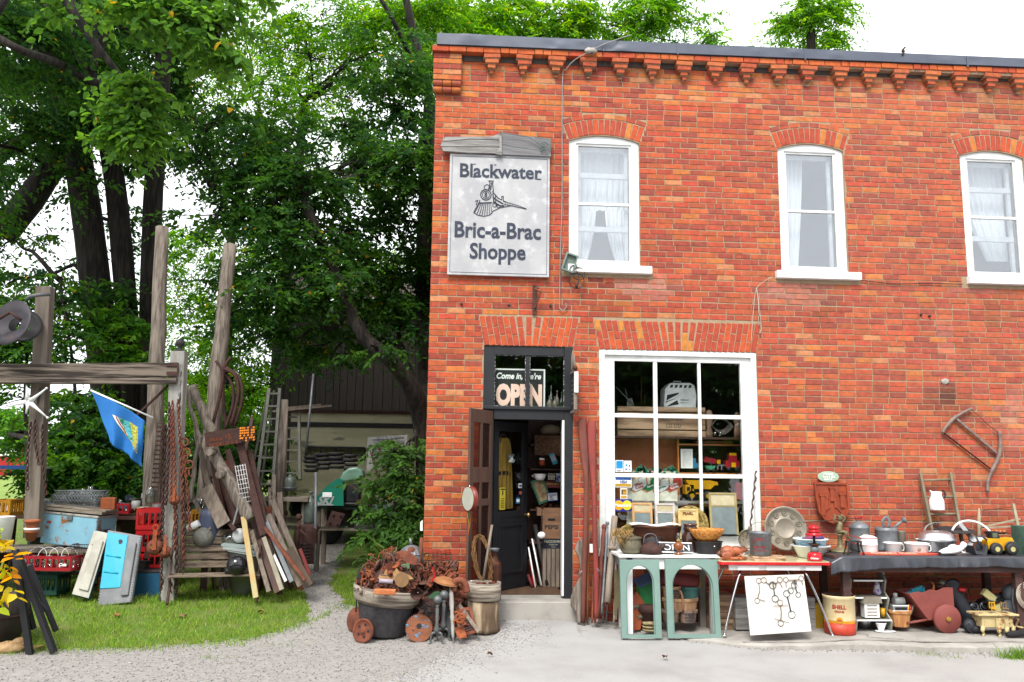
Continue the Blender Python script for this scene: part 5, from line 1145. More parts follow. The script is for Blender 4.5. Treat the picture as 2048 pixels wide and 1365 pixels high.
obj('lattice',f,mGalv,t)
lo,p,s_=LF(750,900,3.7);f=B();f.tube([p(742,905),p(770,1000)],.02,5).tube([p(755,890),p(790,985)],.02,5)
for i in range(5):f.tube([p(744+i*6,912+i*17),p(758+i*7,905+i*17)],.012,5)
one('iron_trellis','rusty ladder like frame leaning before the white panel','frame',f,mRustD,lo)  # plain rusty frame with rungs
for i,(px,py,w_)in enumerate(((622,945,16),(645,940,17),(672,938,17),(700,942,15))):
 lo=W(px,py,3.4);s_=m(w_,3.4);f=B()
 for k in range(4):f.lathe([(s_*.7,k*.07),(s_,k*.07+.05),(s_*.9,k*.07+.055),(s_*.6,k*.07+.012)],(.02*math.sin(k*2),0,0),18)
 one('pan_stack',('leftmost','second from left','third from left','rightmost')[i]+' stack of black pans below the trailer window','pans',f,mIron,lo,group='black pans below the trailer window')
wy=2.7;a=W(633,1075,wy);t=thing('work_bench','grey workbench with a lower shelf carrying the green snowmobile','workbench',(W(700,1090,wy).x,wy+.4,gz(-2,wy+.4)));lo=Vector(t.location)
zt1=W(700,1014,wy).z-lo.z;zt0=W(700,1058,wy).z-lo.z;hw=(W(765,1014,wy).x-W(633,1014,wy).x)/2+.25;cx_=.2
obj('top',B().b2(cx_-hw,cx_+hw,-.4,.4,zt1-.04,zt1),M('bench_green',K(90,120,105),K(70,80,72),scale=3),t);obj('shelf',B().b2(cx_-hw,cx_+hw,-.38,.4,zt0-.03,zt0),mWoodH,t)
for x in(cx_-hw+.05,cx_+hw-.05):
 for y_ in(-.34,.34):obj('leg',B().box(x,y_,zt1/2-.02,.07,.07,zt1-.04),mWood,t)
obj('back_board',B().b2(cx_-hw,cx_+hw,.36,.39,zt0,zt1-.04),M('dim_panel',K(130,125,120)),t)
sy=2.5;lo,p,s_=LF(680,1012,sy);t=thing('snowmobile','old green snowmobile with pale windshield standing on the workbench','snowmobile',lo)
mSG=M('snowmobile_green',K(20,130,105,1.4),K(15,100,82,1.4),scale=3,rough=.3,bump=.05);
prof=[(-46,0),(-49,6),(-44,16),(-30,34),(-18,44),(-6,52),(2,50),(5,30),(7,0)]
f=B()
def sn(u,v):
 k=u*(len(prof)-1);i=min(int(k),len(prof)-2);x,z=[prof[i][j]*(1-(k-i))+prof[i+1][j]*(k-i)for j in(0,1)]
 ww=.30*(1-.35*max(0,(-x-25)/25));return Vector((x*s_,(v-.5)*2*ww+.3,z*s_-.12*s_*abs(v-.5)**2*120))
f.grid(sn,24,10);n0=len(f.v)
side=[(x*s_,z*s_)for x,z in prof]
f.prism(side,.02,(0,.0,-.0));f.prism(side,.02,(0,.58,0));obj('cowl',f,mSG,t)
f=B();ws=[(-6,46),(0,62),(12,72),(26,74),(38,68),(42,54),(30,50),(16,46),(4,44)];
f.prism([(x*s_,z*s_)for x,z in ws],.38,(0,.1,0));obj('windshield',f,M('pale_green_plastic',K(110,150,130,1.4),rough=.35),t,bev=.03)
f=B().b2(5*s_,60*s_,.1,.5,0,6*s_).b2(8*s_,34*s_,.12,.5,6*s_,44*s_);obj('seat',f,mBlack,t,bev=.02)
f=B().b2(-34*s_,-16*s_,-.012,-.001,16*s_,25*s_);obj('white_badge',f,mWhite,t,bev=.01)
f=B().text('SKI',.16,(-30*s_,-.004,3*s_),bold=.006,shear=.4);f.b2(-44*s_,-12*s_,-.01,-.002,3*s_-.02,3*s_-.005);obj('lettering',f,M('silver_paint',K(200,205,205)),t)
f=B().beam((8*s_,-.02,46*s_),(34*s_,-.02,30*s_),.04,.03).b2(30*s_,58*s_,.05,.5,2*s_,12*s_);obj('engine_part',f,mRustD,t)
lo,p,s_=LF(668,1040,2.5);f=B();vv=[p(650,1052),p(676,1057),p(690,1028),p(664,1022)];vv+=[v+Vector((0,.02,0))for v in vv];f.add(vv,[(0,1,2,3),(7,6,5,4),(0,4,5,1),(1,5,6,2),(2,6,7,3),(3,7,4,0)]);t=thing('bolted_plate','brown plate with four bolts leaning on the workbench shelf','plate',lo);obj('plate',f,mRustD,t)
f=B();[f.sph(p(*c,-.01),.02,n=8)for c in((660,1046),(675,1049),(667,1030),(682,1032))];obj('bolt',f,mIron,t)
lo=W(728,1060,2.5);one('tool_box','small dark box with clamps on the workbench shelf','box',B().box(0,0,.06,.28,.15,.1).cyl((-.1,0,.1),(-.1,0,.2),.012,n=6).cyl((.08,0,.1),(.08,0,.2),.012,n=6).box(-.1,0,.2,.05,.03,.012).box(.08,0,.2,.05,.03,.012),mIron,lo)
cb_=[(0,0),(11,0),(12.5,3),(12.5,34),(10,42),(4,48),(3,50),(3,56),(4.2,57),(4.2,60)]
mCarb=M('dusty_glass',K(165,180,170),K(130,142,132),scale=6,rough=.15,trans=.5,bump=.05)
lathething('glass_carboy','large dusty glass carboy at the corner of the workbench','carboy',619,1047,1.9,cb_,mCarb)
lathething('glass_carboy','clear glass water bottle standing on a bowl on the rough table','carboy',579,981,1.9,[(a*.85,b*.56)for a,b in cb_],mCarb)
lathething('metal_bowl','shallow metal bowl under the clear glass bottle','bowl',579,983,1.88,[(0,0),(8,0),(14,5),(16,8),(15,8),(12,4)],mGalv)
t=thing('rough_table','rough slab table loaded with stones and timber ends','table',(W(576,1000,1.9).x,2.0,gz(-2,2)));lo=Vector(t.location);zz=W(576,994,1.9).z-lo.z
obj('tabletop',B().box(0,0,zz-.03,.62,.5,.06),mWoodH,t)
for x in(-.25,.25):obj('leg',B().box(x,-.1,zz/2-.03,.09,.09,zz-.06),mWood,t)
q=random.Random(4)
for i in range(16):
 x,y_=q.uniform(-.45,.3),q.uniform(-.25,.2);k=i%4;lo2=(lo.x+x-.1,lo.y+y_,lo.z+zz-.14-.07*k-(.1 if i>7 else 0));one('wood_offcut','short weathered timber end stacked at the rough slab table','offcut',B().box(0,0,0,q.uniform(.2,.42),.1,.06,rotm(0,q.uniform(-.15,.15),q.uniform(-.6,.6))),mWoodH if i%2 else mRustD,lo2,group='timber ends stacked at the rough slab table')
t=lathething('boulder_pot','dark round pot behind the glass carboy','pot',600,1032,2.3,[(0,0),(16,0),(22,12),(20,28),(12,36),(10,36),(14,26)],M('dark_green_pot',K(40,60,55)))
lo,p,s_=LF(605,1130,1.2);t=thing('tractor_grille','dark rusty tractor nose with a slotted grille beside the path','grille',lo)
f=B().grid(lambda u,v:Vector(((-22+44*u)*s_,.15-.12*math.sin(PI*u)+.0*v,(68*v)*s_*(1-.12*abs(2*u-1)**3))),14,10);f.grid(lambda u,v:Vector(((-22+44*u)*s_,.15-.12*math.sin(PI*u)*(1-v)+.25*v,68*s_*(1-.12*abs(2*u-1)**3)+.03*math.sin(v*2))),14,4);obj('nose',f,mRustD,t,solid=.01)
f=B()
for i in range(6):f.tube([((-15)*s_,.05,(8+6*i)*s_),(0,-.0,(8+6*i)*s_),(15*s_,.05,(8+6*i)*s_)],.008,5)
obj('slats',f,mIron,t)
lo=W(632,945,1.5);one('metal_pole','dull metal post standing at the edge of the gravel path','pole',B().tube([(0,0,0),W(630,1130,1.3)-lo],.022,8),mGalv,lo)
lo=W(596,1065,1.1);one('iron_pump','rusty hand pump body with a knob standing among the boards','pump',B().tube([(0,0,-.25),(0,0,.1),(.02,0,.16)],[.03,.025,.02],8).sph((0,0,.2),.045).sph((0,0,.08),.04).tube([(0,0,.05),(.12,0,-.05),(.14,0,-.2)],.012,6),mRustD,lo)
lo=W(540,1008,1.4)
lo=W(490,1100,.75);one('teal_board_stack','stack of pale teal and white boards on the tub behind the bench','boards',B().box(0,0,0,.52,.2,.04,rotm(0,R(8),0)).box(-.03,0,.045,.5,.2,.03,rotm(0,R(5),0)).box(.05,.02,-.04,.5,.22,.03,rotm(0,R(10),0)),M('pale_teal_board',K(150,175,175,1.5),K(200,200,195,1.5),scale=3,stretch=(.3,1,4)),lo)
lathething('white_tub','white plastic tub behind the bowling ball','tub',488,1190,.95,[(0,0),(22,0),(32,80),(34,82),(31,82),(22,4)],M('white_tub',K(190,195,190)))
lo=W(28,862,26);t=thing('parked_car','white car parked far away across the field','car',(lo.x,26,gz(lo.x,26)),(0,0,R(8)))
f=B().prism([(-2.2,.35),(2.2,.35),(2.25,.8),(1.5,.95),(.9,1.4),(-1.1,1.42),(-1.8,.95),(-2.2,.85)],1.7,(0,-.85,0));obj('body',f,mWhite,t,bev=.08)
f=B().prism([(-1.5,.97),(1.25,.97),(.8,1.32),(-1.0,1.34)],1.72,(0,-.86,0));obj('window',f,mBlack,t)
for x in(-1.4,1.4):obj('wheel',B().lathe([(.1,-.1),(.33,-.1),(.33,.1),(.1,.1)],(x,-.8,.33),18,rotm(R(90),0,0)),mBlack,t)
lo=W(45,880,24);one('red_tractor','small red and blue machine far away at the edge of the field','machine',B().box(0,0,.5,1.4,.8,.5).box(.3,0,1.0,.5,.7,.6).cyl((-.4,-.45,.3),(-.4,.45,.3),.3).cyl((.5,-.45,.4),(.5,.45,.4),.4),mRed,(lo.x,24,gz(lo.x,24)))
mSignW=M('sign_white',K(212,212,214,1.7),K(178,178,184,1.7),scale=2.2,rough=.7,c3=K(226,227,230,1.65),s3=6,t3=.5,w3=.2,bump=.2)
mInk=M('sign_ink',K(62,72,92),K(45,52,70),rough=.7,bump=0)
mGreyW=M('bleached_wood',K(185,183,180),K(130,126,124),scale=14,stretch=(.12,1,1),amt=.9,bump=.7,bscale=60,rough=.9)
sgy=-.07
bl_=W(892,549,sgy);tr_=W(1101,317,sgy);X0,X1,Z0,Z1=W(897,430,sgy).x,W(1099,430,sgy).x,bl_.z,W(1000,311,sgy).z
lo=Vector(((X0+X1)/2,sgy,Z0));t=thing('shop_sign','large weathered white signboard with a drawn steam train on the brick wall','sign',lo);w2=(X1-X0)/2;H=Z1-Z0
obj('board',B().b2(-w2,w2,0,.045,0,H),mSignW,t,bev=.004)
f=B();
for a in((-w2+.012,w2-.012,.0,H*.012),(-w2+.012,w2-.012,H*.985,H*.985+.006)):pass
f.ring([(-w2+.03,.03),(w2-.03,.03),(w2-.03,H-.03),(-w2+.03,H-.03)],[(-w2+.036,.036),(w2-.036,.036),(w2-.036,H-.036),(-w2+.036,H-.036)],.003,(0,-.003,0));obj('border_line',f,M('border_grey',K(110,115,125)),t)
def sx_(px):return W(px,430,sgy).x-lo.x
def sz_(py,px=1000):return W(px,py,sgy).z-lo.z
f=B().tf('Blackwater',sx_(918),sx_(1083),sz_(357),sz_(330),-.004,bold=.022)
for(xx)in(922,943,973,1005):pass
f2=B();zb_=sz_(357)
for px,wd in((925,14),(949,10),(993,10),(1077,10)):f2.b2(sx_(px)-wd*.003,sx_(px)+wd*.003,-.0052,-.002,zb_-.002,zb_+.012)
for px in(922,948,990):f2.b2(sx_(px)-.022,sx_(px)+.006,-.0052,-.002,sz_(331.5),sz_(330))
f.add(f2.v,f2.f);f.tf('Bric-a-Brac',sx_(910),sx_(1082),sz_(478),sz_(445.5),-.004,bold=.024);f.tf('Shoppe',sx_(941),sx_(1052),sz_(529.5),sz_(487.5),-.004,bold=.024)
obj('lettering',f,mInk,t)
f=B();
def ln(pts,w_=1.6):
 P=[Vector((sx_(a),-.0035,sz_(b_)))for a,b_ in pts]
 for a,c in zip(P,P[1:]):f.beam(a,c,.003,m(w_,sgy)*.9,(1,0,0)if abs((c-a).x)<abs((c-a).z)else(0,0,1))
def lnt(pts,w_=1.5):
 P=[Vector((sx_(a),-.004,sz_(b_)))for a,b_ in pts];f.tube(P,m(w_,sgy)/2,5)
circ=lambda cx,cy,r,n=18:[(cx+r*math.cos(2*PI*i/n),cy+r*math.sin(2*PI*i/n))for i in range(n+1)]
lnt(circ(971,391,10.5),2);lnt(circ(971,391,7),1.2)
f.tf('8',sx_(968.2),sx_(973.8),sz_(396),sz_(386),-.004,bold=.03)
lnt([(969,381),(967,374),(973,370),(979,374),(977,381),(969,381)],1.4);lnt([(976,381),(979,366),(976,363),(986,363),(984,367),(986,384)],1.8);lnt([(980,381),(982,366)],2.4)
for i in range(8):a=952+i*4.6;lnt([(959+i*3.1,408),(949+i*5.0,428+4*math.sin(i/7*PI))],1.4)
lnt([(947,427),(955,432),(968,434),(980,431),(986,423)],1.6);lnt([(956,408),(984,406)],2.2);lnt([(959,402),(958,409)],2);lnt([(947,427),(957,408)],1.5);lnt([(950,405),(955,402),(952,412)],1.6)
lnt([(984,384),(996,397),(1003,400),(1003,393),(1006,393),(1006,402),(1012,404)],2);lnt([(985,395),(995,402),(1006,408)],2.6);lnt([(986,404),(1000,412),(1008,412)],3);lnt(circ(989,411,4,12),1.4);lnt(circ(997,413,3,10),1.4);lnt([(986,423),(1000,416),(1022,411),(1053,417)],1.6)
lnt([(1006,403),(1020,406),(1035,410),(1052,416)],1);lnt([(1008,409),(1022,411)],1.4)
for i in range(6):lnt([(1010+i*5,404+i*1.4),(1010+i*5,410+i*.8)],.9)
lnt([(985,388),(988,408)],2.5);lnt([(990,392),(992,414)],2)
obj('train_emblem',f,mInk,t)
lo=W(990,290,-.11);t=thing('carved_board','bleached carved board with wire wound over it above the shop sign','board',lo)
P2=lambda L:[((W(a,b_,-.11)-lo).x,(W(a,b_,-.11)-lo).z)for a,b_ in L]
for k,L in enumerate(([(884,284),(890,274),(984,273),(999,267),(1000,280),(940,278),(888,283)],[(881,292),(884,284),(940,279),(999,281),(999,294),(884,293)],[(886,302),(883,294),(999,295),(996,307),(940,306)])):
 obj('plank',B().prism(P2(L),.04,(0,.002*k,0)),mGreyW,t,bev=.004)
obj('plank',B().prism(P2([(1001,266),(1030,269),(1102,277),(1102,313),(1004,309)]),.035,(0,.01,0)),M('bleached_wood2',K(150,148,150),K(110,108,112),scale=14,stretch=(.12,1,1),bump=.6),t,bev=.004)
obj('wedge',B().prism(P2([(998,266),(1003,268),(1004,312),(990,309),(999,296)]),.05,(0,-.015,0)),mGreyW,t,bev=.003)
f=B().tube(catmull([W(999,265,-.14)-lo,W(1030,270,-.14)-lo,W(1060,276,-.14)-lo,W(1088,296,-.14)-lo],4),.006,5);f.torus(W(1089,293,-.14)-lo,m(9,-.1),.006,rotm(R(90),0,0),18,5);f.torus(W(1087,294,-.145)-lo,m(5,-.1),.005,rotm(R(90),0,0),14,5);f.tube(catmull([W(1004,288,-.14)-lo,W(1040,296,-.14)-lo,W(1085,300,-.14)-lo,W(1100,292,-.14)-lo,W(1098,280,-.14)-lo,W(1070,275,-.14)-lo],4),.005,5);obj('wire',f,M('green_wire',K(120,140,135)),t)
P=[W(1262,70,.1),W(1235,79,-.17),W(1205,90,-.18),W(1180,103,-.19),W(1150,120,-.12),W(1132,140,-.06),W(1125,165,-.03),W(1124,400,-.025),W(1121,500,-.025),W(1119,606,-.025),W(1121,618,-.03),W(1127,621,-.035),W(1132,615,-.035),W(1132,607,-.035)]
lo=W(1120,600,0);f=B().tube(catmull([p-lo for p in P],6),.007,6);one('grey_conduit','thin grey cable from the roof edge down past the sign, hooked at its end','cable',f,M('grey_cable',K(175,172,170),rough=.5),lo)
lo=W(1181,102,-.17);one('mortar_lump','lump of grey mortar holding the cable under the roof edge','mortar lump',B().sph((0,0,0),.06,1.5,.8,.7,12).jit(.012,4),mConc,lo)
lo=W(1139,527,-.06);t=thing('junction_box','tilted open grey green electrical box with black cord loops under the sill','electrical box',lo);s_=m(1,-.06);rr=rotm(0,R(18),0)
f=B().ring([(-13*s_,-19*s_),(13*s_,-19*s_),(13*s_,19*s_),(-13*s_,19*s_)],[(-10*s_,-16*s_),(10*s_,-16*s_),(10*s_,16*s_),(-10*s_,16*s_)],.05,(0,-.05,0),rr);f.box(0,0,0,24*s_,.012,36*s_,rr);obj('housing',f,M('box_grey_green',K(140,160,150),K(110,130,122)),t)
f=B()
for a,b_,r_ in((1158,548,13),(1153,562,16),(1148,540,9)):f.torus(W(a,b_,-.08)-lo,r_*s_,.006,rotm(R(90),R(15),R(10)),20,5)
f.tube(catmull([W(1152,540,-.07)-lo,W(1158,556,-.08)-lo,W(1154,574,-.08)-lo,W(1154,572,-.08)-lo],4),.006,5).cyl(W(1153,568,-.08)-lo,W(1153,576,-.08)-lo,.014,n=8);obj('cord',f,mBlack,t)
lo=W(1071,600,-.02);t=thing('iron_bracket','rusty iron bracket bolted on the bricks above the door','bracket',lo);s_=m(1,0)
obj('back_plate',B().box(-2*s_,0,0,8*s_,.015,62*s_),mRustD,t,bev=.002)
f=B().tube(catmull([Vector((6*s_,-.03,24*s_)),Vector((-1*s_,-.06,20*s_)),Vector((8*s_,-.1,12*s_)),Vector((3*s_,-.07,-4*s_)),Vector((0,-.02,-18*s_))],5),.012,6).sph((8*s_,-.1,14*s_),.02);obj('hook',f,mRust,t)
for k,(px,py)in enumerate(((923,609),(1018,611),(1101,613),(1858,633),(1841,630))):
 one('wall_nail',('left','middle','right','upper right','upper left')[k]+(' black nail stub in the bricks under the shop sign' if k<3 else ' black nail stub in the bricks between the far windows'),'nail',B().cyl((0,.01,0),(.004,-.035,.004),.012,n=7).sph((0,-.01,0),.018,n=8),mIron,W(px,py,0),group='nail stubs in the brick wall')
lo=W(1513,578,-.03);mRope=M('rope',K(225,215,200),K(190,175,155),rough=.9,bump=.2)
f=B().tube(catmull([W(1545,553,-.03)-lo,W(1530,562,-.03)-lo,Vector((0,0,0)),W(1507,620,-.03)-lo,W(1502,690,-.04)-lo],5),.004,5);f.tube(catmull([Vector((0,0,0)),W(1517,605,-.03)-lo,W(1518,632,-.03)-lo],4),.007,5);f.tube(catmull([W(1518,652,-.03)-lo,W(1517,636,-.03)-lo,W(1520,630,-.03)-lo,W(1522,650,-.03)-lo,W(1522,662,-.03)-lo,W(1519,667,-.03)-lo],4),.005,5);f.sph((0,0,0),.012,n=8)
one('rope_line','pale string with a knotted loop hanging from the middle window sill','rope',f,mRope,lo)
lo=W(1722,561,-.02);one('wall_cable','dark cable sagging slightly between the two right hand window sills','cable',B().tube(catmull([(0,0,0),W(1790,568,-.02)-lo,W(1860,567,-.02)-lo,W(1925,569,-.02)-lo],5),.006,5),mIron,lo)
lo=W(1805,108,-.16);one('roof_sprig','small dark twist of rusty metal sticking up from the roof edge','scrap metal',B().tube(catmull([(0,0,-.02),(.02,-.01,.03),(.0,0,.05),(.045,0,.1)],4),.012,6).sph((.01,0,.04),.025,n=8),mRustD,lo)
lo=W(1940,890,-.04);t=thing('bow_saw','old wooden bow saw with a brown blade hung on the brick wall','saw',lo);wp=lambda a,b_,d=0:W(a,b_,-.04+d)-lo
mSaw=M('saw_wood',K(165,142,132),K(110,92,88),scale=16,bump=.4)
obj('arm',B().tube(catmull([wp(1885,866),wp(1893,853),wp(1912,834),wp(1944,817)],5),[.02]*6+[.026]*5+[.018]*5,8),mSaw,t)
obj('arm',B().tube(catmull([wp(1998,862),wp(2001,885),wp(1997,914),wp(1984,942),wp(1976,962),wp(1975,985)],5),[.02]*5+[.026]*11+[.02]*10,8),mSaw,t)
obj('crossbar',B().beam(wp(1913,838),wp(1993,906),.03,.025,(0,1,0)),mSaw,t);obj('blade',B().beam(wp(1887,866,.01),wp(1981,938,.01),.004,.04,(0,1,0)),mRustD,t)
obj('cord',B().tube(catmull([wp(1945,822),wp(1960,834),wp(1974,848),wp(1997,866)],4),.004,5),mRustD,t)
lo=W(1890,763,0);one('mortar_patch','small round patch of pale mortar above the sooty bricks','mortar patch',B().sph((0,0,0),.06,1,.25,.62,12).jit(.008,5),mConc,lo)
lo=W(1657,954,-.05);t=thing('oval_sign','small pale green oval sign above the rusty castle shield','sign',lo);s_=m(1,-.05)
obj('board',B().prism([(22*s_*math.cos(a),11*s_*math.sin(a))for a in[2*PI*i/32 for i in range(32)]],.02),M('mint',K(195,222,195),K(185,212,188),rough=.5),t,bev=.004)
f=B().tf('MORE',-10*s_,10*s_,3*s_,7.5*s_,-.003,bold=.03).tf('WAY IN',-12*s_,12*s_,-2.4*s_,2*s_,-.003,bold=.03).tf('BACK',-9*s_,9*s_,-7.5*s_,-3.2*s_,-.003,bold=.03);obj('lettering',f,mWhite,t)
lo=W(1664,1005,-.1);t=thing('castle_shield','rust brown shield plaque with three castle towers in relief','plaque',lo);s_=m(1,-.1);mSh=M('shield_rust',K(185,82,45),K(145,60,38),scale=6,c3=K(200,90,25),s3=5,t3=.58,w3=.1,rough=.6)
sh=[(-36,39),(33,39),(35,-12),(28,-27),(12,-40),(-2,-41),(-16,-36),(-28,-20),(-33,5)]
S_=lambda L,k=1:[(x*s_*k,z*s_*k)for x,z in L]
f=B().prism(S_(sh),.02);f.ring(S_(sh),S_(sh,.9),.016,(0,-.016,0));obj('shield',f,mSh,t)
for cx,z0,z1,w_ in((-20,-25,12,8),(0,2,27,8),(21,-10,15,9)):
 f=B().b2((cx-w_/2)*s_,(cx+w_/2)*s_,-.02,0,z0*s_,z1*s_).b2((cx-w_*.8)*s_,(cx+w_*.8)*s_,-.026,0,z1*s_,(z1+3)*s_)
 for k in range(4):q=(cx-w_*.8+(k+.1)*w_*.42)*s_;f.b2(q,q+w_*.26*s_,-.026,0,(z1+3)*s_,(z1+5)*s_)
 obj('tower',f,mSh,t)
f=B().prism(S_([(-16,-20),(-7,-8),(-7,8),(0,14),(8,8),(8,-8),(18,-22),(8,-10),(4,-12),(4,2),(0,6),(-4,2),(-4,-12),(-8,-12)]),.014,(0,-.012,0));obj('gate_wall',f,mSh,t)
xs_=W(1140,780,0).x+.02;zb=W(1148,820,-.3).z;zt_=W(1148,745,-.3).z;t=thing('chalkboard_sign','framed chalkboard sign sticking out edge on from the right door jamb','sign',(xs_,-.02,zb));H=zt_-zb
f=B().b2(-.012,.012,-.30,0,0,H);obj('slate',f,mBlack,t)
f=B().b2(-.02,.022,-.33,-.3,0,H).b2(-.02,.022,-.3,0,-.03,0).b2(-.02,.022,-.3,0,H,H+.03);obj('frame',f,mWood,t)
f=B().b2(-.016,.03,-.36,-.331,H*.45,H+.0);obj('white_strip',f,mWhite,t);f=B().sph((0,-.31,H+.05),.03);obj('finial',f,mCopper,t)
f=B()
for k in range(5):f.tube(catmull([(0,-.28+.05*k,H+.03),(-.01,-.3+.05*k,H+.12+.02*k),(0,-.25+.04*k,H+.2+.025*k)],4),[.02,.019,.018,.016,.014,.012,.01,.008,.006],6)
obj('carved_crest',f,mWood,t)
f=B()
for k in range(6):f.b2(-.0145,-.0125,-.26,-.08+.02*(k%3),H*.78-k*H*.12,H*.78-k*H*.12+.012)
obj('chalk_line',f,M('chalk',K(160,160,165)),t)
h0=W(984,823,0);l0=W(940,817,-.54);zb=gz(.4,-.2)+.16;dv=Vector((l0.x-h0.x,-.54,0));L=dv.length;an=math.atan2(dv.y,dv.x)
t=thing('screen_door','brown panelled screen door swung open against the brick corner','door',(h0.x,0,zb),(0,0,an));H=h0.z-zb
mSD=M('brown_door_paint',K(112,82,68),K(88,60,50),scale=8,stretch=(1,1,.2),rough=.6,bump=.2)
obj('stile',B().b2(0,.07,-.016,.016,0,H),mSD,t,bev=.003);obj('stile',B().b2(L-.09,L,-.016,.016,0,H),mSD,t,bev=.003);obj('stile',B().b2(L*.5-.03,L*.5+.03,-.015,.015,.2,H-.16),mSD,t,bev=.003)
for z0,z1 in((0,.2),(H*.5,H*.5+.08),(H*.62,H*.7),(H-.16,H)):obj('rail',B().b2(.07,L-.09,-.0155,.0155,z0,z1),mSD,t,bev=.003)
obj('mesh_screen',B().b2(.07,L-.09,-.003,.001,.2,H-.16),glassmat('screen_mesh',(.45,.3,.24),refl=.03,rough=.5,gc=(.5,.35,.3)),t)
c=W(940,998,-.66);t=thing('tambourine','tambourine with a pale skin and bright ribbons hung on the screen door','tambourine',c,(0,0,R(-62)));r_=m(24,-.66)
obj('hoop',B().lathe([(r_,-.03),(r_,.03),(r_*.93,.03),(r_*.93,-.03),(r_,-.03)],(0,0,0),36,rotm(R(90),0,0),cap=False),M('tambourine_wood',K(150,60,45),rough=.35),t)
obj('skin',B().cyl((0,-.03,0),(0,-.026,0),r_*.96,n=36),M('drum_skin',K(232,232,215),rough=.5),t)
for k in range(6):a=PI*.55+k*.32;obj('jingle',B().cyl((r_*1.0*math.cos(a),-.008,r_*math.sin(a)),(r_*1.0*math.cos(a),.012,r_*math.sin(a)),.016,n=10),mChrome,t)
for k,c_ in enumerate(((220,30,30),(240,210,40),(30,150,80),(240,120,30))):
 f=B();f.grid(lambda u,v:Vector((-.05+.014*k+.01*u,.0-.012*math.sin(v*5+k),-r_-.01-v*(.2+.02*k))),1,8);obj('ribbon',f,M('ribbon_%s'%('red','yellow','green','orange')[k],K(*c_),rough=.5,bump=0),t,solid=.001)
c=W(965,1120,-.62);f=B();q=random.Random(5)
for k in range(16):
 rr=rotm(R(90),0,0);a=.09+.012*q.uniform(-1,1);b_=.27+.02*q.uniform(-1,1);P=[]
 for i in range(22):th=2*PI*i/22;P.append(Vector((a*math.cos(th)+.02*q.uniform(-1,1)+.08*math.sin(th)*-.6,q.uniform(-.03,.03),b_*math.sin(th))))
 f.tube(P,.0055,4,closed=True)
one('vine_wreath','twisted grapevine wreath standing on the wooden stump','wreath',f,M('vine',K(165,120,70),K(105,75,45),scale=20),c)
lo=W(966,1163,-.75);t=thing('broom','long bare wooden handle standing on the stump in front of the wreath','handle',lo);obj('handle',B().tube([(0,0,0),W(984,1050,-.7)-lo],.015,8),mWood,t);obj('foot',B().box(0,0,0,.2,.05,.015),mWoodH,t)
t=lathething('copper_can','copper milk can with an iron ring top standing between stump and door','milk can',986,1200,-.5,[(15,0),(15.5,8),(15.5,62),(14,70),(8,78),(7,86),(9,88)],mCopper,parts=[('ring',[(8,90),(10,94),(11,96),(9,96),(8,90)],mGalv)])
sp=G(966,1262);s_=m(1,sp.y);t=thing('tree_stump','barkless tree stump with a wooden hoop box full of small bits on top','stump',(sp.x,sp.y,gz(sp.x,sp.y)))
mSt=M('stump_wood',K(200,180,150,1.6),K(110,88,68,1.6),scale=7,stretch=(1,1,.1),amt=1,lo=.4,hi=.6,bump=1,bscale=30,rough=.9,c3=K(70,55,45),s3=4,t3=.66)
f=B().lathe([(33*s_,0),(31*s_,8*s_),(29*s_,30*s_),(30*s_,56*s_)],(0,0,0),26);f.jit(.008,2);obj('stump',f,mSt,t)
f=B().lathe([(30*s_,57*s_),(32*s_,58*s_),(33*s_,72*s_),(33*s_,90*s_),(30*s_,90*s_),(30*s_,80*s_),(2*s_,80*s_)],(0,0,0),30,cap=False);obj('hoop_box',f,M('hoop_box_wood',K(190,178,162,1.6),K(112,98,86,1.6),scale=7,stretch=(.35,.35,5),lo=.42,hi=.6,amt=.9,bump=.6,c3=K(72,60,54),s3=3,t3=.64,w3=.05),t)
BX=Vector(t.location)+Vector((0,0,84*s_));q=random.Random(8)
cols=[mRust,mRust2,mGalv,M('blue_bits',K(90,130,170),rough=.5),M('redbits',K(190,60,45),rough=.5),mWhite,mIron,mRust]
for i in range(34):
 r_=26*s_*math.sqrt(q.random());a=q.uniform(0,6.28);k=q.random();f=B();z_=q.uniform(-.01,.03)+.02*(1-r_/.2)
 if k<.4:f.beam((-.03,0,0),(.03,0,0),.016,.01)
 elif k<.7:f.torus((0,0,0),.02,.006,None,10,5)
 else:f.cyl((-.025,0,0),(.025,0,0),.01,n=7)
 mt=cols[i%8];one('small_part','tiny %s part lying in the hoop box on the stump'%({'rust':'rusty','rust_orange':'orange rusty','galvanised_steel':'grey metal','blue_bits':'blue','redbits':'red','white_paint':'white','cast_iron':'black iron'}[mt.name]),'scrap',f,mt,(BX.x+r_*math.cos(a),BX.y+r_*math.sin(a),BX.z+z_),(q.uniform(-.4,.4),q.uniform(-.4,.4),q.uniform(0,3)),group='small parts in the hoop box on the stump')
def dpart(name,b,mat):return obj(name,b,mat,dl)
f=B().b2(.13,.245,.0,.004,1.0,1.28);dpart('flyer',f,M('flyer_yellow',K(235,215,60),rough=.6,bump=0))
f=B().tf('DOWNTOWN',.14,.235,1.25,1.268,-.001,bold=.03).b2(.175,.2,-.002,0,1.185,1.24)
for k in range(6):f.b2(.15,.225,-.002,0,1.03+k*.022,1.036+k*.022)
dpart('flyer_print',f,mIron)
f=B().b2(lw-.2,lw-.125,.0,.004,1.27,1.33);dpart('card_sticker',f,mWhite);f=B().tf('VISA',lw-.195,lw-.13,1.285,1.315,-.001,bold=.04,shear=.3);dpart('card_lettering',f,M('visa_blue',K(20,70,170)))
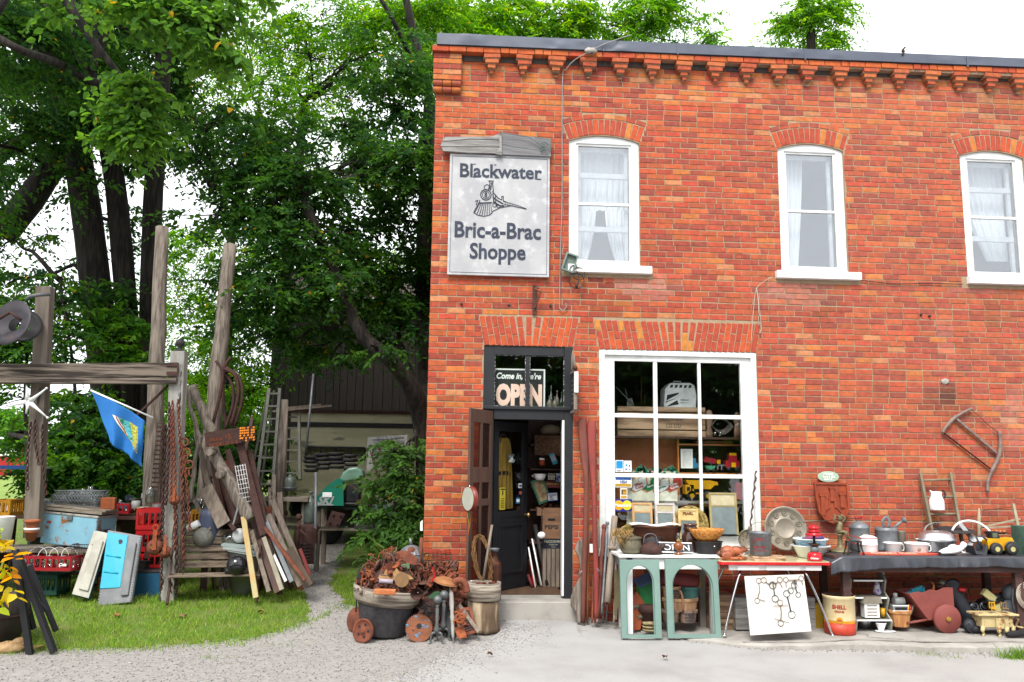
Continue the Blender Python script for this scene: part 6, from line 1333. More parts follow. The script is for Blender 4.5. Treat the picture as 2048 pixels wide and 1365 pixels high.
f=B().b2(lw-.19,lw-.12,.0,.004,1.18,1.235);dpart('card_sticker',f,M('navy',K(25,40,120)));f=B().cyl((lw-.168,-.002,1.207),(lw-.168,0,1.207),.02,n=14).cyl((lw-.145,-.0025,1.207),(lw-.145,-.0005,1.207),.02,n=14);dpart('card_circles',f,M('mc_orange',K(235,120,40)))
f=B().b2(lw-.25,lw-.17,.0,.004,1.07,1.145);dpart('card_sticker',f,M('cirrus_blue',K(60,150,210)));f=B().cyl((lw-.225,-.002,1.108),(lw-.225,0,1.108),.02,n=14).cyl((lw-.195,-.0025,1.108),(lw-.195,-.0005,1.108),.02,n=14);dpart('card_circles',f,mWhite)
Md=Matrix.Rotation(R(50),4,'Z');base=Vector((il+.02,.17,ZF+.015));
def dloc(x,y,z):return base+Md@Vector((x,y,z))
t=thing('mustard_coat','mustard yellow tunic with a dark belt hanging behind the door glass','coat',dloc(.36,.14,1.0),(0,0,R(50)))
f=B().grid(lambda u,v:Vector(((u-.5)*(.34+.14*(1-v)-.2*max(0,v-.86)*3.2),.03*math.sin(u*PI)*-1+.012*math.sin(u*30),v*.92)),36,18);obj('tunic',f,M('mustard',K(205,165,75),K(165,125,50),scale=30,stretch=(1,1,.1),rough=.9),t)
f=B().grid(lambda u,v:Vector(((u-.5)*.36,-.034*math.sin(u*PI)-.006,.42+.05*v+.02*math.sin(u*PI))),16,2);obj('belt',f,M('belt_brown',K(60,42,40)),t)
f=B().torus((0,0,.9),.07,.02,rotm(R(90),0,0),16,6);obj('collar',f,M('collar_dark',K(90,75,60)),t)
t=thing('bird_ornament','small white and grey bird ornament dangling behind the door glass','ornament',dloc(.42,.05,1.66),(0,0,R(50)));f=B().sph((0,0,0),.045,1.3,.5,.7,12,rotm(0,R(40),0)).sph((.05,0,.035),.022).tube([(0,0,.03),(0,0,.35)],.0015,4);obj('body',f,M('bird_grey',K(185,190,200)),t);obj('wing',B().prism([(-.08,-.05),(.0,.02),(.03,-.02),(-.02,-.06)],.01,(0,-.03,0)).prism([(0,-.06),(.08,-.02),(.05,-.06)],.01,(0,-.02,0)),mWhite,t)
lo=W(1038,776,.14);s_=m(1,.14);t=thing('open_sign','black and white Come in we are OPEN sign behind the transom glass','sign',lo);w2=52*s_;h1=38*s_;h0_=-41*s_
obj('board',B().b2(-w2,w2,0,.004,h0_,h1),M('sign_black',(.012,.012,.015),rough=.5,bump=0),t)
f=B().b2(-w2,w2,-.003,-.0005,h1-3*s_,h1).b2(-w2,-w2+3*s_,-.003,-.0005,h0_,h1-3*s_).b2(w2-3*s_,w2,-.003,-.0005,h0_,h1-3*s_);obj('white_border',f,mWhite,t)
f=B().tf('Come in, we\'re',-45*s_,44*s_,15*s_,30*s_,-.002,bold=.03,shear=.25);obj('small_lettering',f,mWhite,t)
f=B().tf('OPEN',-46*s_,46*s_,-37*s_,8*s_,-.002,bold=.06);obj('big_lettering',f,M('peach',(.8,.55,.46),(.78,.5,.42),bump=0),t)
mGrB=glassmat('green_glass',(.25,.75,.3),refl=.12);mAqB=glassmat('aqua_glass',(.55,.8,.75),refl=.14);mDuB=M('dusty_bottle',K(150,140,125),K(110,105,98),rough=.4,trans=.3)
BT=[(0,0),(5,0),(5.5,2),(5.5,18),(4,24),(1.8,30),(1.6,40),(2.2,41),(2.2,44)]
for px,py,k,kr,mt,lab in((1102,815,1.0,1.0,mAqB,'tallest pale aqua bottle standing in the transom window'),(1099,815.5,.52,1.05,mDuB,'short dusty bottle at the left in the transom window'),(1114,815,.75,.9,mDuB,'dusty bottle with a narrow neck in the transom window'),(1110,816,.5,1.05,mDuB,'squat dusty bottle in the middle of the transom bottles'),(1123,815.5,.72,.8,mGrB,'bright green bottle at the right end of the transom window')):
 yy=.14+(.04 if k>.7 else 0);lathething('glass_bottle',lab,'bottle',px,py,yy,[(a*kr,b_*k)for a,b_ in BT],mt,n=14)
lo=W(1050,818,.2);P_('transom_shelf',B().b2(il,ir,.171,.34,W(1050,814,.15).z-.03,W(1050,814,.15).z-.006),mBlack)
gy2=.75
lo=W(1108,1172,gy2);t=thing('slatted_crate','grey slatted crate on end at the bottom right inside the doorway','crate',(W(1106,1172,gy2).x,gy2,ZF));lo=Vector(t.location);zc1=W(1106,1098,gy2).z-ZF;wd=m(42,gy2)
for k in range(5):obj('slat',B().b2(-wd/2+wd*k/5+.006,-wd/2+wd*(k+1)/5-.006,-.01,.012,0,zc1),mWood,t)
obj('frame',B().b2(-wd/2,wd/2,.012,.3,0,zc1),mDkWood,t)
z0=ZF+zc1
t=thing('lettered_box','dark blue wooden box lettered McCormick on the slatted crate','box',(W(1107,1096,gy2).x,gy2,z0));zz=W(1106,1078,gy2).z-z0
obj('body',B().b2(-wd*.5,wd*.5,0,.25,0,zz),M('box_navy',K(38,44,58),rough=.6),t);f=B().tf('McCORMICK',-wd*.44,wd*.5,zz*.58,zz*.86,-.002,bold=.04).tf('ROBERTSON',-wd*.2,wd*.2,zz*.34,zz*.48,-.002,bold=.02).tf('MILLS',-wd*.1,wd*.1,zz*.12,zz*.26,-.002);obj('lettering',f,M('pale_ink',K(190,190,180)),t)
z0+=zz;t=thing('soda_crate','brown wooden crate stencilled PEPSI inside the doorway','crate',(W(1103,1078,gy2).x,gy2,z0));w3=m(35,gy2);zz=m(44,gy2)
mCr=M('crate_brown',K(150,112,85,1.2),K(110,78,58,1.2),scale=12,stretch=(.2,1,1),rough=.8)
obj('body',B().b2(-w3/2,w3/2,0,.28,0,zz),mCr,t,bev=.004);obj('handle_slot',B().b2(-w3*.2,w3*.2,-.003,.0,zz*.78,zz*.88),mBlack,t);f=B().tf('PEPSI',-w3*.38,w3*.38,zz*.42,zz*.6,-.002,bold=.03);obj('lettering',f,mIron,t)
z0+=zz;t=thing('tray_box','open brown box of oddments on top of the soda crate','box',(W(1100,1034,gy2).x,gy2,z0));obj('body',B().b2(-.17,.17,0,.3,0,.1),mCr,t)
f=B();f.sph((.02,.1,.13),.06).beam((-.12,0,.1),(0,.05,.2),.04,.02).sph((-.07,.1,.15),.04).torus((.1,.1,.13),.04,.01);obj('oddments',f,mCopper,t)
lo=W(1083,1071,gy2-.1);t=thing('ladle','white enamel ladle with a black handle hanging by the soda crate','ladle',lo);obj('bowl',B().sph((0,0,0),m(8,gy2),1,.5,.85),mEnamel,t);obj('handle',B().tube([(0,0,.04),(0,0,.32)],.007,6),mIron,t)
lo=W(1082,982,gy2);t=thing('green_framed_picture','tilted picture in a green frame above the tray box','picture',lo,(0,R(-22),0));a,b_=m(13,gy2),m(24,gy2)
obj('frame',B().ring([(-a,-b_),(a,-b_),(a,b_),(-a,b_)],[(-a*.7,-b_*.82),(a*.7,-b_*.82),(a*.7,b_*.82),(-a*.7,b_*.82)],.02),M('frame_green',K(50,110,80)),t);obj('print',B().b2(-a*.7,a*.7,.008,.014,-b_*.82,b_*.82),M('old_print',K(180,160,120),K(120,95,65),scale=9,amt=1),t)
lo=W(1105,994,gy2-.02);t=thing('enamel_plate_sign','white sign with a blue rim and lettering inside the doorway','sign',lo,(0,R(-6),0));obj('board',B().b2(-.072,.072,0,.01,-.055,.055),M('navy'),t);obj('face',B().b2(-.062,.062,-.003,0,-.046,.046),M('pale_face',K(200,205,220),bump=0),t);f=B().tf('PRAIRIE',-.05,.05,.015,.035,-.005,bold=.02).tf('TIME',-.045,.0,-.012,.008,-.005,bold=.02).tf('SALE',-.04,.01,-.038,-.02,-.005,bold=.02);obj('lettering',f,mInk,t)
lo=W(1108,968,gy2);t=thing('red_tin_sign','dark red sign lettered in gold behind the plate sign','sign',lo);obj('board',B().b2(-.11,.08,.01,.02,-.05,.03),M('dark_red',K(120,35,40)),t);f=B().tf('SWEET & WOOD',-.1,.075,-.015,.01,.006,bold=.02);obj('lettering',f,M('gold_ink',K(200,170,80)),t)
lo=W(1080,955,gy2);one('enamel_pot','white enamel pot inside the doorway above the green picture','pot',B().lathe([(.05,-.04),(.075,.0),(.085,.04),(.09,.045),(.075,.04),(.05,-.03)],(0,0,0),20).tube([(-.085,0,.03),(-.11,0,.02),(-.085,0,0)],.005,5),mEnamel,lo)
lo=W(1103,954,gy2-.03);t=thing('cutlery_card','card of small silver spoons inside the doorway','spoons',lo);obj('card',B().b2(-.05,.05,0,.004,-.04,.045),M('card_tan',K(160,150,125)),t)
for k in range(5):obj('spoon',B().tube([(-.04+.02*k,-.006,.03),(-.04+.02*k,-.006,-.03)],.003,5).sph((-.04+.02*k,-.008,-.035),.009,n=8),mChrome,t)
lo=W(1107,918,gy2-.03);t=thing('cyan_packet','cyan and white packet leaning among the goods inside the door','packet',lo,(0,R(-24),0));obj('box',B().b2(-.035,.035,0,.02,-.075,.075),M('cyan_card',K(60,180,210),bump=0),t);obj('label',B().b2(-.03,.03,-.003,0,-.03,.05),M('pale_face'),t)
lo=W(1118,956,gy2);one('striped_mug','white and blue mug at the right edge inside the doorway','mug',B().lathe([(.04,-.06),(.042,.05),(.045,.06),(.036,.05)],(0,0,0),16),M('mug_white',K(190,195,215),K(50,70,140),scale=20,lo=.5,hi=.55,amt=1),lo)
lo=W(1084,925,gy2);one('orange_tin','orange tin with a white lid in the doorway shadows','tin',B().cyl((0,0,-.04),(0,0,.03),.04,n=16),M('tin_orange',K(200,80,40)),lo);one('small_dish','white dish upturned on top of the orange tin','dish',B().cyl((0,0,.031),(0,0,.055),.038,n=16),mEnamel,lo)
lo=W(1097,893,gy2+.1);t=thing('wicker_hamper','brown wicker hamper high up inside the doorway','hamper',lo);f=B().box(0,.1,0,.38,.25,.24)
obj('body',f,M('wicker_dark',K(130,90,60),K(80,52,36),scale=60,stretch=(1,1,1.5),lo=.45,hi=.55,amt=1,bump=1),t);obj('lid',B().box(0,.1,.13,.4,.27,.03),M('wicker_dark'),t)
lo=W(1103,870,gy2+.1);one('flour_sack','pale sack lying on the wicker hamper','sack',B().sph((0,.1,.06),.12,1.2,.8,.7).jit(.008,2),M('sack',K(150,135,110)),lo)
t=thing('store_shelf','dark wooden shelving filling the right side of the entrance','shelf',(W(1100,1100,1.1).x+.05,1.15,ZF));
for z_ in(.55,.98,1.28,1.52,1.85):obj('shelf_board',B().b2(-.35,.3,-.28,.1,z_,z_+.02),mDkWood,t)
obj('back',B().b2(-.35,.3,.1,.12,0,2.3),mDkWood,t)
STK=[('white stick with red bands leaning inside the doorway',1064,1078,1083,1172,.85,.65,.012,mWhite),('second white stick nearest the door leaf',1057,1095,1071,1176,.8,.62,.011,mWhite),('red stick leaning inside the doorway',1060,1110,1067,1174,.84,.66,.012,mRed),('dark flat board leaning behind the sticks',1070,1050,1094,1170,.95,.75,.03,mIron),('brown stick leaning inside the doorway',1058,1120,1073,1172,.9,.68,.012,mCr),('pale wooden stick at the back of the leaning sticks',1068,1080,1080,1170,1.0,.72,.012,mWood),('short red wedge of wood on the threshold',1056,1150,1065,1175,.7,.62,.02,M('dark_red'))]
for lab,a,b_,c,d,y0,y1,r_,mt in STK:
 p0=W(c,d,y1);p0.z=max(p0.z,ZF+.015);lo=p0;one('leaning_stick',lab,'stick',B().tube([(0,0,0),W(a,b_,y0)-lo],r_,6),mt,lo)
mOar=M('oar_paint',K(140,75,62),K(100,60,52),scale=9,stretch=(1,1,.3),c3=K(185,130,60),s3=14,t3=.6,w3=.08,bump=.5,rough=.8)
mOar2=M('oar_red',K(165,70,62),K(120,58,55),scale=9,stretch=(1,1,.3),c3=K(190,110,50),s3=18,t3=.62,w3=.06,bump=.5,rough=.8)
def oar(lab,pts,mat,y0,y1):
 """pts: (px,py,width)"""
 n=len(pts);P=[];lo=None
 for i,(a,b_,w_)in enumerate(pts):
  yy=y0+(y1-y0)*i/(n-1);P.append((W(a,b_,yy),m(w_,yy)/2,w_))
 lo=P[-1][0].copy();f=B();V=[];ring=8
 pp=[p-lo for p,_,_ in P];rr=[r_ for _,r_,_ in P]
 cat=catmull(pp,4);rs=[]
 for i in range(len(cat)):
  t_=i/4;k=min(int(t_),n-2);rs.append(rr[k]*(1-(t_-k))+rr[k+1]*(t_-k))
 for i,p in enumerate(cat):
  th=min(rs[i],.019)
  for k in range(ring):a=2*PI*k/ring;V.append(p+Vector((math.cos(a)*rs[i],math.sin(a)*th,0)))
 fs=[(i*ring+k,i*ring+(k+1)%ring,(i+1)*ring+(k+1)%ring,(i+1)*ring+k)for i in range(len(cat)-1)for k in range(ring)]+[tuple(range(ring))[::-1],tuple((len(cat)-1)*ring+k for k in range(ring))]
 f.add(V,fs,True);return one('oar',lab,'oar',f,mat,lo)
oar('left brown paddle with a long blade leaning by the door jamb',[(1166,836,14),(1164,850,17),(1167,890,17),(1170,925,14),(1172,960,9),(1171,1050,9.5),(1168,1150,10),(1166,1246,8)],mOar,-.06,-.42)
oar('right red paddle with a square ended blade leaning by the door jamb',[(1184,842,16),(1183,860,18),(1184,915,17),(1186,950,12),(1188,990,9),(1190,1080,9.5),(1193,1160,10.5),(1192,1246,7)],mOar2,-.06,-.42)
BARS=[('amber coloured slim pole between the two paddles','pole',1177,900,1175,1240,5,5,M('amber_wood',K(175,100,50),K(140,75,40),rough=.5),-.05,-.36),('bent grey branch pole standing behind the paddles','branch',1178,1062,1170,1226,7,6,mBarkP,-.05,-.3),('thin pale shaft right of the red paddle','pole',1197,1052,1190,1230,5,5,mWood,-.1,-.38),('rust brown club handled pole','pole',1208,1055,1194,1236,8,9,mOar,-.1,-.42),('grey iron rod with a small knob on top','rod',1215,1047,1204,1228,5,6,mGalv,-.1,-.42),('thick pale round post with a short cross handle','post',1229,1033,1215,1206,13,13,M('pale_post',K(180,165,148),K(140,122,106),stretch=(1,1,.1),scale=12),-.12,-.45),('short rusty iron prong at the foot of the poles','rod',1206,1206,1206,1246,3,3,mIron,-.45,-.5),('second rusty iron prong at the foot of the poles','rod',1215,1206,1212,1246,3,3,mIron,-.45,-.5),('thin rusty stick standing low between the paddles','rod',1187,1150,1184,1246,4,4,mRust,-.2,-.45),('short wooden tip standing under the red paddle','stick',1194,1222,1194,1246,5,4,mWood,-.38,-.44),('white narrow strip standing beside the olive plank','strip',1233,1098,1228,1246,4,4,mWWood,-.25,-.45)]
for lab,nm,a,b_,c,d,w0,w1,mt,y0,y1 in BARS:
 p1,p0=W(a,b_,y0),W(c,d,y1);g_=gz(p0.x,p0.y)+(.03 if p0.x>1.62 else 0);f=B();n=8;P=[(p1-p0)*(i/n)+Vector((.006*nz(i*1.7,1,w0+a),0,0))for i in range(n+1)]
 f.tube(P,[m(w1+(w0-w1)*i/n,y1)/2 for i in range(n+1)],9)
 if 'knob' in lab:f.sph(P[-1],.024)
 if 'club' in lab:f.sph(P[-1],.034,1,1,1.2)
 if 'cross' in lab:c_=(p1-p0)*.63;f.cyl(c_+Vector((-.065,-.05,0)),c_+Vector((.055,-.05,.0)),.02,n=8)
 one(nm,lab,nm,f,mt,p0)
lo=W(1150,1215,-.4);s_=m(1,-.4);f=B().prism([(x*s_,z*s_)for x,z in((8,125),(2,108),(8,95),(12,78),(14,60),(2,42),(-7,20),(-8,2),(2,-8),(4,-28),(10,-30),(11,-10),(16,12),(18,40),(22,80),(18,128))],.05);one('wooden_wing','curved grey wooden blade with a darker tip leaning by the door jamb','carving',f,mBarkP,lo,(R(-8),0,0),bev=.012)
lo=W(1238,1240,-.45);f=B().prism([(x*m(1,-.45),z*m(1,-.45))for x,z in((-6,93),(6,93),(6,30),(-2,20),(-4,0),(-10,0),(-8,30))],.025);one('olive_plank','olive green flaking plank standing at the left of the green frames','plank',f,M('olive_paint',K(120,112,72),K(95,80,60),scale=10,c3=K(60,120,80),s3=6,t3=.62),lo,(R(-9),0,0),bev=.003)
for lab,a,b_,c,d in(('left steel clamp screw fixed on the brown paddle',1166,1140,1152,1158),('right steel clamp screw fixed on the red paddle',1192,1136,1206,1151)):
 lo=W(a,b_,-.36);f=B().cyl((0,0,0),(W(a,b_,-.36)*.4+W(c,d,-.36)*.6)-lo,.012,n=8).cyl((0,0,0),W(c,d,-.36)-lo,.004,n=6);one('clamp_screw',lab,'clamp',f,mGalv,lo,group='clamp screws on the paddles')
lo=W(1183,1097,-.3);one('white_tag','small white tag hanging behind the paddles','tag',B().box(0,0,0,.045,.004,.1),mWhite,lo)
def wl(px,py,y):return W(px,py,y)
mHard=M('hardboard',K(165,95,60,1.1),K(140,78,50,1.1),scale=3,rough=.7)
mOrW=M('orange_shelf_wood',K(205,130,70,1.2),K(170,100,55,1.2),scale=8,stretch=(.2,1,1),rough=.5)
mOldC=M('old_crate',K(175,145,118,1.2),K(110,84,66,1.2),scale=10,stretch=(.15,1,1),amt=1,rough=.85,c3=K(190,150,60,1.2),s3=2.6,t3=.66)
y=.42;a,c=W(1235,872,y),W(1410,816,y)
t=thing('long_crate','long old wooden crate lying on the upper display shelf','crate',((a.x+c.x)/2,y,a.z));w2=(c.x-a.x)/2;H=c.z-a.z
for z0,z1 in((0,H*.2),(H*.24,H*.8),(H*.84,H)):obj('board',B().b2(-w2,w2,-.01+.01*(z0==H*.24),.02,z0,z1),mOldC,t,bev=.003)
obj('end',B().b2(-w2,-w2+.02,.02,.3,0,H).b2(w2-.02,w2,.02,.3,0,H),mOldC,t);obj('base',B().b2(-w2+.02,w2-.02,.02,.3,0,.015),mOldC,t)
f=B().tf('REDNER',.0,.3,H*.52,H*.68,-.001,bold=.02).tf('CO. LTD',.06,.26,H*.3,H*.44,-.001,bold=.02);obj('lettering',f,M('faint_ink',K(90,72,60)),t)
P_('display_shelf',B().b2(a.x-.15,c.x+.55,.3,.85,a.z-.03,a.z-.002),mDkWood)
y=.5;a,c=W(1328,816,y),W(1393,766,y);t=thing('pet_carrier','white and black plastic pet carrier on top of the long crate','pet carrier',((a.x+c.x)/2,y,a.z));w2=(c.x-a.x)/2;H=c.z-a.z
pr=[(-w2,0),(w2*.95,0),(w2,H*.5),(w2*.9,H*.9),(w2*.6,H),(-w2*.6,H*.98),(-w2*.92,H*.75)]
obj('shell',B().prism(pr,.26),M('carrier_white',(.75,.76,.78),rough=.35,bump=0),t,bev=.015)
f=B()
for i in range(5):q=-w2*.62+i*w2*.28;f.prism([(q,H*.78),(q+w2*.16,H*.8),(q+w2*.2,H*.9),(q+w2*.04,H*.9)],.004,(0,-.004,0))
f.prism([(-w2*.85,H*.28),(-w2*.1,H*.55),(-w2*.1,H*.6),(-w2*.8,H*.5)],.004,(0,-.004,0)).prism([(-w2*.8,H*.06),(-w2*.1,H*.14),(-w2*.2,H*.3),(-w2*.7,H*.12)],.004,(0,-.004,0)).prism([(-w2*.9,H*.2),(-w2*.3,H*.36),(-w2*.3,H*.38),(-w2*.9,H*.24)],.004,(0,-.004,0));f.b2(w2*.0,w2*.5,-.004,0,H*.3,H*.33).b2(w2*.0,w2*.5,-.004,0,H*.2,H*.215)
obj('black_trim',f,mBlack,t);obj('handle',B().tube([(-w2*.25,.13,H),(-w2*.25,.13,H+.025),(w2*.2,.13,H+.025),(w2*.2,.13,H)],.008,6),mEnamel,t)
lo=W(1255,816,.5);one('fishing_rod','thin pale rod slanting across the top left pane','rod',B().tube([W(1228,770,.5)-lo,W(1268,812,.5)-lo],.006,5),mGalv,lo)
lo=W(1258,816,.52);one('sailing_toy','small grey cloth toy boat behind the rod in the top left pane','toy',B().prism([(-.03,0),(.08,0),(.04,.13),(-.02,.12)],.02).tube([(-.02,0,.1),(-.05,0,.26)],.006,5),M('dull_grey_cloth',K(130,135,130)),lo)
for px,a,lab in((1283,752,'tall thin brown stick in the top left pane'),(1290,788,'short thin brown stick in the top left pane')):lo=W(px,816,.55);one('stick',lab,'stick',B().tube([(0,0,0),W(px-1,a,.55)-lo],.007,5),mCopper,lo)
for px,k,lab in((1419,0,'left carved wooden figure in the right hand panes'),(1475,1,'right carved wooden figure in the right hand panes')):
 y=.45;s_=m(1,y);lo=W(px,878,y);one('carved_figure',lab,'figure',B().lathe([(7*s_,0),(8*s_,10*s_),(5*s_,22*s_),(7*s_,36*s_),(8*s_,48*s_),(5*s_,56*s_),(0,58*s_)]if k==0 else[(8*s_,0),(7*s_,18*s_),(5*s_,30*s_),(8*s_,38*s_),(4*s_,44*s_),(5*s_,50*s_),(0,54*s_)],(0,0,0),14,None,1,.5),M('carved_wood',K(135,105,85,1.2),K(95,72,58,1.2)),lo)
lo=W(1444,862,.42);f=B();s_=m(1,.42)
f.grid(lambda u,v:Vector(((-22+44*u)*s_,-.04+.12*v,(8-16*math.sin(PI*u)+10*v)*s_)),16,6);f.tube(catmull([(-22*s_,0,8*s_),(-10*s_,0,22*s_),(10*s_,0,20*s_),(20*s_,0,2*s_)],5),.008,6);one('curved_basket','dark curved trug basket between the carved figures','basket',f,M('dark_basket',K(95,85,80),K(60,54,50),scale=40),lo)
lo=W(1430,872,.35);one('jam_glass','two small clear glasses beside the curved basket','glass',B().lathe([(.02,0),(.025,.05)],(0,0,0),12).lathe([(.02,0),(.025,.05)],(.07,0,0),12),mJar,lo)
y=.62;a,c=W(1229,1075,y),W(1357,874,y);t=thing('hardboard_panel','plain brown hardboard panel behind the stickers in the shop window','panel',((a.x+c.x)/2,y,a.z));w2=(c.x-a.x)/2;obj('sheet',B().b2(-w2-.1,w2,0,.012,0,c.z-a.z),mHard,t)
y=.55;a,c=W(1357,1080,y),W(1500,880,y);t=thing('display_rack','orange wooden shelving with toys behind the right hand panes','shelf',((a.x+c.x)/2,y,a.z));w2=(c.x-a.x)/2;H=c.z-a.z
zs_=[W(1420,p_,y).z-a.z for p_ in(1080,1012,946,889)]
for z_ in zs_:obj('shelf_board',B().b2(-w2,w2,-.1,.25,z_-.018,z_),mOrW,t)
obj('side',B().b2(-w2-.02,-w2,-.1,.25,-.018,H),mOrW,t);obj('back',B().b2(-w2,w2,.24,.25,0,H),M('rack_back',K(70,52,42)),t)
rk=Vector(t.location)
f=B().box(0,.1,.02,.5,.14,.04);one('thin_box','flat orange wooden box lying on top of the toy shelving','box',f,mOrW,(rk.x-.0,rk.y-.05,rk.z+zs_[3]))
def toy(name,label,px,py,y,parts,cat='toy',rz=0,sc_=1):
 lo=W(px,py,y);t=thing(name,label,cat,lo,(0,0,rz));s_=m(1,y)*sc_
 for nm,mt,fn in parts:f=B();fn(f,s_);obj(nm,f,mt,t)
 return t
def whl(x,z,r):return lambda f,s:f.lathe([(r*s*.3,-.02),(r*s,-.02),(r*s*1.0,.02),(r*s*.3,.02)],(x*s,-.03,z*s),14,rotm(R(90),0,0))
def bx(*L):
 def g(f,s):
  for(x0,x1,z0,z1,y0,y1)in L:f.b2(x0*s,x1*s,y0,y1,z0*s,z1*s)
 return g
mYT=M('toy_yellow',K(250,185,20,1.5),rough=.3,bump=0);mTR=M('toy_red',K(200,40,60),rough=.3,bump=0);mTG=M('toy_green',K(90,180,140),rough=.35,bump=0);mTB=M('toy_blue',K(70,160,210),rough=.35,bump=0);mRub=M('rubber',(.02,.02,.022),rough=.6,bump=0)
toy('picture_frame','white framed empty picture leaning at the left end of the toy shelf',1374,937,.46,[('frame',mWhite,lambda f,s:f.ring([(-12*s,0),(12*s,0),(12*s,38*s),(-12*s,38*s)],[(-9*s,3*s),(9*s,3*s),(9*s,35*s),(-9*s,35*s)],.01)),('backing',M('white_card',(.7,.7,.7),bump=0),lambda f,s:f.b2(-9*s,9*s,.006,.01,3*s,35*s))],'picture')
toy('toy_truck','blue toy truck beside the white picture frame',1391,941,.5,[('body',mTB,bx((-6,8,4,14,-.03,.05),(-6,0,14,24,-.03,.05))),('wheel',mRub,whl(4,3,3))])
toy('toy_truck','dark red toy tip truck tilted on the toy shelf',1420,928,.5,[('body',mTR,lambda f,s:f.prism([(-14*s,4*s),(8*s,0),(15*s,8*s),(-10*s,14*s)],.1,(0,-.03,0))),('cab',mYT,bx((13,20,0,8,-.03,.05))),('wheel',mRub,whl(0,0,3))])
toy('toy_wagon','pale green toy wagon under the red tip truck',1420,942,.46,[('body',mTG,lambda f,s:f.prism([(-10*s,10*s),(-7*s,2*s),(7*s,2*s),(10*s,10*s)],.08,(0,-.03,0))),('wheel',mRub,whl(-6,1.5,3)),('wheel',mRub,whl(6,1.5,3))])
toy('toy_trailer','bare metal toy trailer frame in the middle of the toy shelf',1445,940,.45,[('frame',mAlu,bx((-12,10,8,10,-.03,.05),(-12,-10,0,10,-.03,-.01),(8,10,0,10,-.03,-.01),(-4,-2,0,8,-.03,-.01)))])
toy('toy_fire_engine','dark red toy fire engine with yellow crest at the right of the toy shelf',1464,942,.45,[('body',mTR,bx((-14,14,6,20,-.04,.06),(-7,9,20,34,-.03,.05))),('crest',mYT,bx((-3,6,7,16,-.045,-.04),(-6,8,30,35,-.034,-.03))),('wheel',mRub,whl(-8,4,4)),('wheel',mRub,whl(8,4,4))])
toy('toy_ball','shiny green glass ball at the back of the toy shelf',1425,912,.7,[('ball',mGrB,lambda f,s:f.sph((0,0,8*s),8*s))])
toy('yellow_dump_truck','large yellow toy dump truck with black wheels in the bottom panes',1400,1001,.32,[('bed',mYT,lambda f,s:f.prism([(-16*s,22*s),(-26*s,33*s),(-30*s,39*s),(20*s,39*s),(34*s,36*s),(35*s,30*s),(28*s,30*s),(20*s,22*s)],.14,(0,-.05,0))),('cab',mYT,bx((-31,-14,12,30,-.05,.09),(-32,22,12,15,-.03,.07))),('cab_window',mBlack,bx((-28,-22,18,26,-.053,-.05),(-20,-17,18,26,-.053,-.05)))]+[('wheel',mRub,whl(-18,9,9.5)),('wheel',mRub,whl(14,9,9.5)),('rim',mYT,lambda f,s:f.cyl((-18*s,-.06,9*s),(-18*s,-.052,9*s),4.5*s)),('rim',mYT,lambda f,s:f.cyl((14*s,-.06,9*s),(14*s,-.052,9*s),4.5*s))])
P_('window_step',B().b2(S.xl+.12,S.xr-.12,.14,.5,W(1400,1002,.32).z-.03,W(1400,1002,.32).z),M('step_white',K(150,140,130)))
toy('red_toy_crate','dark red toy crate at the right edge of the bottom right pane',1478,1000,.5,[('body',mTR,bx((-6,10,0,34,-.03,.05)))])
y=.17;lo=W(1306,1075,y);s_=m(1,y);t=thing('fireplace_cutout','cream cardboard fireplace cutout with drink brand stockings in the shop window','display',lo)
cr=M('poster_cream',K(238,235,215,1.35),bump=0,rough=.5)
out=[(-52,0),(-52,118),(-44,128),(52,128),(57,120),(55,100),(50,90),(50,0)];arch=[(28,0),(30,30),(24,44),(8,53),(-12,54),(-28,48),(-38,36),(-40,0)]
f=B().prism([(x*s_,z*s_)for x,z in out+arch],.006);obj('board',f,cr,t)
f=B();ar2=[(x*s_,z*s_)for x,z in arch];P=catmull([Vector((x,-.002,z))for x,z in ar2],3);f.tube(P,1.6*s_,5);obj('arch_line',f,M('poster_brown',K(190,120,80),bump=0),t)
q=random.Random(3)
for nm,mt,n_,r_ in(('garland',M('poster_teal',K(20,140,120),K(60,170,120),scale=60,bump=0),90,2.6),('garland_berry',M('poster_red',K(225,60,60),bump=0),16,1.3),('garland_bow',M('poster_white',(.7,.68,.6),bump=0),14,1.7)):
 f=B()
 for i in range(n_):x=-46+98*q.random();z=129+4*math.sin(x*.22)+q.uniform(-4.5,6)-(10 if nm=='garland_bow' else 0);f.cyl((x*s_,-.004,z*s_),(x*s_,-.003,z*s_),r_*q.uniform(.6,1.2)*s_,n=6)
 obj(nm,f,mt,t)
def stocking(px,py,mt,txt,tc,rows):
 x=(W(px,py,y).x-lo.x)/s_;z=(W(px,py,y).z-lo.z)/s_
 P=[(-13,-7),(-6,-11),(10,-4),(16,2),(14,18),(0,14),(0,4),(-10,0)]
 f=B().prism([((x+a*1.25-1)*s_,(z+b_*1.15-1)*s_)for a,b_ in P],.002,(0,-.0025,0));obj('stocking_outline',f,M('poster_tan',K(215,160,115),bump=0),t)
 f=B().prism([((x+a)*s_,(z+b_)*s_)for a,b_ in P],.002,(0,-.005,0));obj('stocking',f,mt,t)
 f=B();rr=rotm(0,R(-16),0)
 for k,tx in enumerate(txt):f.tf(tx,-8*s_,9*s_,(-1-6*k+rows)*s_,(4-6*k+rows)*s_,-.0065,rr,(x*s_+.5*s_,0,z*s_),bold=.03)
 obj('stocking_lettering',f,tc,t)
stocking(1277,972,M('poster_grey',(.62,.63,.65),bump=0),('diet','Coke'),M('poster_red'),2);stocking(1301,972,M('poster_green',K(20,150,90),bump=0),('Sprite',),mWhite,-2)
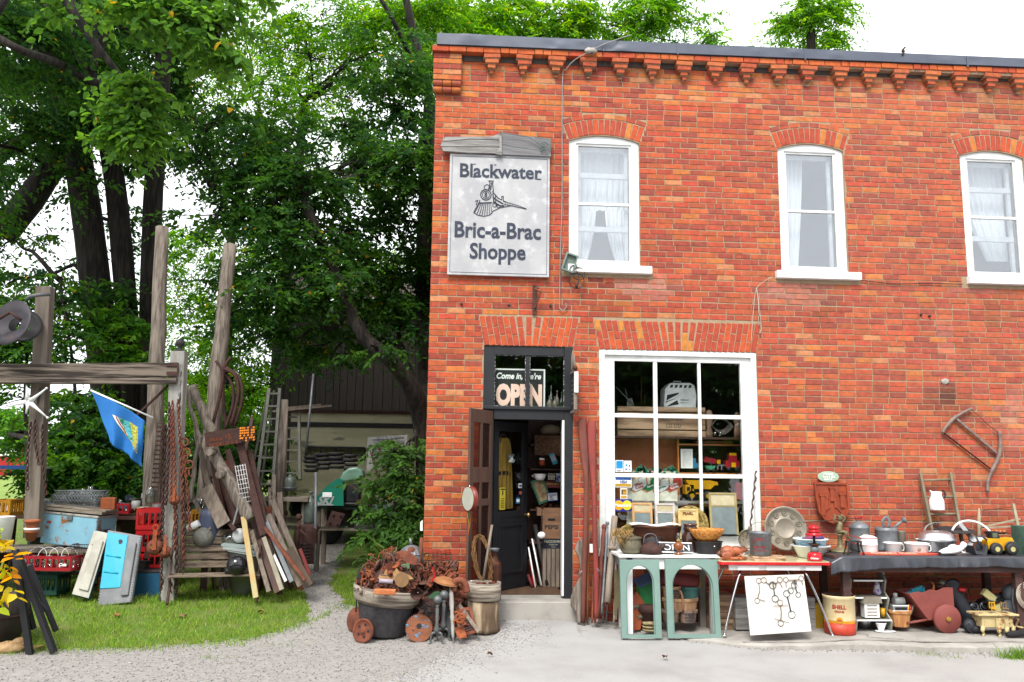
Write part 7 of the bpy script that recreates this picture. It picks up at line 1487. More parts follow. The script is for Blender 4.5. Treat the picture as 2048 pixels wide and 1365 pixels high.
stocking(1322,975,M('poster_grey'),('Sprite',),M('poster_green'),-2);stocking(1347,972,M('poster_red2',K(225,70,65),bump=0),('Coca-','Cola'),mWhite,2)
f=B();
for x,z,r_ in((-38,115,4),(-26,118,3),(-14,116,3.4),(-2,117,3),(22,116,3),(34,118,4),(43,116,3)):f.cyl((x*s_,-.004,z*s_),(x*s_,-.003,z*s_),r_*s_,n=10)
obj('gift_print',f,M('gift_colours',K(235,170,90),K(90,160,210),scale=40,amt=1,lo=.48,hi=.52,bump=0),t)
def stick(px0,py0,px1,py1,mt,name='pane_sticker',y=.070,th=.003):
 a,c=W(px0,py1,y),W(px1,py0,y);return obj(name,B().b2(a.x,c.x,y,y+th,a.z,c.z),mt,SW)
def stext(t_,px0,py0,px1,py1,mt,y=.0665,**k):
 a,c=W(px0,py1,y),W(px1,py0,y);return obj('sticker_print',B().tf(t_,a.x,c.x,a.z,c.z,y,**k),mt,SW)
mSt1=M('sticker_white',(.78,.79,.8),bump=0,rough=.4);mSb=M('sticker_blue',K(20,160,225,1.4),bump=0);mVb=M('visa_navy',K(20,80,160,1.3),bump=0);mVg=M('visa_gold',K(205,160,40,1.4),bump=0)
stick(1231,921,1247,944,mSt1);stick(1232.5,922.5,1245.5,937,mSb,y=.067,th=.002);stext('ATM',1234,940,1241,942.5,mVb)
stick(1248.5,922,1263,944,mSt1);stick(1251,929,1255,933,mSb,y=.067,th=.002);stick(1257.5,930,1260,934,mInk,y=.067,th=.002);stick(1250.5,937.5,1255,940,mVb,y=.067,th=.002);stick(1257.5,938,1261,941,M('sticker_grey',K(190,190,190)),y=.067,th=.002)
stick(1229,953,1263,975,mSt1);stick(1231.5,954.5,1262,960,mVb,y=.067,th=.002);stick(1231,968,1262,973.5,mVg,y=.067,th=.002);stext('VISA',1240,961.5,1254,966.8,mVb,bold=.02,shear=.3)
stick(1240.5,977,1254.5,998.5,mSt1);stick(1242,978.5,1253.5,990,mVg,y=.067,th=.002);stick(1242,992,1253.5,997,mVg,y=.067,th=.002);stick(1244,982,1246,989,mIron,y=.0655,th=.001);stick(1244,981,1252,982.5,mInk,y=.0655,th=.001)
stick(1228,999,1264,1023,M('mc_navy',K(25,40,150,1.3),bump=0))
for cx,mt,yy in((1237.5,M('mc_amber',K(250,180,20,1.4),bump=0),.067),(1254,M('mc_yellow',K(250,240,50,1.4),bump=0),.066)):
 c=W(cx,1011,yy);obj('sticker_disc',B().cyl((c.x,yy,c.z),(c.x,yy+.001,c.z),m(9.5,yy),n=28),mt,SW)
stext('MasterCard',1230,1008,1261,1014,mSt1,y=.0645,bold=.03)
def washboard(label,px,py0,py1,w_,y,fr,glass,txt=None,rz=0,top=.3):
 lo=W(px,py1,y);s_=m(1,y);H=(py1-py0)*s_;w2=w_/2*s_;t=thing('washboard',label,'washboard',lo,(R(-7),0,rz),'washboards on the window sill');th=.025
 for sx in(-1,1):obj('side_rail',B().b2(sx*w2-.014,sx*w2+.014,0,th,0,H),fr,t,bev=.002)
 obj('top_rail',B().b2(-w2-.005,w2+.005,-.003,th+.003,H-.025,H),fr,t,bev=.003)
 obj('top_panel',B().b2(-w2+.014,w2-.014,.006,.018,H*(1-top),H-.025),fr if txt else M('cream_panel',K(225,215,180),K(190,170,120)),t)
 obj('rail',B().b2(-w2+.014,w2-.014,0,th,H*(1-top)-.02,H*(1-top)),fr,t);n=int(H*(1-top)/.009)
 f=B();
 for i in range(n):z=.01+i*.009;f.b2(-w2+.014,w2-.014,.004,.016,z,z+.0055)
 f.b2(-w2+.014,w2-.014,.011,.016,.005,H*(1-top)-.02);obj('ribbed_plate',f,glass,t)
 if txt:obj('lettering',B().tf(txt,-w2*.6,w2*.6,H*(1-top*.62),H*(1-top*.32),.003,bold=.03),M('label_red',K(120,60,40)),t)
 return t
mWb=M('washboard_wood',K(215,170,115,1.4),K(180,130,80,1.4),scale=12,stretch=(1,1,.2));mWb2=M('washboard_pale',K(215,205,200,1.4),K(180,170,165,1.4),scale=12);mWb3=M('washboard_yellow',K(235,205,140,1.4),K(200,165,100,1.4),scale=12);mWb4=M('washboard_old',K(170,155,105,1.4),K(125,112,75,1.4),scale=8);mRib=M('ribbed_glass2',K(175,190,190,1.4),K(140,155,158,1.4),metal=.3,rough=.3,bump=0)
washboard('orange brown washboard left of the centre panes',1286,1008,1062,36,-.05,mWb,mRib)
washboard('pale pinkish white washboard next to the orange brown one',1332,1009,1062,35,-.05,mWb2,mRib)
washboard('yellow washboard branded PEARL behind the brown crock',1379,1020,1078,36,-.08,mWb3,mRib,'PEARL',top=.34)
washboard('large olive framed washboard at the right side of the shop window',1450,988,1070,52,-.05,mWb4,mRib,top=.3)
mTray=M('brass_tray',K(185,160,90,1.4),K(120,100,52,1.4),scale=25,lo=.45,hi=.58,amt=1,rough=.45,metal=.3,bump=1,bscale=60)
for px,py,r_,y,lab in((1380,1050,37,-.02,'round embossed brass tray behind the PEARL washboard'),(1262,1075,26,-.1,'golden woven tray at the left end of the window sill')):
 lo=W(px,py,y);s_=m(r_,y);t=thing('brass_tray',lab,'tray',lo,(R(-6),0,0));obj('plate',B().lathe([(0,0),(s_*.6,0),(s_*.66,-.012),(s_*.9,-.015),(s_,-.022),(s_,-.016),(s_*.6,.006)],(0,0,0),36,rotm(R(-90),0,0)),mTray,t)
lo=W(1248,1063,-.04);one('blue_magazine','blue and white papers on the left end of the window sill','papers',B().box(0,0,0,.16,.1,.02).box(.02,0,.02,.14,.09,.01,rotm(0,0,.2)),M('blue_paper',K(90,140,190),K(210,215,220),scale=12,lo=.45,hi=.55,amt=1),lo)
def gs(x,y):return gz(x,y)+(.03+.03*sstep(3.0,4.6,x)if x>1.62 else 0)
ya0,ya1=-.78,-.2;zA=W(1340,1108,-.6).z;xa0,xa1=W(1232,1108,-.6).x,W(1440,1108,-.6).x
t=thing('white_desk','white painted table behind the green arched frames carrying pots and kettles','table',((xa0+xa1)/2,-.5,gs(2.3,-.5)));lo=Vector(t.location);H=zA-lo.z;w2=(xa1-xa0)/2
obj('tabletop',B().b2(-w2,w2,ya0-lo.y,ya1-lo.y,H-.03,H),mWhite,t,bev=.005);obj('apron',B().b2(-w2+.05,w2-.05,ya0+.04-lo.y,ya0+.06-lo.y,H-.16,H-.03),mWhite,t);obj('apron',B().b2(-w2+.05,w2-.05,ya1-.06-lo.y,ya1-.04-lo.y,H-.16,H-.03),mWhite,t)
for sx in(-1,1):
 for yy in(ya0+.07,ya1-.07):obj('leg',B().box(sx*(w2-.13),yy-lo.y,(H-.03)/2,.07,.06,H-.03,None,1,1),mWWood if sx>0 else mWhite,t)
def pot(name,label,cat,px,y,prof,mat,parts=(),z=None,sx=1,sy=1,n=26,rz=0,group=None,rot=None):
 x=W(px,1100,y).x;s_=m(1,y);lo=Vector((x,y,(zA if z is None else z)+.002));t=thing(name,label,cat,lo,rot or(0,0,rz),group)
 obj('body',B().lathe([(a*s_,b_*s_)for a,b_ in prof],(0,0,0),n,None,sx,sy),mat,t)
 for nm,mt,fn in parts:f=B();fn(f,s_);obj(nm,f,mt,t)
 return t
mPatina=M('patina_brass',K(140,135,112,1.4),K(95,82,66,1.4),scale=5,metal=.5,rough=.45,bump=.3)
pot('copper_boiler','long oval copper wash boiler at the back of the white table','boiler',1313,-.42,[(42,0),(44,2),(48,36),(50,48),(52,50),(49,50),(46,40),(42,4)],mCopper,[('handle',mIron,lambda f,s:f.tube(catmull([(-10*s,-26*s,22*s),(-5*s,-30*s,30*s),(5*s,-30*s,30*s),(10*s,-26*s,22*s)],4),.006,5)),('white_cloth',mWhite,lambda f,s:f.grid(lambda u,v:Vector(((-52+96*u)*s,(-14+26*v)*s,(52+2*math.sin(u*9)+v*2)*s)),14,4))],sy=.5,sx=1)
pot('lidded_cauldron','round grey brown pot with a small lid at the left table end','pot',1262,-.62,[(14,0),(20,5),(22,14),(19,24),(19,28),(22,31),(20,32),(17,29)],mPatina,[('lid',mPatina,lambda f,s:f.lathe([(17*s,30*s),(10*s,34*s),(6*s,35*s),(6*s,38*s),(0,38*s)],(0,0,0),22,cap=False))])
q=random.Random(4);f=B()
for i in range(46):a=q.uniform(0,1);f.tube(catmull([(-.12+.2*a,q.uniform(-.03,.03),.0+.06*math.sin(a*3)),(-.14+.25*a+q.uniform(-.03,.03),q.uniform(-.05,.05),.05+q.uniform(-.05,.05)),(-.1+.2*a+q.uniform(-.06,.06),q.uniform(-.05,.05),-.03+q.uniform(-.1,.06))],2),.0035,4)
one('raffia_bundle','loose bundle of golden raffia hanging beside the left pot','raffia',f,M('straw',K(215,175,110),K(170,130,75),scale=30),W(1246,1072,-.72))
kb=[('bail',mIron,lambda f,s:f.torus((0,0,20*s),14*s,.005,rotm(R(90),0,0),16,5,(0,PI)))]
pot('black_kettle','big round black iron pot with a wire bail in front of the boiler','kettle',1304,-.5,[(14,0),(20,8),(21,18),(17,26),(12,29),(8,34),(0,36)],mIron,kb)
pot('rusty_kettle','low rusty iron kettle on the front of the white table','kettle',1301,-.66,[(19,0),(22,4),(21,12),(15,18),(12,20),(12,22),(0,23)],mRustD,[('bail',mGalv,lambda f,s:f.tube(catmull([(-14*s,0,18*s),(-12*s,0,32*s),(-6*s,0,38*s),(6*s,0,38*s),(12*s,0,32*s),(14*s,0,18*s)],4),.005,5)),('spout',mRustD,lambda f,s:f.tube([(18*s,0,10*s),(25*s,0,14*s),(28*s,0,21*s)],[.03,.022,.015],8))])
pot('brown_crock','glossy dark brown glazed crock behind the wicker basket','crock',1381,-.4,[(13,0),(16,4),(17,30),(12,38),(12,41),(14,42),(13,48),(12,50),(14,52),(13,55),(0,56)],M('brown_glaze',K(80,50,40,1.3),K(50,32,28,1.3),rough=.12,bump=0,spec=.7))
pot('black_roasting_pot','black iron pot supporting the wicker basket','pot',1417,-.56,[(22,0),(24,2),(27,22),(29,24),(26,24),(23,4)],mIron,[('price_dot',mWhite,lambda f,s:f.sph((4*s,-26*s,16*s),.008,n=8))],sy=.8)
t=pot('wicker_basket','orange wicker bowl basket with coloured cards on the black pot','basket',1414,-.56,[(16,22),(25,30),(33,41),(35,46),(34,48),(31,45),(22,32),(2,26)],M('wicker',K(235,165,80,1.4),K(190,115,45,1.4),scale=34,stretch=(1,1,2.2),lo=.42,hi=.58,amt=1,bump=1,bscale=50),sy=.8)
bk=Vector(t.location)
for i,(c_,n_)in enumerate((((240,200,50),'yellow'),((230,90,60),'red'),((120,190,120),'green'),((235,235,235),'white'),((240,160,60),'orange'),((180,150,200),'lilac'))):
 one('seed_packet','%s paper packet lying in the orange wicker basket'%n_,'packet',B().box(0,0,0,.055,.004,.075),M('packet_'+n_,K(*c_),bump=0),(bk.x-.11+.045*i,bk.y-.05+.02*(i%3),bk.z+.215),(R(-60+8*i),R(20*(i-2)),0),group='packets in the wicker basket')
mAmb=M('amber_glass',K(165,95,50,1.3),K(120,65,35,1.3),rough=.1,bump=0,trans=.2)
pot('oil_lamp','small amber glass oil lamp with clear chimney standing before the OPEN sign','oil lamp',1357,-.72,[(8,0),(8,2),(3,5),(3,7),(9,12),(10,18),(6,23),(3,25)],mAmb,[('collar',mTray,lambda f,s:f.lathe([(3*s,25*s),(4*s,26*s),(4*s,29*s),(2*s,30*s)],(0,0,0),14)),('chimney',mJar,lambda f,s:f.lathe([(3*s,30*s),(5*s,34*s),(4*s,38*s),(2.5*s,42*s)],(0,0,0),14,cap=False))])
lo=W(1353,1106,-.68);s_=m(1,-.68);t=thing('small_open_sign','small black and white OPEN sign lying among the kettles','sign',lo,(R(-30),R(1),0));obj('board',B().b2(-33*s_,33*s_,0,.008,0,22*s_),M('sign_dark',K(60,65,75),bump=0),t);f=B().b2(-33*s_,33*s_,-.002,0,0,2*s_).b2(-33*s_,33*s_,-.002,0,20*s_,22*s_).tf('OPEN',-25*s_,27*s_,5*s_,17*s_,-.002,bold=.005);obj('lettering',f,mWhite,t)
mGrn=M('sage_paint',K(146,178,168,1.8),K(132,164,154,1.8),scale=4,rough=.6,bump=.15,c3=K(200,180,140),s3=9,t3=.74,w3=.02)
def archframe(label,x0,x1,ix0,ix1,ytop,ybot,iyt,iys,iyb):
 y=-.98;a=W((x0+x1)/2,ybot,y);t=thing('arched_frame',label,'frame',(a.x,y,gs(a.x,y)),(R(-6),0,0),'green arched frames');lo=a;Lx=lambda p:W(p,1190,y).x-lo.x;Lz=lambda p:W((x0+x1)/2,p,y).z-lo.z
 X0,X1,I0,I1=Lx(x0),Lx(x1),Lx(ix0),Lx(ix1);zt_,zit,zis,zib=Lz(ytop)*1.005,Lz(iyt),Lz(iys),Lz(iyb);n=16
 th=[PI*i/n for i in range(n+1)];ia=[((I0+I1)/2+(I1-I0)/2*math.cos(a_),zis+(zit-zis)*math.sin(a_))for a_ in th]
 inn=[(I1,zib)]+ia+[(I0,zib)]
 def proj(p):
  x,z=p;cx=(X0+X1)/2
  if z<=zib+1e-6:return(X1 if x>cx else X0,0)
  if z<=zis+.01:return(X1 if x>cx else X0,z)
  dx,dz=x-cx,z-zis;k=min((X1-cx)/abs(dx)if abs(dx)>1e-5 else 9e9,(zt_-zis)/max(dz,1e-5));return(cx+dx*k,zis+dz*k)
 out=[proj(p)for p in inn]
 O2=[];I2=[]
 for i,(o_,i_)in enumerate(zip(out,inn)):
  if i>0:
   po=O2[-1]
   for cxn in(X1,X0):
    if(abs(po[0]-cxn)<1e-6)!=(abs(o_[0]-cxn)<1e-6)and(abs(po[1]-zt_)<1e-6 or abs(o_[1]-zt_)<1e-6)and abs(po[1]-o_[1])>1e-6:O2.append((cxn,zt_));I2.append(((I2[-1][0]+i_[0])/2,(I2[-1][1]+i_[1])/2))
  O2.append(o_);I2.append(i_)
 obj('frame',B().ring(O2,I2,.045),mGrn,t,bev=.003)
 f=B().ring([((p[0]-(I0+I1)/2)*1.03+(I0+I1)/2,p[1])for p in I2],[((p[0]-(I0+I1)/2)*.93+(I0+I1)/2,p[1])if k not in(0,len(I2)-1)else((p[0]-(I0+I1)/2)*.93+(I0+I1)/2,p[1]+.0)for k,p in enumerate(I2)],.015,(0,.028,0));obj('inner_lip',f,mGrn,t)
archframe('narrow pale green frame with an arched opening, left of the pair',1243,1323,1255,1311,1110,1265,1121,1156,1258)
archframe('wide pale green frame with an arched opening, right of the pair',1335,1441,1347,1430,1110,1266,1120,1166,1258)
y=-.55;lo=W(1272,1242,y);lo.z=gs(lo.x,y);s_=m(1,y);t=thing('coffin_box','orange brown coffin shaped box with two bat figures under the table','box',lo,(R(-5),R(3),0));obj('box',B().prism([(x*s_,z*s_)for x,z in((-8,0),(9,2),(16,52),(1,72),(-12,58))],.1),M('terracotta_box',K(190,95,55),K(150,70,42),scale=6,rough=.6),t,bev=.008)
for x,z in((-3,44),(9,26)):obj('bat_figure',B().sph((x*s_,-.012,z*s_),.018,1,.5,1).prism([((x-9)*s_,(z+3)*s_),((x+9)*s_,(z+5)*s_),((x+4)*s_,(z-3)*s_),((x-5)*s_,(z-3)*s_)],.006,(0,-.012,0)),mPatina,t)
y=-.5;lo=W(1300,1208,y);s_=m(1,y);t=thing('birdhouse','green wooden birdhouse with a slanting blue roof under the table','birdhouse',lo);obj('body',B().b2(-20*s_,16*s_,0,.18,0,38*s_),M('house_green',K(50,150,80),rough=.6),t)
obj('roof',B().box(-4*s_,.05,46*s_,46*s_,.3,.012,rotm(R(10),R(-24),0)),M('roof_blue',K(60,85,130),rough=.5),t)
lo2=Vector((lo.x,-.48,gs(lo.x,-.48)));one('brown_planter','dark brown footed planter under the green birdhouse','planter',B().lathe([(.09,0),(.12,.02),(.13,.2),(.16,.22),(.15,lo.z-lo2.z)],(0,0,0),20),mRustD,lo2)
f=B();q=random.Random(2);
lo=W(1301,1238,-.72);lo.z=gs(lo.x,-.7)+.03;t=thing('cream_tray_stack','stack of carved cream trays on the ground under the table','trays',lo)
for k in range(3):obj('tray',B().lathe([(.03,0),(.085,.0),(.1,.025),(.085,.022),(.03,.006)],(0,0,.035*k),16,None,1,.7),M('cream_tray',K(210,195,150),K(150,130,90),scale=16,amt=1),t)
y=-.5;lo=W(1362,1161,y);s_=m(1,y);t=thing('red_barrel','dark red ribbed barrel lying on its side on top of the baskets','barrel',lo,(0,R(6),0));obj('body',B().lathe([(12*s_,-42*s_),(14*s_,-30*s_),(14.5*s_,0),(14*s_,28*s_),(13*s_,33*s_)],(0,0,0),20,rotm(0,R(90),0)),M('barrel_red',K(145,60,62),K(110,42,46),scale=40,stretch=(.05,1,1),bump=.3),t);obj('lid',B().cyl((33*s_,0,0),(36*s_,0,0),14*s_),M('lid_olive',K(170,165,70)),t)
mBask=M('splint_basket',K(190,150,112,1.4),K(135,100,74,1.4),scale=12,stretch=(1,1,.15),amt=1,rough=.8,bump=.4)
def splint(label,px,pyb,pyt,wt,wb,y,mat,z=None,sy=.8,handle=False,txt=None,group='splint baskets under the white table',hoop=None,name='splint_basket'):
 lo=W(px,pyb,y);s_=m(1,y);H=(pyt-pyb)*-s_;t=thing(name,label,'basket',lo,group=group)
 obj('body',B().lathe([(wb*s_/2*.96,0),(wb*s_/2,.005),(wt*s_/2,H),(wt*s_/2-.012,H),(wb*s_/2-.012,.02),(.01,.015)],(0,0,0),14,None,1,sy,sm=False),mat,t)
 obj('rim',B().lathe([(wt*s_/2+.006,H-.03),(wt*s_/2+.008,H),(wt*s_/2-.016,H+.002),(wt*s_/2-.014,H-.03)],(0,0,0),14,None,1,sy,cap=False,sm=False),hoop or mat,t)
 if handle:obj('handle',B().tube(catmull([(0,-wt*s_/2*sy-.004,H*.1),(0,-wt*s_/2*sy-.008,H*.9),(-.02,-.08,H+.09),(-.04,.05,H+.06)],5),[.014]*16,5,flat=.4),hoop or mat,t)
 if txt:
  f=B()
  for k,w__ in enumerate(txt):f.tf(w__,-wt*s_*.28,wt*s_*.28,H*(.62-.24*k),H*(.76-.24*k),-wt*s_/2*sy-.006,bold=.02)
  obj('stencil',f,mInk,t)
 return t
splint('pale square splint basket with stencilled words on top of the others',1343,1197,1174,36,30,-.55,mBask,txt=('MANDER','FARM','TRURO'),sy=.9)
splint('teal green basket beside the pale stencilled one',1380,1199,1175,38,32,-.5,M('teal_basket',K(70,120,115,1.4),K(50,90,88,1.4),stretch=(1,1,.2),scale=12))
splint('wide splint basket with a broad hoop handle in the middle layer',1361,1222,1198,70,62,-.6,mBask,handle=True,sy=.5)
mBaskD=M('splint_basket_grey',K(150,125,108,1.4),K(105,84,70,1.4),scale=12,stretch=(1,1,.15),amt=1,bump=.4)
splint('grey splint basket at the bottom left of the basket pile',1342,1244,1221,36,29,-.62,mBaskD);splint('grey splint basket with faded stencil at the bottom right of the basket pile',1376,1245,1221,37,29,-.62,mBaskD,txt=('MAYWOOD','MARKET','TORONTO'))
for k,(py,lab)in enumerate(((1205,'top'),(1228,'middle'),(1250,'bottom'))):
 lo=W(1436,py,-.45);one('crate_board','%s grey wooden crate of the three behind the wide green frame'%lab,'crate',B().b2(-.1,.18,0,.3,0,.13).b2(-.105,.185,-.01,0,.0,.05).b2(-.105,.185,-.01,0,.07,.125),mOldC,(lo.x,-.5,gs(lo.x,-.5)+.135*(2-k)),group='grey crates behind the wide green frame')
zB=W(1550,1124,-.98).z;yb0,yb1=-.98,-.2;xb0,xb1=W(1440,1126,yb0).x,W(1664,1126,yb0).x
t=thing('enamel_table','cream topped kitchen table with a red edge, drawers and chrome splayed legs','table',((xb0+xb1)/2,-.6,gs(4,-.6)));lo=Vector(t.location);H=zB-lo.z;w2=(xb1-xb0)/2
rc_=lambda w_,d0,d1,r_:[(w_-r_+r_*math.cos(a),d1-r_+r_*math.sin(a))for a in[PI/2*i/6 for i in range(6,-1,-1)][::-1]]+[(-w_+r_-r_*math.sin(a),d1-r_+r_*math.cos(a))for a in[PI/2*i/6 for i in range(7)]]+[(-w_+r_-r_*math.cos(a),d0+r_-r_*math.sin(a))for a in[PI/2*i/6 for i in range(7)]]+[(w_-r_+r_*math.sin(a),d0+r_-r_*math.cos(a))for a in[PI/2*i/6 for i in range(7)]]
mTopC=M('table_cream',K(235,232,190,1.45),K(225,220,175,1.45),rough=.15,bump=0,spec=.6);mEdR=M('table_red_edge',K(225,40,45,1.4),rough=.2,bump=0)
obj('tabletop',B().prism(rc_(w2-.006,yb0+.006-lo.y,yb1-lo.y,.05),.006,(0,0,H-.006),ax='z'),mTopC,t);obj('edge_band',B().prism(rc_(w2,yb0-lo.y,yb1-lo.y,.05),.03,(0,0,H-.037),ax='z'),mEdR,t)
obj('apron',B().b2(-w2+.12,w2-.12,yb0+.05-lo.y,yb0+.07-lo.y,H-.1,H-.037),mWhite,t)
for a,c in((-.42,-.18),(-.1,.28),(.34,.52)):obj('drawer_front',B().b2(a*w2*1.6,c*w2*1.6,yb0+.035-lo.y,yb0+.05-lo.y,H-.1,H-.045),mEnamel,t,bev=.003)
for sx in(-1,1):
 for sy_,(yt_,yb_)in((0,(yb0+.12,yb0+.0)),(1,(yb1-.1,yb1))):
  f=B();f.tube(catmull([(sx*(w2-.28),yt_-lo.y,H-.1),(sx*(w2-.16),(yt_+yb_)/2-lo.y,H*.5),(sx*(w2-.03),yb_-lo.y,.02)],4),.014,7);f.cyl((sx*(w2-.03),yb_-lo.y,0),(sx*(w2-.03),yb_-lo.y,.02),.02,n=10);obj('leg',f,mChrome,t)
def onB(px,y):return(W(px,1100,y).x,y,zB+.001)
def potB(*a,**k):return pot(*a,z=zB,**k)
mFrog=M('frog_brown',K(190,105,70,1.4),K(110,70,55,1.4),scale=9,lo=.4,hi=.6,amt=1,rough=.45)
lo=onB(1466,-.8);t=thing('frog_ornament','brown pottery frog crouching on an orange rock at the left of the cream table','ornament',lo,(0,0,R(10)))
obj('base',B().sph((0,0,.015),.14,1.2,.6,.18).jit(.006,3),M('rock_orange',K(220,130,75,1.4),K(190,105,60,1.4)),t,bev=0)
f=B().sph((-.07,0,.09),.085,1.1,.9,.85).sph((.04,0,.1),.075,1.3,.85,.75).sph((.125,0,.115),.045,1.3,1,.8).sph((.13,-.025,.145),.014).sph((.13,.025,.145),.014).sph((-.11,-.06,.06),.05,1.3,.6,.9).sph((-.11,.06,.06),.05,1.3,.6,.9).tube([(.06,-.05,.08),(.08,-.06,.03),(.12,-.06,.02)],.015,7).tube([(-.08,-.07,.03),(.0,-.09,.02),(.03,-.09,.02)],.014,7);obj('frog',f,mFrog,t)
lo=onB(1475,-.45);one('white_lid_dome','white domed pot lid behind the frog','lid',B().sph((0,0,.05),.09,1,.8,.8),mEnamel,lo)
f=B();x,y,z=onB(1532,-.82)
t=thing('small_window_frame','two chipped pale wooden frames lying flat under the galvanised bucket','frame',(x,y,z));obj('frame',B().ring([(-.2,-.1),(.2,-.1),(.2,.14),(-.2,.14)],[(-.16,-.06),(.16,-.06),(.16,.1),(-.16,.1)],.025,rot=rotm(R(-90),0,R(10))).move((0,0,.025)),M('chipped_frame',K(215,190,160,1.4),K(180,130,90,1.4),scale=9,amt=1),t);obj('frame',B().ring([(-.19,-.1),(.19,-.1),(.19,.12),(-.19,.12)],[(-.15,-.06),(.15,-.06),(.15,.08),(-.15,.08)],.02,rot=rotm(R(-90),0,R(-6))).move((.02,.02,.047)),M('chipped_frame'),t)
t=pot('minnow_bucket','galvanised bucket with red printing standing on the chipped frames','bucket',1521,-.78,[(19,0),(20,1),(22,42),(23.5,43),(23,45),(21,44),(19,4)],mGalv,[('print',M('print_red',K(205,50,60)),lambda f,s:(f.tf('Thermoid',-10*s,8*s,30*s,35*s,-21.8*s,bold=.02,shear=.3),f.tf('MINNOW BUCKET',-12*s,11*s,15*s,19*s,-21*s,bold=.02),f.tf('KEEPS MINNOWS ALIVE',-14*s,14*s,9*s,11.5*s,-20.6*s),f.torus((-11*s,-20.5*s,26*s),3*s,.003,rotm(R(90),0,0),12,4,(0,4)))),('bail',mIron,lambda f,s:f.torus((0,0,44*s),22*s,.0025,rotm(R(60),0,0),20,4,(0,PI))),('lid_plate',mGalv,lambda f,s:f.cyl((0,0,40*s),(0,0,41*s),21*s))],z=zB+.05,rz=-.36)
x,y,z=onB(1572,-.3);s_=m(1,-.3);t=thing('cupped_platter','big round grey metal platter with ten cup hollows leaning on the wall','platter',(x,-.3,W(1569,1057,-.3).z),(R(-8),0,0));rp=43*s_
mPew=M('pewter',K(165,155,140,1.4),K(135,126,112,1.4),scale=5,metal=.3,rough=.5)
obj('plate',B().lathe([(0,.0),(rp*.42,0),(rp*.45,-.008),(rp*.47,0),(rp*.88,0),(rp*.92,-.012),(rp,-.02),(rp,-.012),(rp*.5,.012)],(0,0,0),48,rotm(R(-90),0,0)),mPew,t)
for k in range(10):
 a=2*PI*k/10+.3;obj('cup_hollow',B().lathe([(rp*.13,-.003),(rp*.125,-.009),(rp*.10,-.007),(rp*.07,-.002),(rp*.05,-.001),(rp*.03,-.006),(0,-.008)],(rp*.68*math.cos(a),0,rp*.68*math.sin(a)),16,rotm(R(-90),0,0),cap=False),M('pewter_dark',K(130,122,105,1.4),metal=.3,rough=.5),t)
lo=W(1494,1078,-.2);t=thing('skimmer','round pierced skimmer with a twisted dark handle leaning on the window frame','skimmer',lo);rp=m(19,-.2);obj('disc',B().lathe([(0,0),(rp*.9,-.006),(rp,-.016),(rp,-.01),(0,.008)],(0,0,0),28,rotm(R(-86),0,0)),mPew,t)
f=B();q=random.Random(5);[f.sph((rp*.85*math.sqrt(q.random())*math.cos(a),-.01,rp*.75*math.sin(a*1.7)),.006,n=6)for a in[q.uniform(0,6.3)for _ in range(26)]];obj('holes',f,mIron,t)
h0,h1=W(1500,1058,-.16)-lo,W(1512,942,-.05)-lo;f=B();N=30;f.tube([h0.lerp(h1,i/N)+Vector((.008*math.sin(i*1.3),.006*math.cos(i*1.3),0))for i in range(N+1)],[.011+.003*math.sin(i*1.3)for i in range(N+1)],6);obj('twisted_handle',f,mDkWood,t);obj('socket',B().sph(h0,.03,1,.4,1.3),mPew,t)
potB('white_basin','white enamel basin below the speckled blue one','basin',1622,-.5,[(22,0),(25,1),(34,20),(37,22),(38,24),(35,24),(32,20),(22,4)],mEnamel)
mSpk=M('blue_speckle',K(130,195,230,1.4),K(215,235,242,1.4),scale=40,lo=.48,hi=.55,amt=1,rough=.15,bump=0)
pot('blue_basin','speckled blue enamel basin with white rim stacked in the white one','basin',1622,-.5,[(24,0),(26,1),(31,15),(33,16),(33,18),(30,17),(24,4)],mSpk,[('rim',mEnamel,lambda f,s:f.torus((0,0,17*s),33*s,.007)),('contents',M('mixed_tools',K(90,70,140),K(200,60,60),scale=14,amt=1),lambda f,s:(f.cyl((-20*s,-8*s,17*s),(10*s,-12*s,20*s),.018,n=8),f.cyl((5*s,0,16*s),(24*s,-6*s,20*s),.02,n=8),f.sph((0,4*s,16*s),.05)))],z=zB+m(19,-.5))
potB('red_lantern','red camping lantern with tiered top on the corner of the cream table','lantern',1629,-.86,[(14,0),(14.5,1),(14,12),(11,16),(8,17)],M('lantern_red',K(225,35,45,1.5),rough=.2,bump=0),[('burner',mGalv,lambda f,s:f.lathe([(7*s,17*s),(8*s,18*s),(8*s,26*s),(5*s,28*s)],(0,0,0),18)),('drip_tray',mDkWood,lambda f,s:f.lathe([(6*s,28*s),(12*s,32*s),(12*s,33*s),(4*s,32*s)],(0,0,0),20)),('post',mBlack,lambda f,s:f.cyl((0,0,32*s),(0,0,50*s),2.6*s)),('hood',M('lantern_red'),lambda f,s:f.lathe([(17*s,49*s),(16*s,52*s),(10*s,54*s),(11*s,55*s),(13*s,57*s),(10*s,60*s),(6*s,60*s),(12*s,62*s),(9*s,67*s),(4*s,69*s),(0,69*s)],(0,0,0),24)),('logo',mWhite,lambda f,s:f.tf('Coleman',-8*s,7*s,4*s,8*s,-14.5*s,bold=.03,shear=.2))],rz=-.4)
P4=[(1501,1271,-1.22),(1623,1263,-1.22),(1607,1149,-.98),(1489,1153,-.98)];Q=[W(*p)for p in P4];
for p in Q[:2]:p.z=max(p.z,gs(p.x,p.y)+.003)
lo=(Q[0]+Q[1])/2;t=thing('bit_board','white board hung with old horse bits leaning on the cream table','board',lo);Q=[p-lo for p in Q];nrm=((Q[1]-Q[0]).cross(Q[3]-Q[0])).normalized();nrm=nrm if nrm.y<0 else-nrm
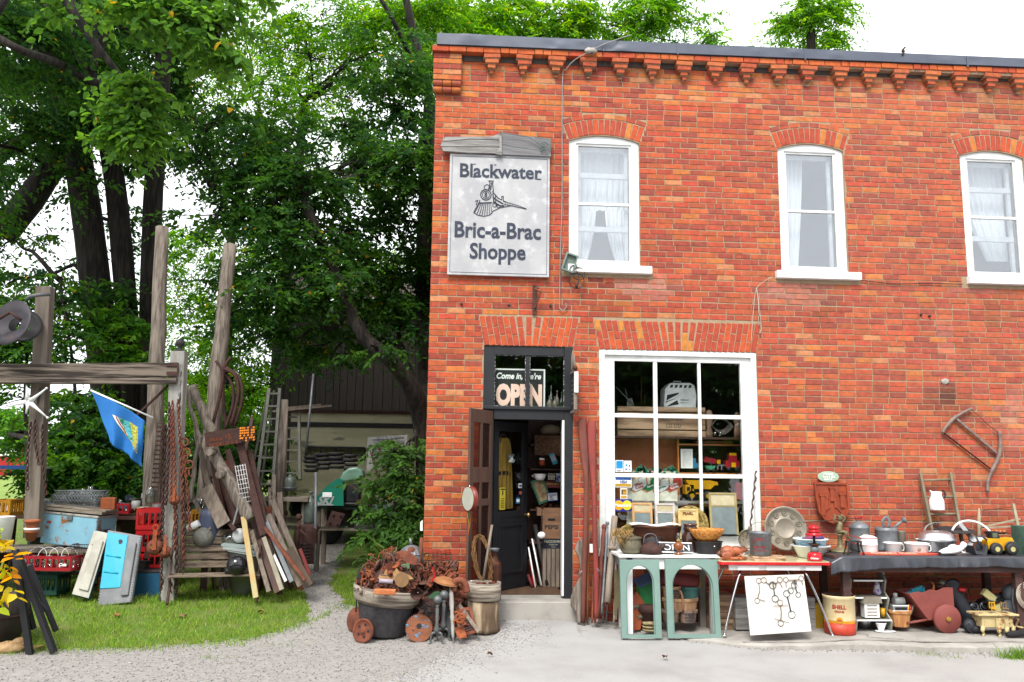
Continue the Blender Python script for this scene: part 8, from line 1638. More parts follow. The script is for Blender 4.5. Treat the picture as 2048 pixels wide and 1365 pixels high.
f=B();f.add([p+nrm*d for d in(0,-.015)for p in Q],[(0,1,2,3),(7,6,5,4),(0,4,5,1),(1,5,6,2),(2,6,7,3),(3,7,4,0)]);obj('board',f,M('board_white',K(228,226,220,1.4),K(200,195,185,1.4),scale=4,c3=K(170,140,110),s3=14,t3=.7,rough=.7),t)
def bq(px,py):
 """point on the board plane under a photograph pixel"""
 d=ray(px,py);p0=Q[0]+lo;n=nrm;tt=(p0-CAM).dot(n)/d.dot(n);return CAM+d*tt-lo+nrm*.008
mBit=M('bit_metal',K(150,120,95,1.3),K(80,70,62,1.3),scale=30,metal=.4,rough=.5);mBitD=M('bit_dark',K(60,70,72,1.3),metal=.4,rough=.5)
ex=(Q[1]-Q[0]).normalized();ez=(Q[3]-Q[0]).normalized();rb_=Matrix((ex,ez,nrm)).transposed();s_=m(1,-1.1)
def bit(label,rings,bars,mt):
 b0=bq(*rings[0][:2]);f=B();
 for px,py,r_ in rings:f.torus(bq(px,py)-b0,r_*s_,.0035,rb_,18,5)
 for L in bars:f.tube([bq(*p)-b0+nrm*.004 for p in L[:-1]],L[-1],6)
 o=one('horse_bit',label,'horse bit',f,mt,b0+lo,group='old horse bits on the white board')
bit('horse bit with two rings at the upper left of the white board',[(1517,1162,5),(1514,1202,5)],[[(1517,1167),(1519,1182),(1515,1197),.005],[(1519,1200),(1530,1203),.004]],mBit)
bit('horse bit joining three rings across the top of the white board',[(1527,1161,5.5),(1559,1160,5.5),(1545,1171,7)],[[(1531,1165),(1538,1170),.005],[(1551,1168),(1556,1164),.005],[(1559,1166),(1564,1176),.004]],mBit)
bit('dark straight horse bit hanging below the central ring',[(1545,1172,6),(1550,1198,6.5)],[[(1545,1165),(1547,1180),(1549,1191),.006]],mBitD)
bit('horse bit with a chain of small rings at the upper right of the board',[(1571,1160,5),(1602,1157,5),(1589,1164,4)],[[(1576,1161),(1588,1161),(1598,1160),.005],[(1571,1166),(1572,1175),.004],[(1602,1162),(1605,1171),.004]],mBit)
bit('short horse bit hanging from the upper right chain',[(1588,1171,6),(1596,1190,5),(1581,1182,5.5)],[[(1589,1162),(1590,1176),(1594,1186),.006]],mBitD)
bit('dark long horse bit with two large rings in the right centre',[(1573,1188,6.5),(1583,1230,7)],[[(1574,1194),(1578,1210),(1581,1224),.008]],mBitD)
bit('horse bit with cross bars at the bottom centre of the board',[(1560,1206,5.5),(1561,1247,5.5)],[[(1560,1211),(1562,1225),(1561,1242),.006],[(1546,1213),(1575,1212),.003],[(1548,1238),(1577,1246),.003]],mBit)
y=-.6;a,c=W(1472,1262,y),W(1630,1197,y);t=thing('grey_blanket_chest','weathered grey plank chest behind the white bit board','chest',((a.x+c.x)/2,y,gs(4,y)));w2=(c.x-a.x)/2;H=c.z-a.z
for k in range(3):obj('plank',B().b2(-w2,w2,-.001*k,.3,H*k/3,H*(k+1)/3-.006),mGreyW,t,bev=.004)
y=-.55;a,c=W(1627,1256,y),W(1645,1207,y);one('yellow_tin','yellow tin standing behind the grease pail','tin',B().b2(-.06,.09,0,.12,0,c.z-a.z),M('tin_yellow',K(200,160,50),rough=.4),(a.x+.03,y,gs(4.4,y)))
y=-.85;g0=gs(W(1673,1266,y).x,y)
def curved(f,tx,hw,z0,z1,r_,s,bold):
 b=B().tf(tx,-hw*s,hw*s,z0*s,z1*s,0,bold=bold);vs=[]
 for x,y_,z in b.v:a=x/(r_*s);rr=r_*s-y_;vs.append((rr*math.sin(a),-rr*math.cos(a),z))
 f.add(vs,b.f)
t=pot('grease_pail','open cream, yellow and red grease pail lettered SHELL on the pavement','pail',1673,y,rz=-.42,prof=[(28.5,0),(29.5,1),(29.5,22)],mat=M('pail_red',K(215,75,50,1.45),K(175,55,40,1.45),scale=8,rough=.5,c3=K(160,80,50),s3=12,t3=.66),parts=[('yellow_band',M('pail_yellow',K(240,165,40,1.45),rough=.5),lambda f,s:f.lathe([(29.6*s,22*s),(29.6*s,27*s)],(0,0,0),30,cap=False)),('cream_band',M('pail_cream',K(240,222,175,1.45),K(225,195,140,1.45),scale=8,rough=.5,c3=K(190,120,70),s3=16,t3=.7),lambda f,s:f.lathe([(29.5*s,27*s),(29.5*s,66*s),(30.5*s,67*s),(30.5*s,70*s),(31*s,72*s),(29.8*s,73*s)],(0,0,0),30,cap=False)),('inside',mRustD,lambda f,s:f.lathe([(29.8*s,73*s),(29*s,71*s),(28*s,50*s),(28*s,3*s),(0,2*s)],(0,0,0),30,cap=False)),('lettering',M('pail_print',K(190,45,35)),lambda f,s:(curved(f,'SHELL',13,49,57,29.7,s,.04),curved(f,'GREASE',9,42.5,46.5,29.7,s,.02))),('emblem',M('pail_yellow'),lambda f,s:f.cyl((0,-30.2*s,28*s),(0,-29.3*s,28*s),6*s,n=20)),('emblem_text',M('pail_print'),lambda f,s:f.tf('SHELL',-4*s,4*s,27*s,29.5*s,-30.4*s,bold=.03))],z=g0)
yc0,yc1=-.92,-.14;zC=W(1850,1112,-.92).z;xc0=W(1686,1120,yc0).x;xc1=9.3
t=thing('plank_trestle','dark brown plank table under the black vinyl sheet','table',((xc0+xc1)/2,-.5,gs(6,-.5)));lo=Vector(t.location);H=zC-lo.z;w2=(xc1-xc0)/2
mTb=M('brown_table_wood',K(95,66,60,1.4),K(65,46,44,1.4),stretch=(.1,1,1),scale=16,rough=.7)
obj('tabletop',B().b2(-w2-.1,w2,yc0-lo.y,yc1-lo.y,H-.035,H-.006),mTb,t);obj('rail',B().b2(-w2+.04,w2-.05,yc0+.02-lo.y,yc0+.05-lo.y,H-.19,H-.036),mTb,t);obj('rail',B().b2(-w2+.04,w2-.05,yc1-.05-lo.y,yc1-.02-lo.y,H-.15,H-.036),mTb,t)
xl2=W(2035,1180,-.3).x-lo.x
for x in(-w2+.06,W(2035,1180,yc0+.1).x-lo.x,w2-.1):obj('leg',B().b2(x-.045,x+.045,yc0+.055-lo.y,yc0+.13-lo.y,0,H-.036),mTb,t,bev=.003);obj('leg',B().b2(x-.04,x+.04,yc1-.13-lo.y,yc1-.055-lo.y,0,H-.036),mTb,t,bev=.003)
mVin=M('black_vinyl',K(72,74,82,1.5),K(58,60,68,1.5),scale=3,rough=.32,bump=.15,bscale=12,spec=.5)
def vin(u,v):
 x=xc0-.16+(xc1-xc0+.1)*u;y0=yc1;yf=yc0-.012
 if v<.62:k=v/.62;y=y0+(yf-y0)*k;z=zC+.0+.0015*nz(x*6+y*9,1);x2=x-.0
 else:
  k=(v-.62)/.38;hang=.13+.018*nz(x,1.6,.4)+.05*math.exp(-((x-xc0-.05)/.25)**2);y=yf-.02*math.sin(k*PI*.5)-.03*nz(x,5,1)*k-.02*nz(x,13,2)*k*k-.015;z=zC-hang*k;x2=x+.03*k*nz(x,3,.2)
 if x<xc0-.02:z-=(xc0-.02-x)*.55*(1 if v<.62 else 1);
 return Vector((x2,y,z))
f=B().grid(vin,260,26);one('vinyl_sheet','black vinyl sheet draped over the front of the plank table','sheet',f,mVin,solid=.003)
def potC(*a,**k):return pot(*a,z=zC,**k)
mGold=M('antique_gold',K(140,130,95,1.4),K(90,78,60,1.4),scale=12,rough=.5,metal=.3,bump=.3)
x=W(1681,1100,-.55).x;s_=m(1,-.55);t=thing('cherub_statue','antique gold cherub seated on a small column','statue',(x,-.55,zC))
obj('base',B().lathe([(22*s_,0),(22*s_,3*s_),(14*s_,6*s_),(7*s_,10*s_),(5*s_,14*s_),(4.5*s_,30*s_),(7*s_,33*s_),(7*s_,35*s_),(0,35*s_)],(0,0,0),18),mGold,t)
f=B().tube(catmull([(0,0,35*s_),(-1*s_,0,44*s_),(1*s_,0,54*s_),(-2*s_,0,60*s_)],4),[v*s_ for v in(5,5.5,6,6.2,6,5.8,5.6,5.6,5.4,5,4.2,3.2,2.8)],12)
f.tube(catmull([(2*s_,-3*s_,38*s_),(10*s_,-8*s_,39*s_),(13*s_,-9*s_,31*s_),(16*s_,-11*s_,25*s_)],3),[v*s_ for v in(3.6,3.4,3.2,3,2.6,2.4,2.2,2,1.8,1.6)],8).tube(catmull([(-2*s_,-3*s_,38*s_),(5*s_,-9*s_,40*s_),(8*s_,-10*s_,33*s_),(9*s_,-11*s_,28*s_)],3),[v*s_ for v in(3.6,3.4,3.2,3,2.6,2.4,2.2,2,1.8,1.6)],8)
f.tube(catmull([(-6*s_,0,57*s_),(-12*s_,-3*s_,62*s_),(-9*s_,-3*s_,70*s_),(-12*s_,-2*s_,72*s_)],3),[2*s_]*10,7).tube(catmull([(4*s_,0,57*s_),(10*s_,-2*s_,64*s_),(8*s_,-2*s_,70*s_),(2*s_,-2*s_,72*s_)],3),[2*s_]*10,7)
f.sph((1*s_,-1*s_,66*s_),5.4*s_,1,1,1.05);obj('cherub',f,mGold,t)
f=B();q=random.Random(1);[f.sph((1*s_+5*s_*math.cos(a),-1*s_+4.4*s_*math.sin(a),69*s_+q.uniform(-1.5,2.5)*s_),1.9*s_,n=8)for a in[i*.5 for i in range(13)]];f.sph((1*s_,-6.4*s_,65*s_),1.1*s_,n=8);obj('hair',f,mGold,t)
x=W(1700,1055,-.5)
one('iron_arrow','thin rusty arrow rod held across the cherub','rod',B().tube([(-.5,0,.0),(.2,0,.06)],.005,5),mRustD,(W(1685,1046,-.5).x,-.52,W(1685,1046,-.5).z))
potC('gas_can','galvanised fuel can with a red wooden grip behind the cherub','can',1720,-.38,[(18,0),(19,1),(19,14),(19.6,15),(19,16),(19,44),(19.6,45),(19,46),(18,50),(12,55),(6,56),(5,58),(0,58)],mGalv,[('handle',mRed,lambda f,s:f.cyl((-8*s,0,64*s),(7*s,0,65*s),1.8*s,n=8)),('wire',mIron,lambda f,s:(f.tube([(-8*s,0,64*s),(-3*s,0,56*s)],.003,4),f.tube([(7*s,0,65*s),(3*s,0,56*s)],.003,4))),('paper_label',M('worn_label',K(225,220,212),K(190,120,110),scale=20,t3=.6),lambda f,s:f.grid(lambda u,v:Vector((19.3*s*math.sin(-.1+u*.8),-19.3*s*math.cos(-.1+u*.8),(20+14*v)*s)),6,2))])
x=W(1708,1110,-.85).x;s_=m(1,-.85);t=thing('iron_trivet','small black cast iron trivet on four curved legs','trivet',(x,-.85,zC));obj('top',B().ring([(-14*s_,-8*s_),(14*s_,-8*s_),(14*s_,8*s_),(-14*s_,8*s_)],[(-9*s_,-4*s_),(9*s_,-4*s_),(9*s_,4*s_),(-9*s_,4*s_)],3*s_,(0,0,27*s_),rotm(R(-90),0,0)),mIron,t)
for sx in(-1,1):
 for sy_ in(-1,1):obj('leg',B().tube(catmull([(sx*12*s_,sy_*6*s_,26*s_),(sx*13*s_,sy_*7*s_,14*s_),(sx*17*s_,sy_*9*s_,0)],4),[2.4*s_]*4+[1.6*s_]*5,6),mIron,t)
t=potC('enamel_double_boiler','white enamel double boiler with red rims and red handles','saucepan',1737,-.72,[(17,0),(17.5,1),(17.5,16),(18.5,17),(17.5,18),(17.5,30),(18,31),(10,35),(2,36),(0,36)],mEnamel,[('red_rim',mRed,lambda f,s:(f.torus((0,0,17*s),18*s,.003),f.torus((0,0,31*s),18*s,.003))),('handle',mRed,lambda f,s:f.beam((-17*s,-3*s,30*s),(-44*s,-8*s,36*s),.02,.008)),('handle',mRed,lambda f,s:f.beam((-17*s,-4*s,16*s),(-46*s,-10*s,24*s),.02,.008))])
potC('watering_can','galvanised watering can with its rose pointing up to the right','watering can',1774,-.42,[(21,0),(22,1),(22,5),(21.2,6),(21,40),(21.7,41),(21,42),(21,46),(19,47),(17,46)],mGalv,[('handle',mGalv,lambda f,s:f.tube(catmull([(-3*s,0,46*s),(-6*s,0,58*s),(2*s,0,66*s),(8*s,0,60*s),(6*s,0,46*s)],4),[.02]*17,8,flat=.3)),('spout',mGalv,lambda f,s:f.tube([(12*s,-4*s,44*s),(26*s,-4*s,55*s),(32*s,-4*s,59*s)],[.022,.018,.016],8)),('rose',mGalv,lambda f,s:f.lathe([(2*s,0),(7*s,6*s),(7*s,8*s),(0,9*s)],(31*s,-4*s,58*s),16,rotm(0,R(55),0)))])
potC('metal_mug','grey metal measuring mug behind the white chamber pot','mug',1803,-.4,[(9,0),(9.5,1),(8.5,38),(10,40),(8,39)],mPew,[('handle',mPew,lambda f,s:f.tube(catmull([(9*s,0,34*s),(15*s,0,32*s),(15*s,0,20*s),(10*s,0,16*s)],4),.006,6))])
ph=lambda r_,h:('handle',mEnamel,lambda f,s:f.tube(catmull([(r_*s,0,h*.75*s),((r_+7)*s,0,h*.8*s),((r_+7)*s,0,h*.3*s),(r_*s,0,h*.25*s)],4),.007,6))
potC('chamber_pot','small plain white enamel pot with a handle before the watering can','pot',1786,-.66,[(14,0),(15,1),(16,18),(19,20),(18,21),(15,19),(14,3)],mEnamel,[ph(15,20)])
potC('chamber_pot','white enamel pot with a grey oval badge','pot',1834,-.72,[(19,0),(20,1),(21,18),(24,20),(23,22),(20,19),(19,3)],mEnamel,[ph(21,20),('badge',mPew,lambda f,s:f.sph((-6*s,-20*s,10*s),4*s,1,.2,.9))])
x0,x1=W(1722,1108,-.9).x,W(1884,1108,-.9).x;t=thing('red_name_board','red oval tipped board with pale lettering lying on the black vinyl','board',((x0+x1)/2,-.86,zC));w2=(x1-x0)/2
ol=[(-w2,0),(-w2*.9,.035),(-w2*.5,.06),(w2*.3,.06),(w2*.8,.035),(w2,0),(w2*.8,-.035),(w2*.3,-.06),(-w2*.5,-.06),(-w2*.9,-.035)]
obj('board',B().prism(ol,.022,(0,0,0),ax='z'),M('board_red',K(215,75,65,1.4),K(180,110,60,1.4),scale=6,t3=.6),t,rot=(R(9),0,0));b_=B().tf('CHERRY SLICE',-w2*.72,w2*.4,-.035,.03,0,bold=.02);b_.v=[(x,z,.0235-y_)for x,y_,z in b_.v];obj('lettering',b_,M('pale_letters',K(230,220,200)),t,rot=(R(9),0,0))
potC('aluminium_roaster','big shiny aluminium roaster with lid','roaster',1874,-.52,[(30,0),(34,3),(38,22),(41,25),(38,27),(34,36),(22,42),(0,44)],mAlu,[('knob',mBlack,lambda f,s:f.sph((0,0,45*s),3*s)),('side_handle',mAlu,lambda f,s:f.torus((-40*s,0,26*s),6*s,.006,None,14,5))],sy=.7)
lo=W(1866,1062,-.36);f=B();s_=m(1,-.36);P=catmull([(-22*s_,0,-8*s_),(-14*s_,0,8*s_),(0,0,15*s_),(20*s_,0,16*s_)],5);f.tube(P,[.028-.0012*i for i in range(16)],6,flat=.3)
for i in range(2,14):p=P[i];f.cyl(p,p+Vector((.008,0,-.028)),.007,.002,6)
one('trap_jaw','pale toothed steel jaw curving up behind the roaster','trap',f,M('pale_steel',K(185,185,180),metal=.3,rough=.5),lo)
lo=W(1912,1062,-.38);one('dark_tray','dark flat pan lid lying behind the roaster','lid',B().lathe([(0,0),(.2,0),(.22,.012),(.2,.016),(0,.01)],(0,0,0),24,rotm(R(8),0,0)),mIron,lo)
lo=W(1946,1078,-.5);t=thing('steering_wheel','white rimmed boat steering wheel with grey spokes','steering wheel',lo,(R(62),R(0),R(-14)));r_=m(39,-.5)
obj('rim',B().torus((0,0,0),r_,.013,None,36,8),mWhite,t);f=B()
for k in range(3):a=PI/2+.5+k*2*PI/3;d=Vector((math.cos(a),math.sin(a),0));f.beam(d*.03+Vector((0,0,-.02)),d*r_,.05,.012,(0,0,1))
f.cyl((0,0,-.03),(0,0,.01),.045);obj('spoke',f,M('spoke_grey',K(190,192,195),metal=.3,rough=.4),t)
x=W(1905,1110,-.85).x;t=thing('bed_urinal','white enamel bottle shaped vessel lying beside the red board','vessel',(x,-.85,zC),(0,0,R(18)));obj('body',B().grid(lambda u,v:Vector(((-.2+.38*u),(.085*math.sin(PI*min(1,u*.95+.04))**.6)*math.cos(2*PI*v),.035+.05*u+(.03+.025*u)*math.sin(2*PI*v)*math.sin(PI*min(1,u*.95+.04))**.5)),16,16),mEnamel,t);obj('neck',B().cyl((.15,0,.08),(.2,0,.13),.032,.036),mEnamel,t);obj('handle',B().tube(catmull([(-.06,0,.07),(-.04,0,.11),(.04,0,.12),(.06,0,.09)],4),.007,6),mEnamel,t)
x=W(1992,1112,-.72).x;s_=m(1,-.72);t=thing('toy_loader','yellow toy wheel loader with black tyres and a dark grey bucket','toy',(x,-.72,zC))
obj('body',B().prism([(px_*s_,z*s_)for px_,z in((-20,10),(-22,28),(-14,32),(2,32),(30,34),(35,24),(34,10),(4,8))],.12,(0,-.06,0)),mYT,t,bev=.006)
obj('cab',B().prism([(px_*s_,z*s_)for px_,z in((-12,32),(-14,45),(2,46),(6,32))],.1,(0,-.05,0)),mBlack,t,bev=.004);f=B().b2(-10*s_,0*s_,-.054,-.05,34*s_,43*s_);obj('cab_glass',f,M('smoke_glass',K(120,130,100),rough=.1,bump=0),t)
for px_ in(-8,24):
 for sy_ in(-1,1):w_=obj('wheel',B().lathe([(5*s_,-.03),(11*s_,-.03),(12.5*s_,-.015),(12.5*s_,.015),(11*s_,.03),(5*s_,.03)],(px_*s_,sy_*.085,12*s_),20,rotm(R(90),0,0)),mRub,t);obj('rim',B().cyl((px_*s_,sy_*.085-.032,12*s_),(px_*s_,sy_*.085+.032,12*s_),5*s_,n=14),M('rim_cream',K(235,225,150),bump=0),w_)
f=B().prism([(px_*s_,z*s_)for px_,z in((-56,18),(-52,2),(-30,0),(-26,18),(-30,20),(-34,6),(-50,7))],.2,(0,-.1,0));obj('bucket',f,M('bucket_grey',K(85,88,95),bump=0),t);obj('arm',B().tube([(-32*s_,-.04,12*s_),(-44*s_,-.04,36*s_),(-30*s_,-.04,36*s_),(-16*s_,-.04,24*s_)],.012,6),M('bucket_grey'),t);obj('fender',B().torus((24*s_,-.085,12*s_),14*s_,.01,rotm(R(90),0,0),14,5,(0,PI*.9)),M('bucket_grey'),t)
ladder('wall_ladder','short wooden ladder standing on the table against the bricks',(1868,1085),(1924,1085),(1840,948),(1900,946),-.3,-.06,4,M('ladder_wood',K(150,138,112,1.5),K(110,98,80,1.5),scale=12,stretch=(1,1,.2)),.045,.03)
x=W(1874,1020,-.2).x;z=W(1874,1021,-.2).z;s_=m(1,-.2);t=thing('enamel_pitcher','white enamel pitcher with a black handle standing on a ladder rung','pitcher',(x,-.2,z));obj('body',B().lathe([(14*s_,0),(15*s_,2*s_),(14*s_,20*s_),(10*s_,30*s_),(11*s_,37*s_),(10*s_,37*s_),(9*s_,30*s_)],(0,0,0),24),mEnamel,t);obj('spout',B().prism([(-14*s_,40*s_),(-9*s_,38*s_),(-9*s_,30*s_)],.03,(0,-.015,0)),mEnamel,t,bev=.003);obj('handle',B().tube(catmull([(9*s_,0,35*s_),(15*s_,0,40*s_),(19*s_,0,30*s_),(14*s_,0,20*s_)],5),.008,6),mBlack,t)
mPaleW=M('pale_old_wood',K(190,178,150,1.5),K(150,136,112,1.5),scale=12)
lo=W(1958,1092,-.2);one('wooden_oar_tip','upright pointed pale wooden stake behind the steering wheel','stake',B().tube([(0,0,0),(W(1958,1035,-.12)-lo),(W(1958,1017,-.1)-lo)],[.025,.024,.006],8),mPaleW,lo)
lo=W(2040,1075,-.25);f=B().beam((0,0,0),W(2026,1008,-.15)-lo,.035,.03);f.beam(W(2040,1038,-.2)-lo,W(1963,1055,-.2)-lo,.02,.02).beam(W(2052,1052,-.2)-lo,W(1963,1056,-.2)-lo,.02,.02);one('wooden_rake_frame','pale wooden A shaped frame reaching in from the right edge','frame',f,mPaleW,lo)
lo=W(1963,1022,-.1);one('barbed_wire','strand of rusty wire stretched to the wooden frame','wire',B().tube([(0,0,0),W(1990,1019,-.1)-lo,W(2026,1014,-.1)-lo],.004,5),mRustD,lo)
lo=W(1990,1066,-.35);t=thing('tart_tray','oval brown tray of orange tarts behind the toy loader','tray',lo);obj('tray',B().lathe([(.0,-.01),(.12,-.01),(.16,.01),(.15,.015),(0,0)],(0,0,0),22,None,1,.6),mDkWood,t);f=B();[f.sph((-.1+.05*k,-.03,.015),.022,n=8)for k in range(5)];obj('tarts',f,M('orange_bits',K(225,140,80)),t)
lo=W(2046,1105,-.6);one('green_box','worn green box at the right end of the table','box',B().b2(-.03,.2,-.1,.15,0,.33),M('worn_green',K(90,130,110,1.4),K(60,80,75,1.4),scale=9),(lo.x,-.6,zC))
mShf=M('shelf_grey',K(120,118,105,1.4),K(90,88,78,1.4),scale=9)
y=-.8;x0,x1=W(1712,1250,y).x,W(1784,1250,y).x;g0=gs(5,y);zf=[W(1745,p_,-.7).z-g0 for p_ in(1236,1193,1160)]
t=thing('tiered_shelf','small three tier shelf with white edged curved sides under the plank table','shelf',((x0+x1)/2,y+.15,g0));w2=(x1-x0)/2
for k,z_ in enumerate(zf):obj('shelf_board',B().b2(-w2+.012*(k+1),w2-.012*(k+1),-.16+.05*k,.1,z_-.02,z_),mShf,t);obj('white_edge',B().b2(-w2+.012*(k+1),w2-.012*(k+1),-.166+.05*k,-.16+.05*k,z_-.018,z_-.001),mWhite,t)
zt_=zf[2]+.07
for sx in(-1,1):
 pr=[(.1,0),(.1,zt_),(.0,zt_),(-.07,zf[2]-.0),(-.03,zf[1]+.05),(-.12,zf[1]-.02),(-.05,zf[0]+.06),(-.17,zf[0]-.02),(-.13,0)]
 obj('side',B().prism([(a,b__)for a,b__ in pr],.018,(sx*(w2-.006)-.009,0,0),ax='x'),M('shelf_side_white',K(190,190,178),K(130,128,112),scale=8,amt=1),t)
def under(name,label,cat,px,py,y,fn,mats,rot=(0,0,0),ground=True,group=None):
 x=W(px,py,y);z=gs(x.x,y)if ground else x.z;t=thing(name,label,cat,(x.x,y,z),rot,group);s_=m(1,y)
 for nm,mt,g_ in fn(s_):obj(nm,g_,mt,t)
 return t
under('steel_pot','tall brushed steel pot behind the lowest shelf tier','pot',1728,1246,-.45,lambda s:[('body',mAlu,B().lathe([(20*s,0),(21*s,2*s),(21*s,50*s),(19*s,50*s),(19*s,4*s)],(0,0,0),24))],None)
under('wall_clock_house','white house shaped ornament with grey bars on the middle shelf tier','ornament',1745,1236,-.78,lambda s:[('body',mWhite,B().b2(-15*s,15*s,0,.1,0,30*s)),('roof',mPew,B().prism([(-20*s,28*s),(20*s,28*s),(17*s,40*s),(-14*s,40*s)],.16,(0,-.02,0))),('bars',mPew,B().b2(-10*s,10*s,-.004,0,4*s,6*s).b2(-10*s,10*s,-.004,0,10*s,12*s).b2(-10*s,10*s,-.004,0,16*s,18*s).b2(-10*s,10*s,-.004,0,22*s,24*s))],None,ground=False)
under('white_footed_bowl','white footed bowl on a saucer below the shelf','bowl',1762,1256,-.78,lambda s:[('bowl',mEnamel,B().lathe([(7*s,0),(5*s,4*s),(10*s,16*s),(11*s,18*s),(9*s,16*s)],(0,0,0),20)),('saucer',mEnamel,B().lathe([(0,0),(16*s,.5*s),(20*s,2*s),(16*s,3*s),(0,2*s)],(8*s,0,0),22,None,1.1,.7))],None)
under('patterned_jug','small white jug with a purple pattern on the upper shelf tier','jug',1755,1191,-.62,lambda s:[('body',M('purple_white',K(225,220,230),K(150,120,190),scale=30,lo=.5,hi=.56,amt=1,bump=0,rough=.3),B().lathe([(7*s,0),(9*s,6*s),(6*s,18*s),(4*s,24*s),(5*s,28*s),(3*s,26*s)],(0,0,0),18))],None,ground=False)
under('white_box','small white box hanging at the top of the tiered shelf','box',1764,1160,-.55,lambda s:[('box',mWhite,B().b2(-4*s,5*s,0,.04,0,14*s))],None,ground=False)
under('yellow_cup','bright yellow cup beside the house shaped ornament','cup',1766,1234,-.72,lambda s:[('body',mYT,B().lathe([(4*s,0),(5*s,16*s),(4*s,16*s),(3.5*s,2*s)],(0,0,0),16))],None,ground=False)
t=splint('orange bushel basket with wire hoops under the plank table',1801,1253,1222,42,32,-.72,M('bushel',K(225,165,105,1.4),K(180,120,72,1.4),scale=12,stretch=(1,1,.15),amt=1),group='baskets',sy=.9,name='bushel_basket')
under('toy_engine','grey and white toy locomotive standing in the bushel basket','toy',1800,1222,-.74,lambda s:[('body',M('engine_grey',K(160,165,165),rough=.4),B().b2(-18*s,12*s,-.05,.05,0,12*s).cyl((-12*s,0,18*s),(8*s,0,18*s),8*s).cyl((-8*s,0,24*s),(-8*s,0,34*s),4*s)),('grille',mBlack,B().b2(-14*s,10*s,-.056,-.05,3*s,8*s)),('trim',mWhite,B().b2(-19*s,13*s,-.054,-.05,0,2*s).b2(-19*s,13*s,-.054,-.05,10*s,12*s))],None,ground=False)
for k,(dx,c_)in enumerate(((14,mYT),(17,mTR),(20,mWood))):lo=W(1801+dx,1222,-.74);one('coloured_stick',('yellow','red','wooden')[k]+' stick sticking out of the bushel basket','stick',B().tube([(0,0,-.05),(.02+.01*k,0,.07)],.01,6),c_,lo)
y=-.8;s_=m(1,y);lo=W(1868,1257,y);g0=gs(lo.x,y);mCart=M('cart_red',K(150,78,70,1.4),K(128,62,58,1.4),scale=5,c3=K(200,170,160),s3=20,t3=.7,w3=.03,rough=.7)
t=thing('red_cart','tilted dark red wooden donkey cart with a solid wheel under the table','cart',(lo.x,y,g0))
pr=[(x*s_,z*s_)for x,z in((-12,23),(-50,74),(-30,78),(-20,76),(-5,82),(10,80),(24,86),(42,86),(43,30),(20,26))]
obj('side_panel',B().prism(pr,.02,(0,-.02,0)),mCart,t,bev=.004);obj('side_panel',B().prism(pr,.02,(0,.3,0)),mCart,t);
f=B().beam((-12*s_,.15,24*s_),(-50*s_,.15,74*s_),.3,.015,(1,0,1)).b2(41*s_,43*s_,0,.3,30*s_,84*s_).b2(-12*s_,42*s_,0,.3,25*s_,27*s_);obj('body',f,mCart,t)
wq=obj('wheel',B().lathe([(0,-.02),(27*s_,-.02),(27.5*s_,-.015),(27.5*s_,.015),(27*s_,.02),(0,.02)],(22*s_,-.06,27.5*s_),36,rotm(R(90),0,0)),mCart,t);obj('hub',B().cyl((22*s_,-.1,27.5*s_),(22*s_,-.08,27.5*s_),4.5*s_).cyl((22*s_,-.11,27.5*s_),(22*s_,-.1,27.5*s_),2.2*s_),M('hub_brass',K(190,150,60)),wq)
obj('wheel',B().lathe([(0,-.02),(27*s_,-.02),(27*s_,.02),(0,.02)],(22*s_,.36,27.5*s_),30,rotm(R(90),0,0)),mCart,t);obj('shaft',B().cyl((-12*s_,0,24*s_),(-56*s_,-.02,18*s_),.014),mCart,t)
under('teal_toy_gun','teal plastic toy lying on the left end of the red cart','toy',1832,1188,-.72,lambda s:[('body',M('teal_plastic',K(40,150,175),rough=.35,bump=0),B().box(-4*s,0,4*s,30*s,.05,6*s,rotm(0,R(-18),0)).box(2*s,0,10*s,24*s,.04,5*s,rotm(0,R(-20),0)).box(14*s,0,6*s,5*s,.04,14*s))],None,ground=False)
under('orange_horn','orange curved horn standing in the red cart','horn',1866,1178,-.7,lambda s:[('horn',M('orange_plastic',K(215,130,60)),B().tube(catmull([(0,0,-3*s),(2*s,0,6*s),(-2*s,0,14*s)],4),[3*s,3*s,2.6*s,2.2*s,2*s,1.6*s,1.2*s,.8*s,.4*s],7))],None,ground=False)
under('stone_ball','pale round ball lying in the red cart','ball',1885,1168,-.62,lambda s:[('ball',mPew,B().sph((0,0,0),8*s))],None,ground=False)
under('brown_glove','wrinkled brown leather bundle in the red cart','glove',1895,1172,-.66,lambda s:[('glove',mRustD,B().sph((0,0,0),9*s,1.1,.6,.7).sph((-16*s,0,-2*s),8*s,1.3,.6,.6).jit(.01,3))],None,ground=False)
mBag=M('black_nylon',K(48,52,62,1.4),K(34,37,45,1.4),scale=6,rough=.6,bump=.5,bscale=14)
f=B().grid(lambda u,v:Vector((-.12+.3*v**1.4+.12*math.cos(2*PI*u)*(1-.2*v)+.0,.0+.1*math.sin(2*PI*u),.56*(1-v)+.02*math.sin(u*19+v*7))),18,14);
x=W(1930,1252,-.65);one('black_bag','tall slumped black sports bag with a red patch leaning behind the cart','bag',f,mBag,(x.x-.02,-.6,gs(6,-.6)))
one('red_patch_cap','small red cap resting on the slumped black bag','cap',B().sph((0,0,0),.035,1.5,1,.8),mRed,W(1924,1180,-.7))
under('small_rucksack','small black rucksack lying in front of the slumped bag','bag',1942,1254,-.85,lambda s:[('body',mBag,B().sph((0,0,14*s),16*s,1,.7,.9).sph((6*s,-.05,9*s),9*s,1,.6,.8).jit(.006,3)),('strap',mBlack,B().tube(catmull([(-10*s,-.06,20*s),(-16*s,-.09,10*s),(-6*s,-.1,2*s)],4),.008,5))],None)
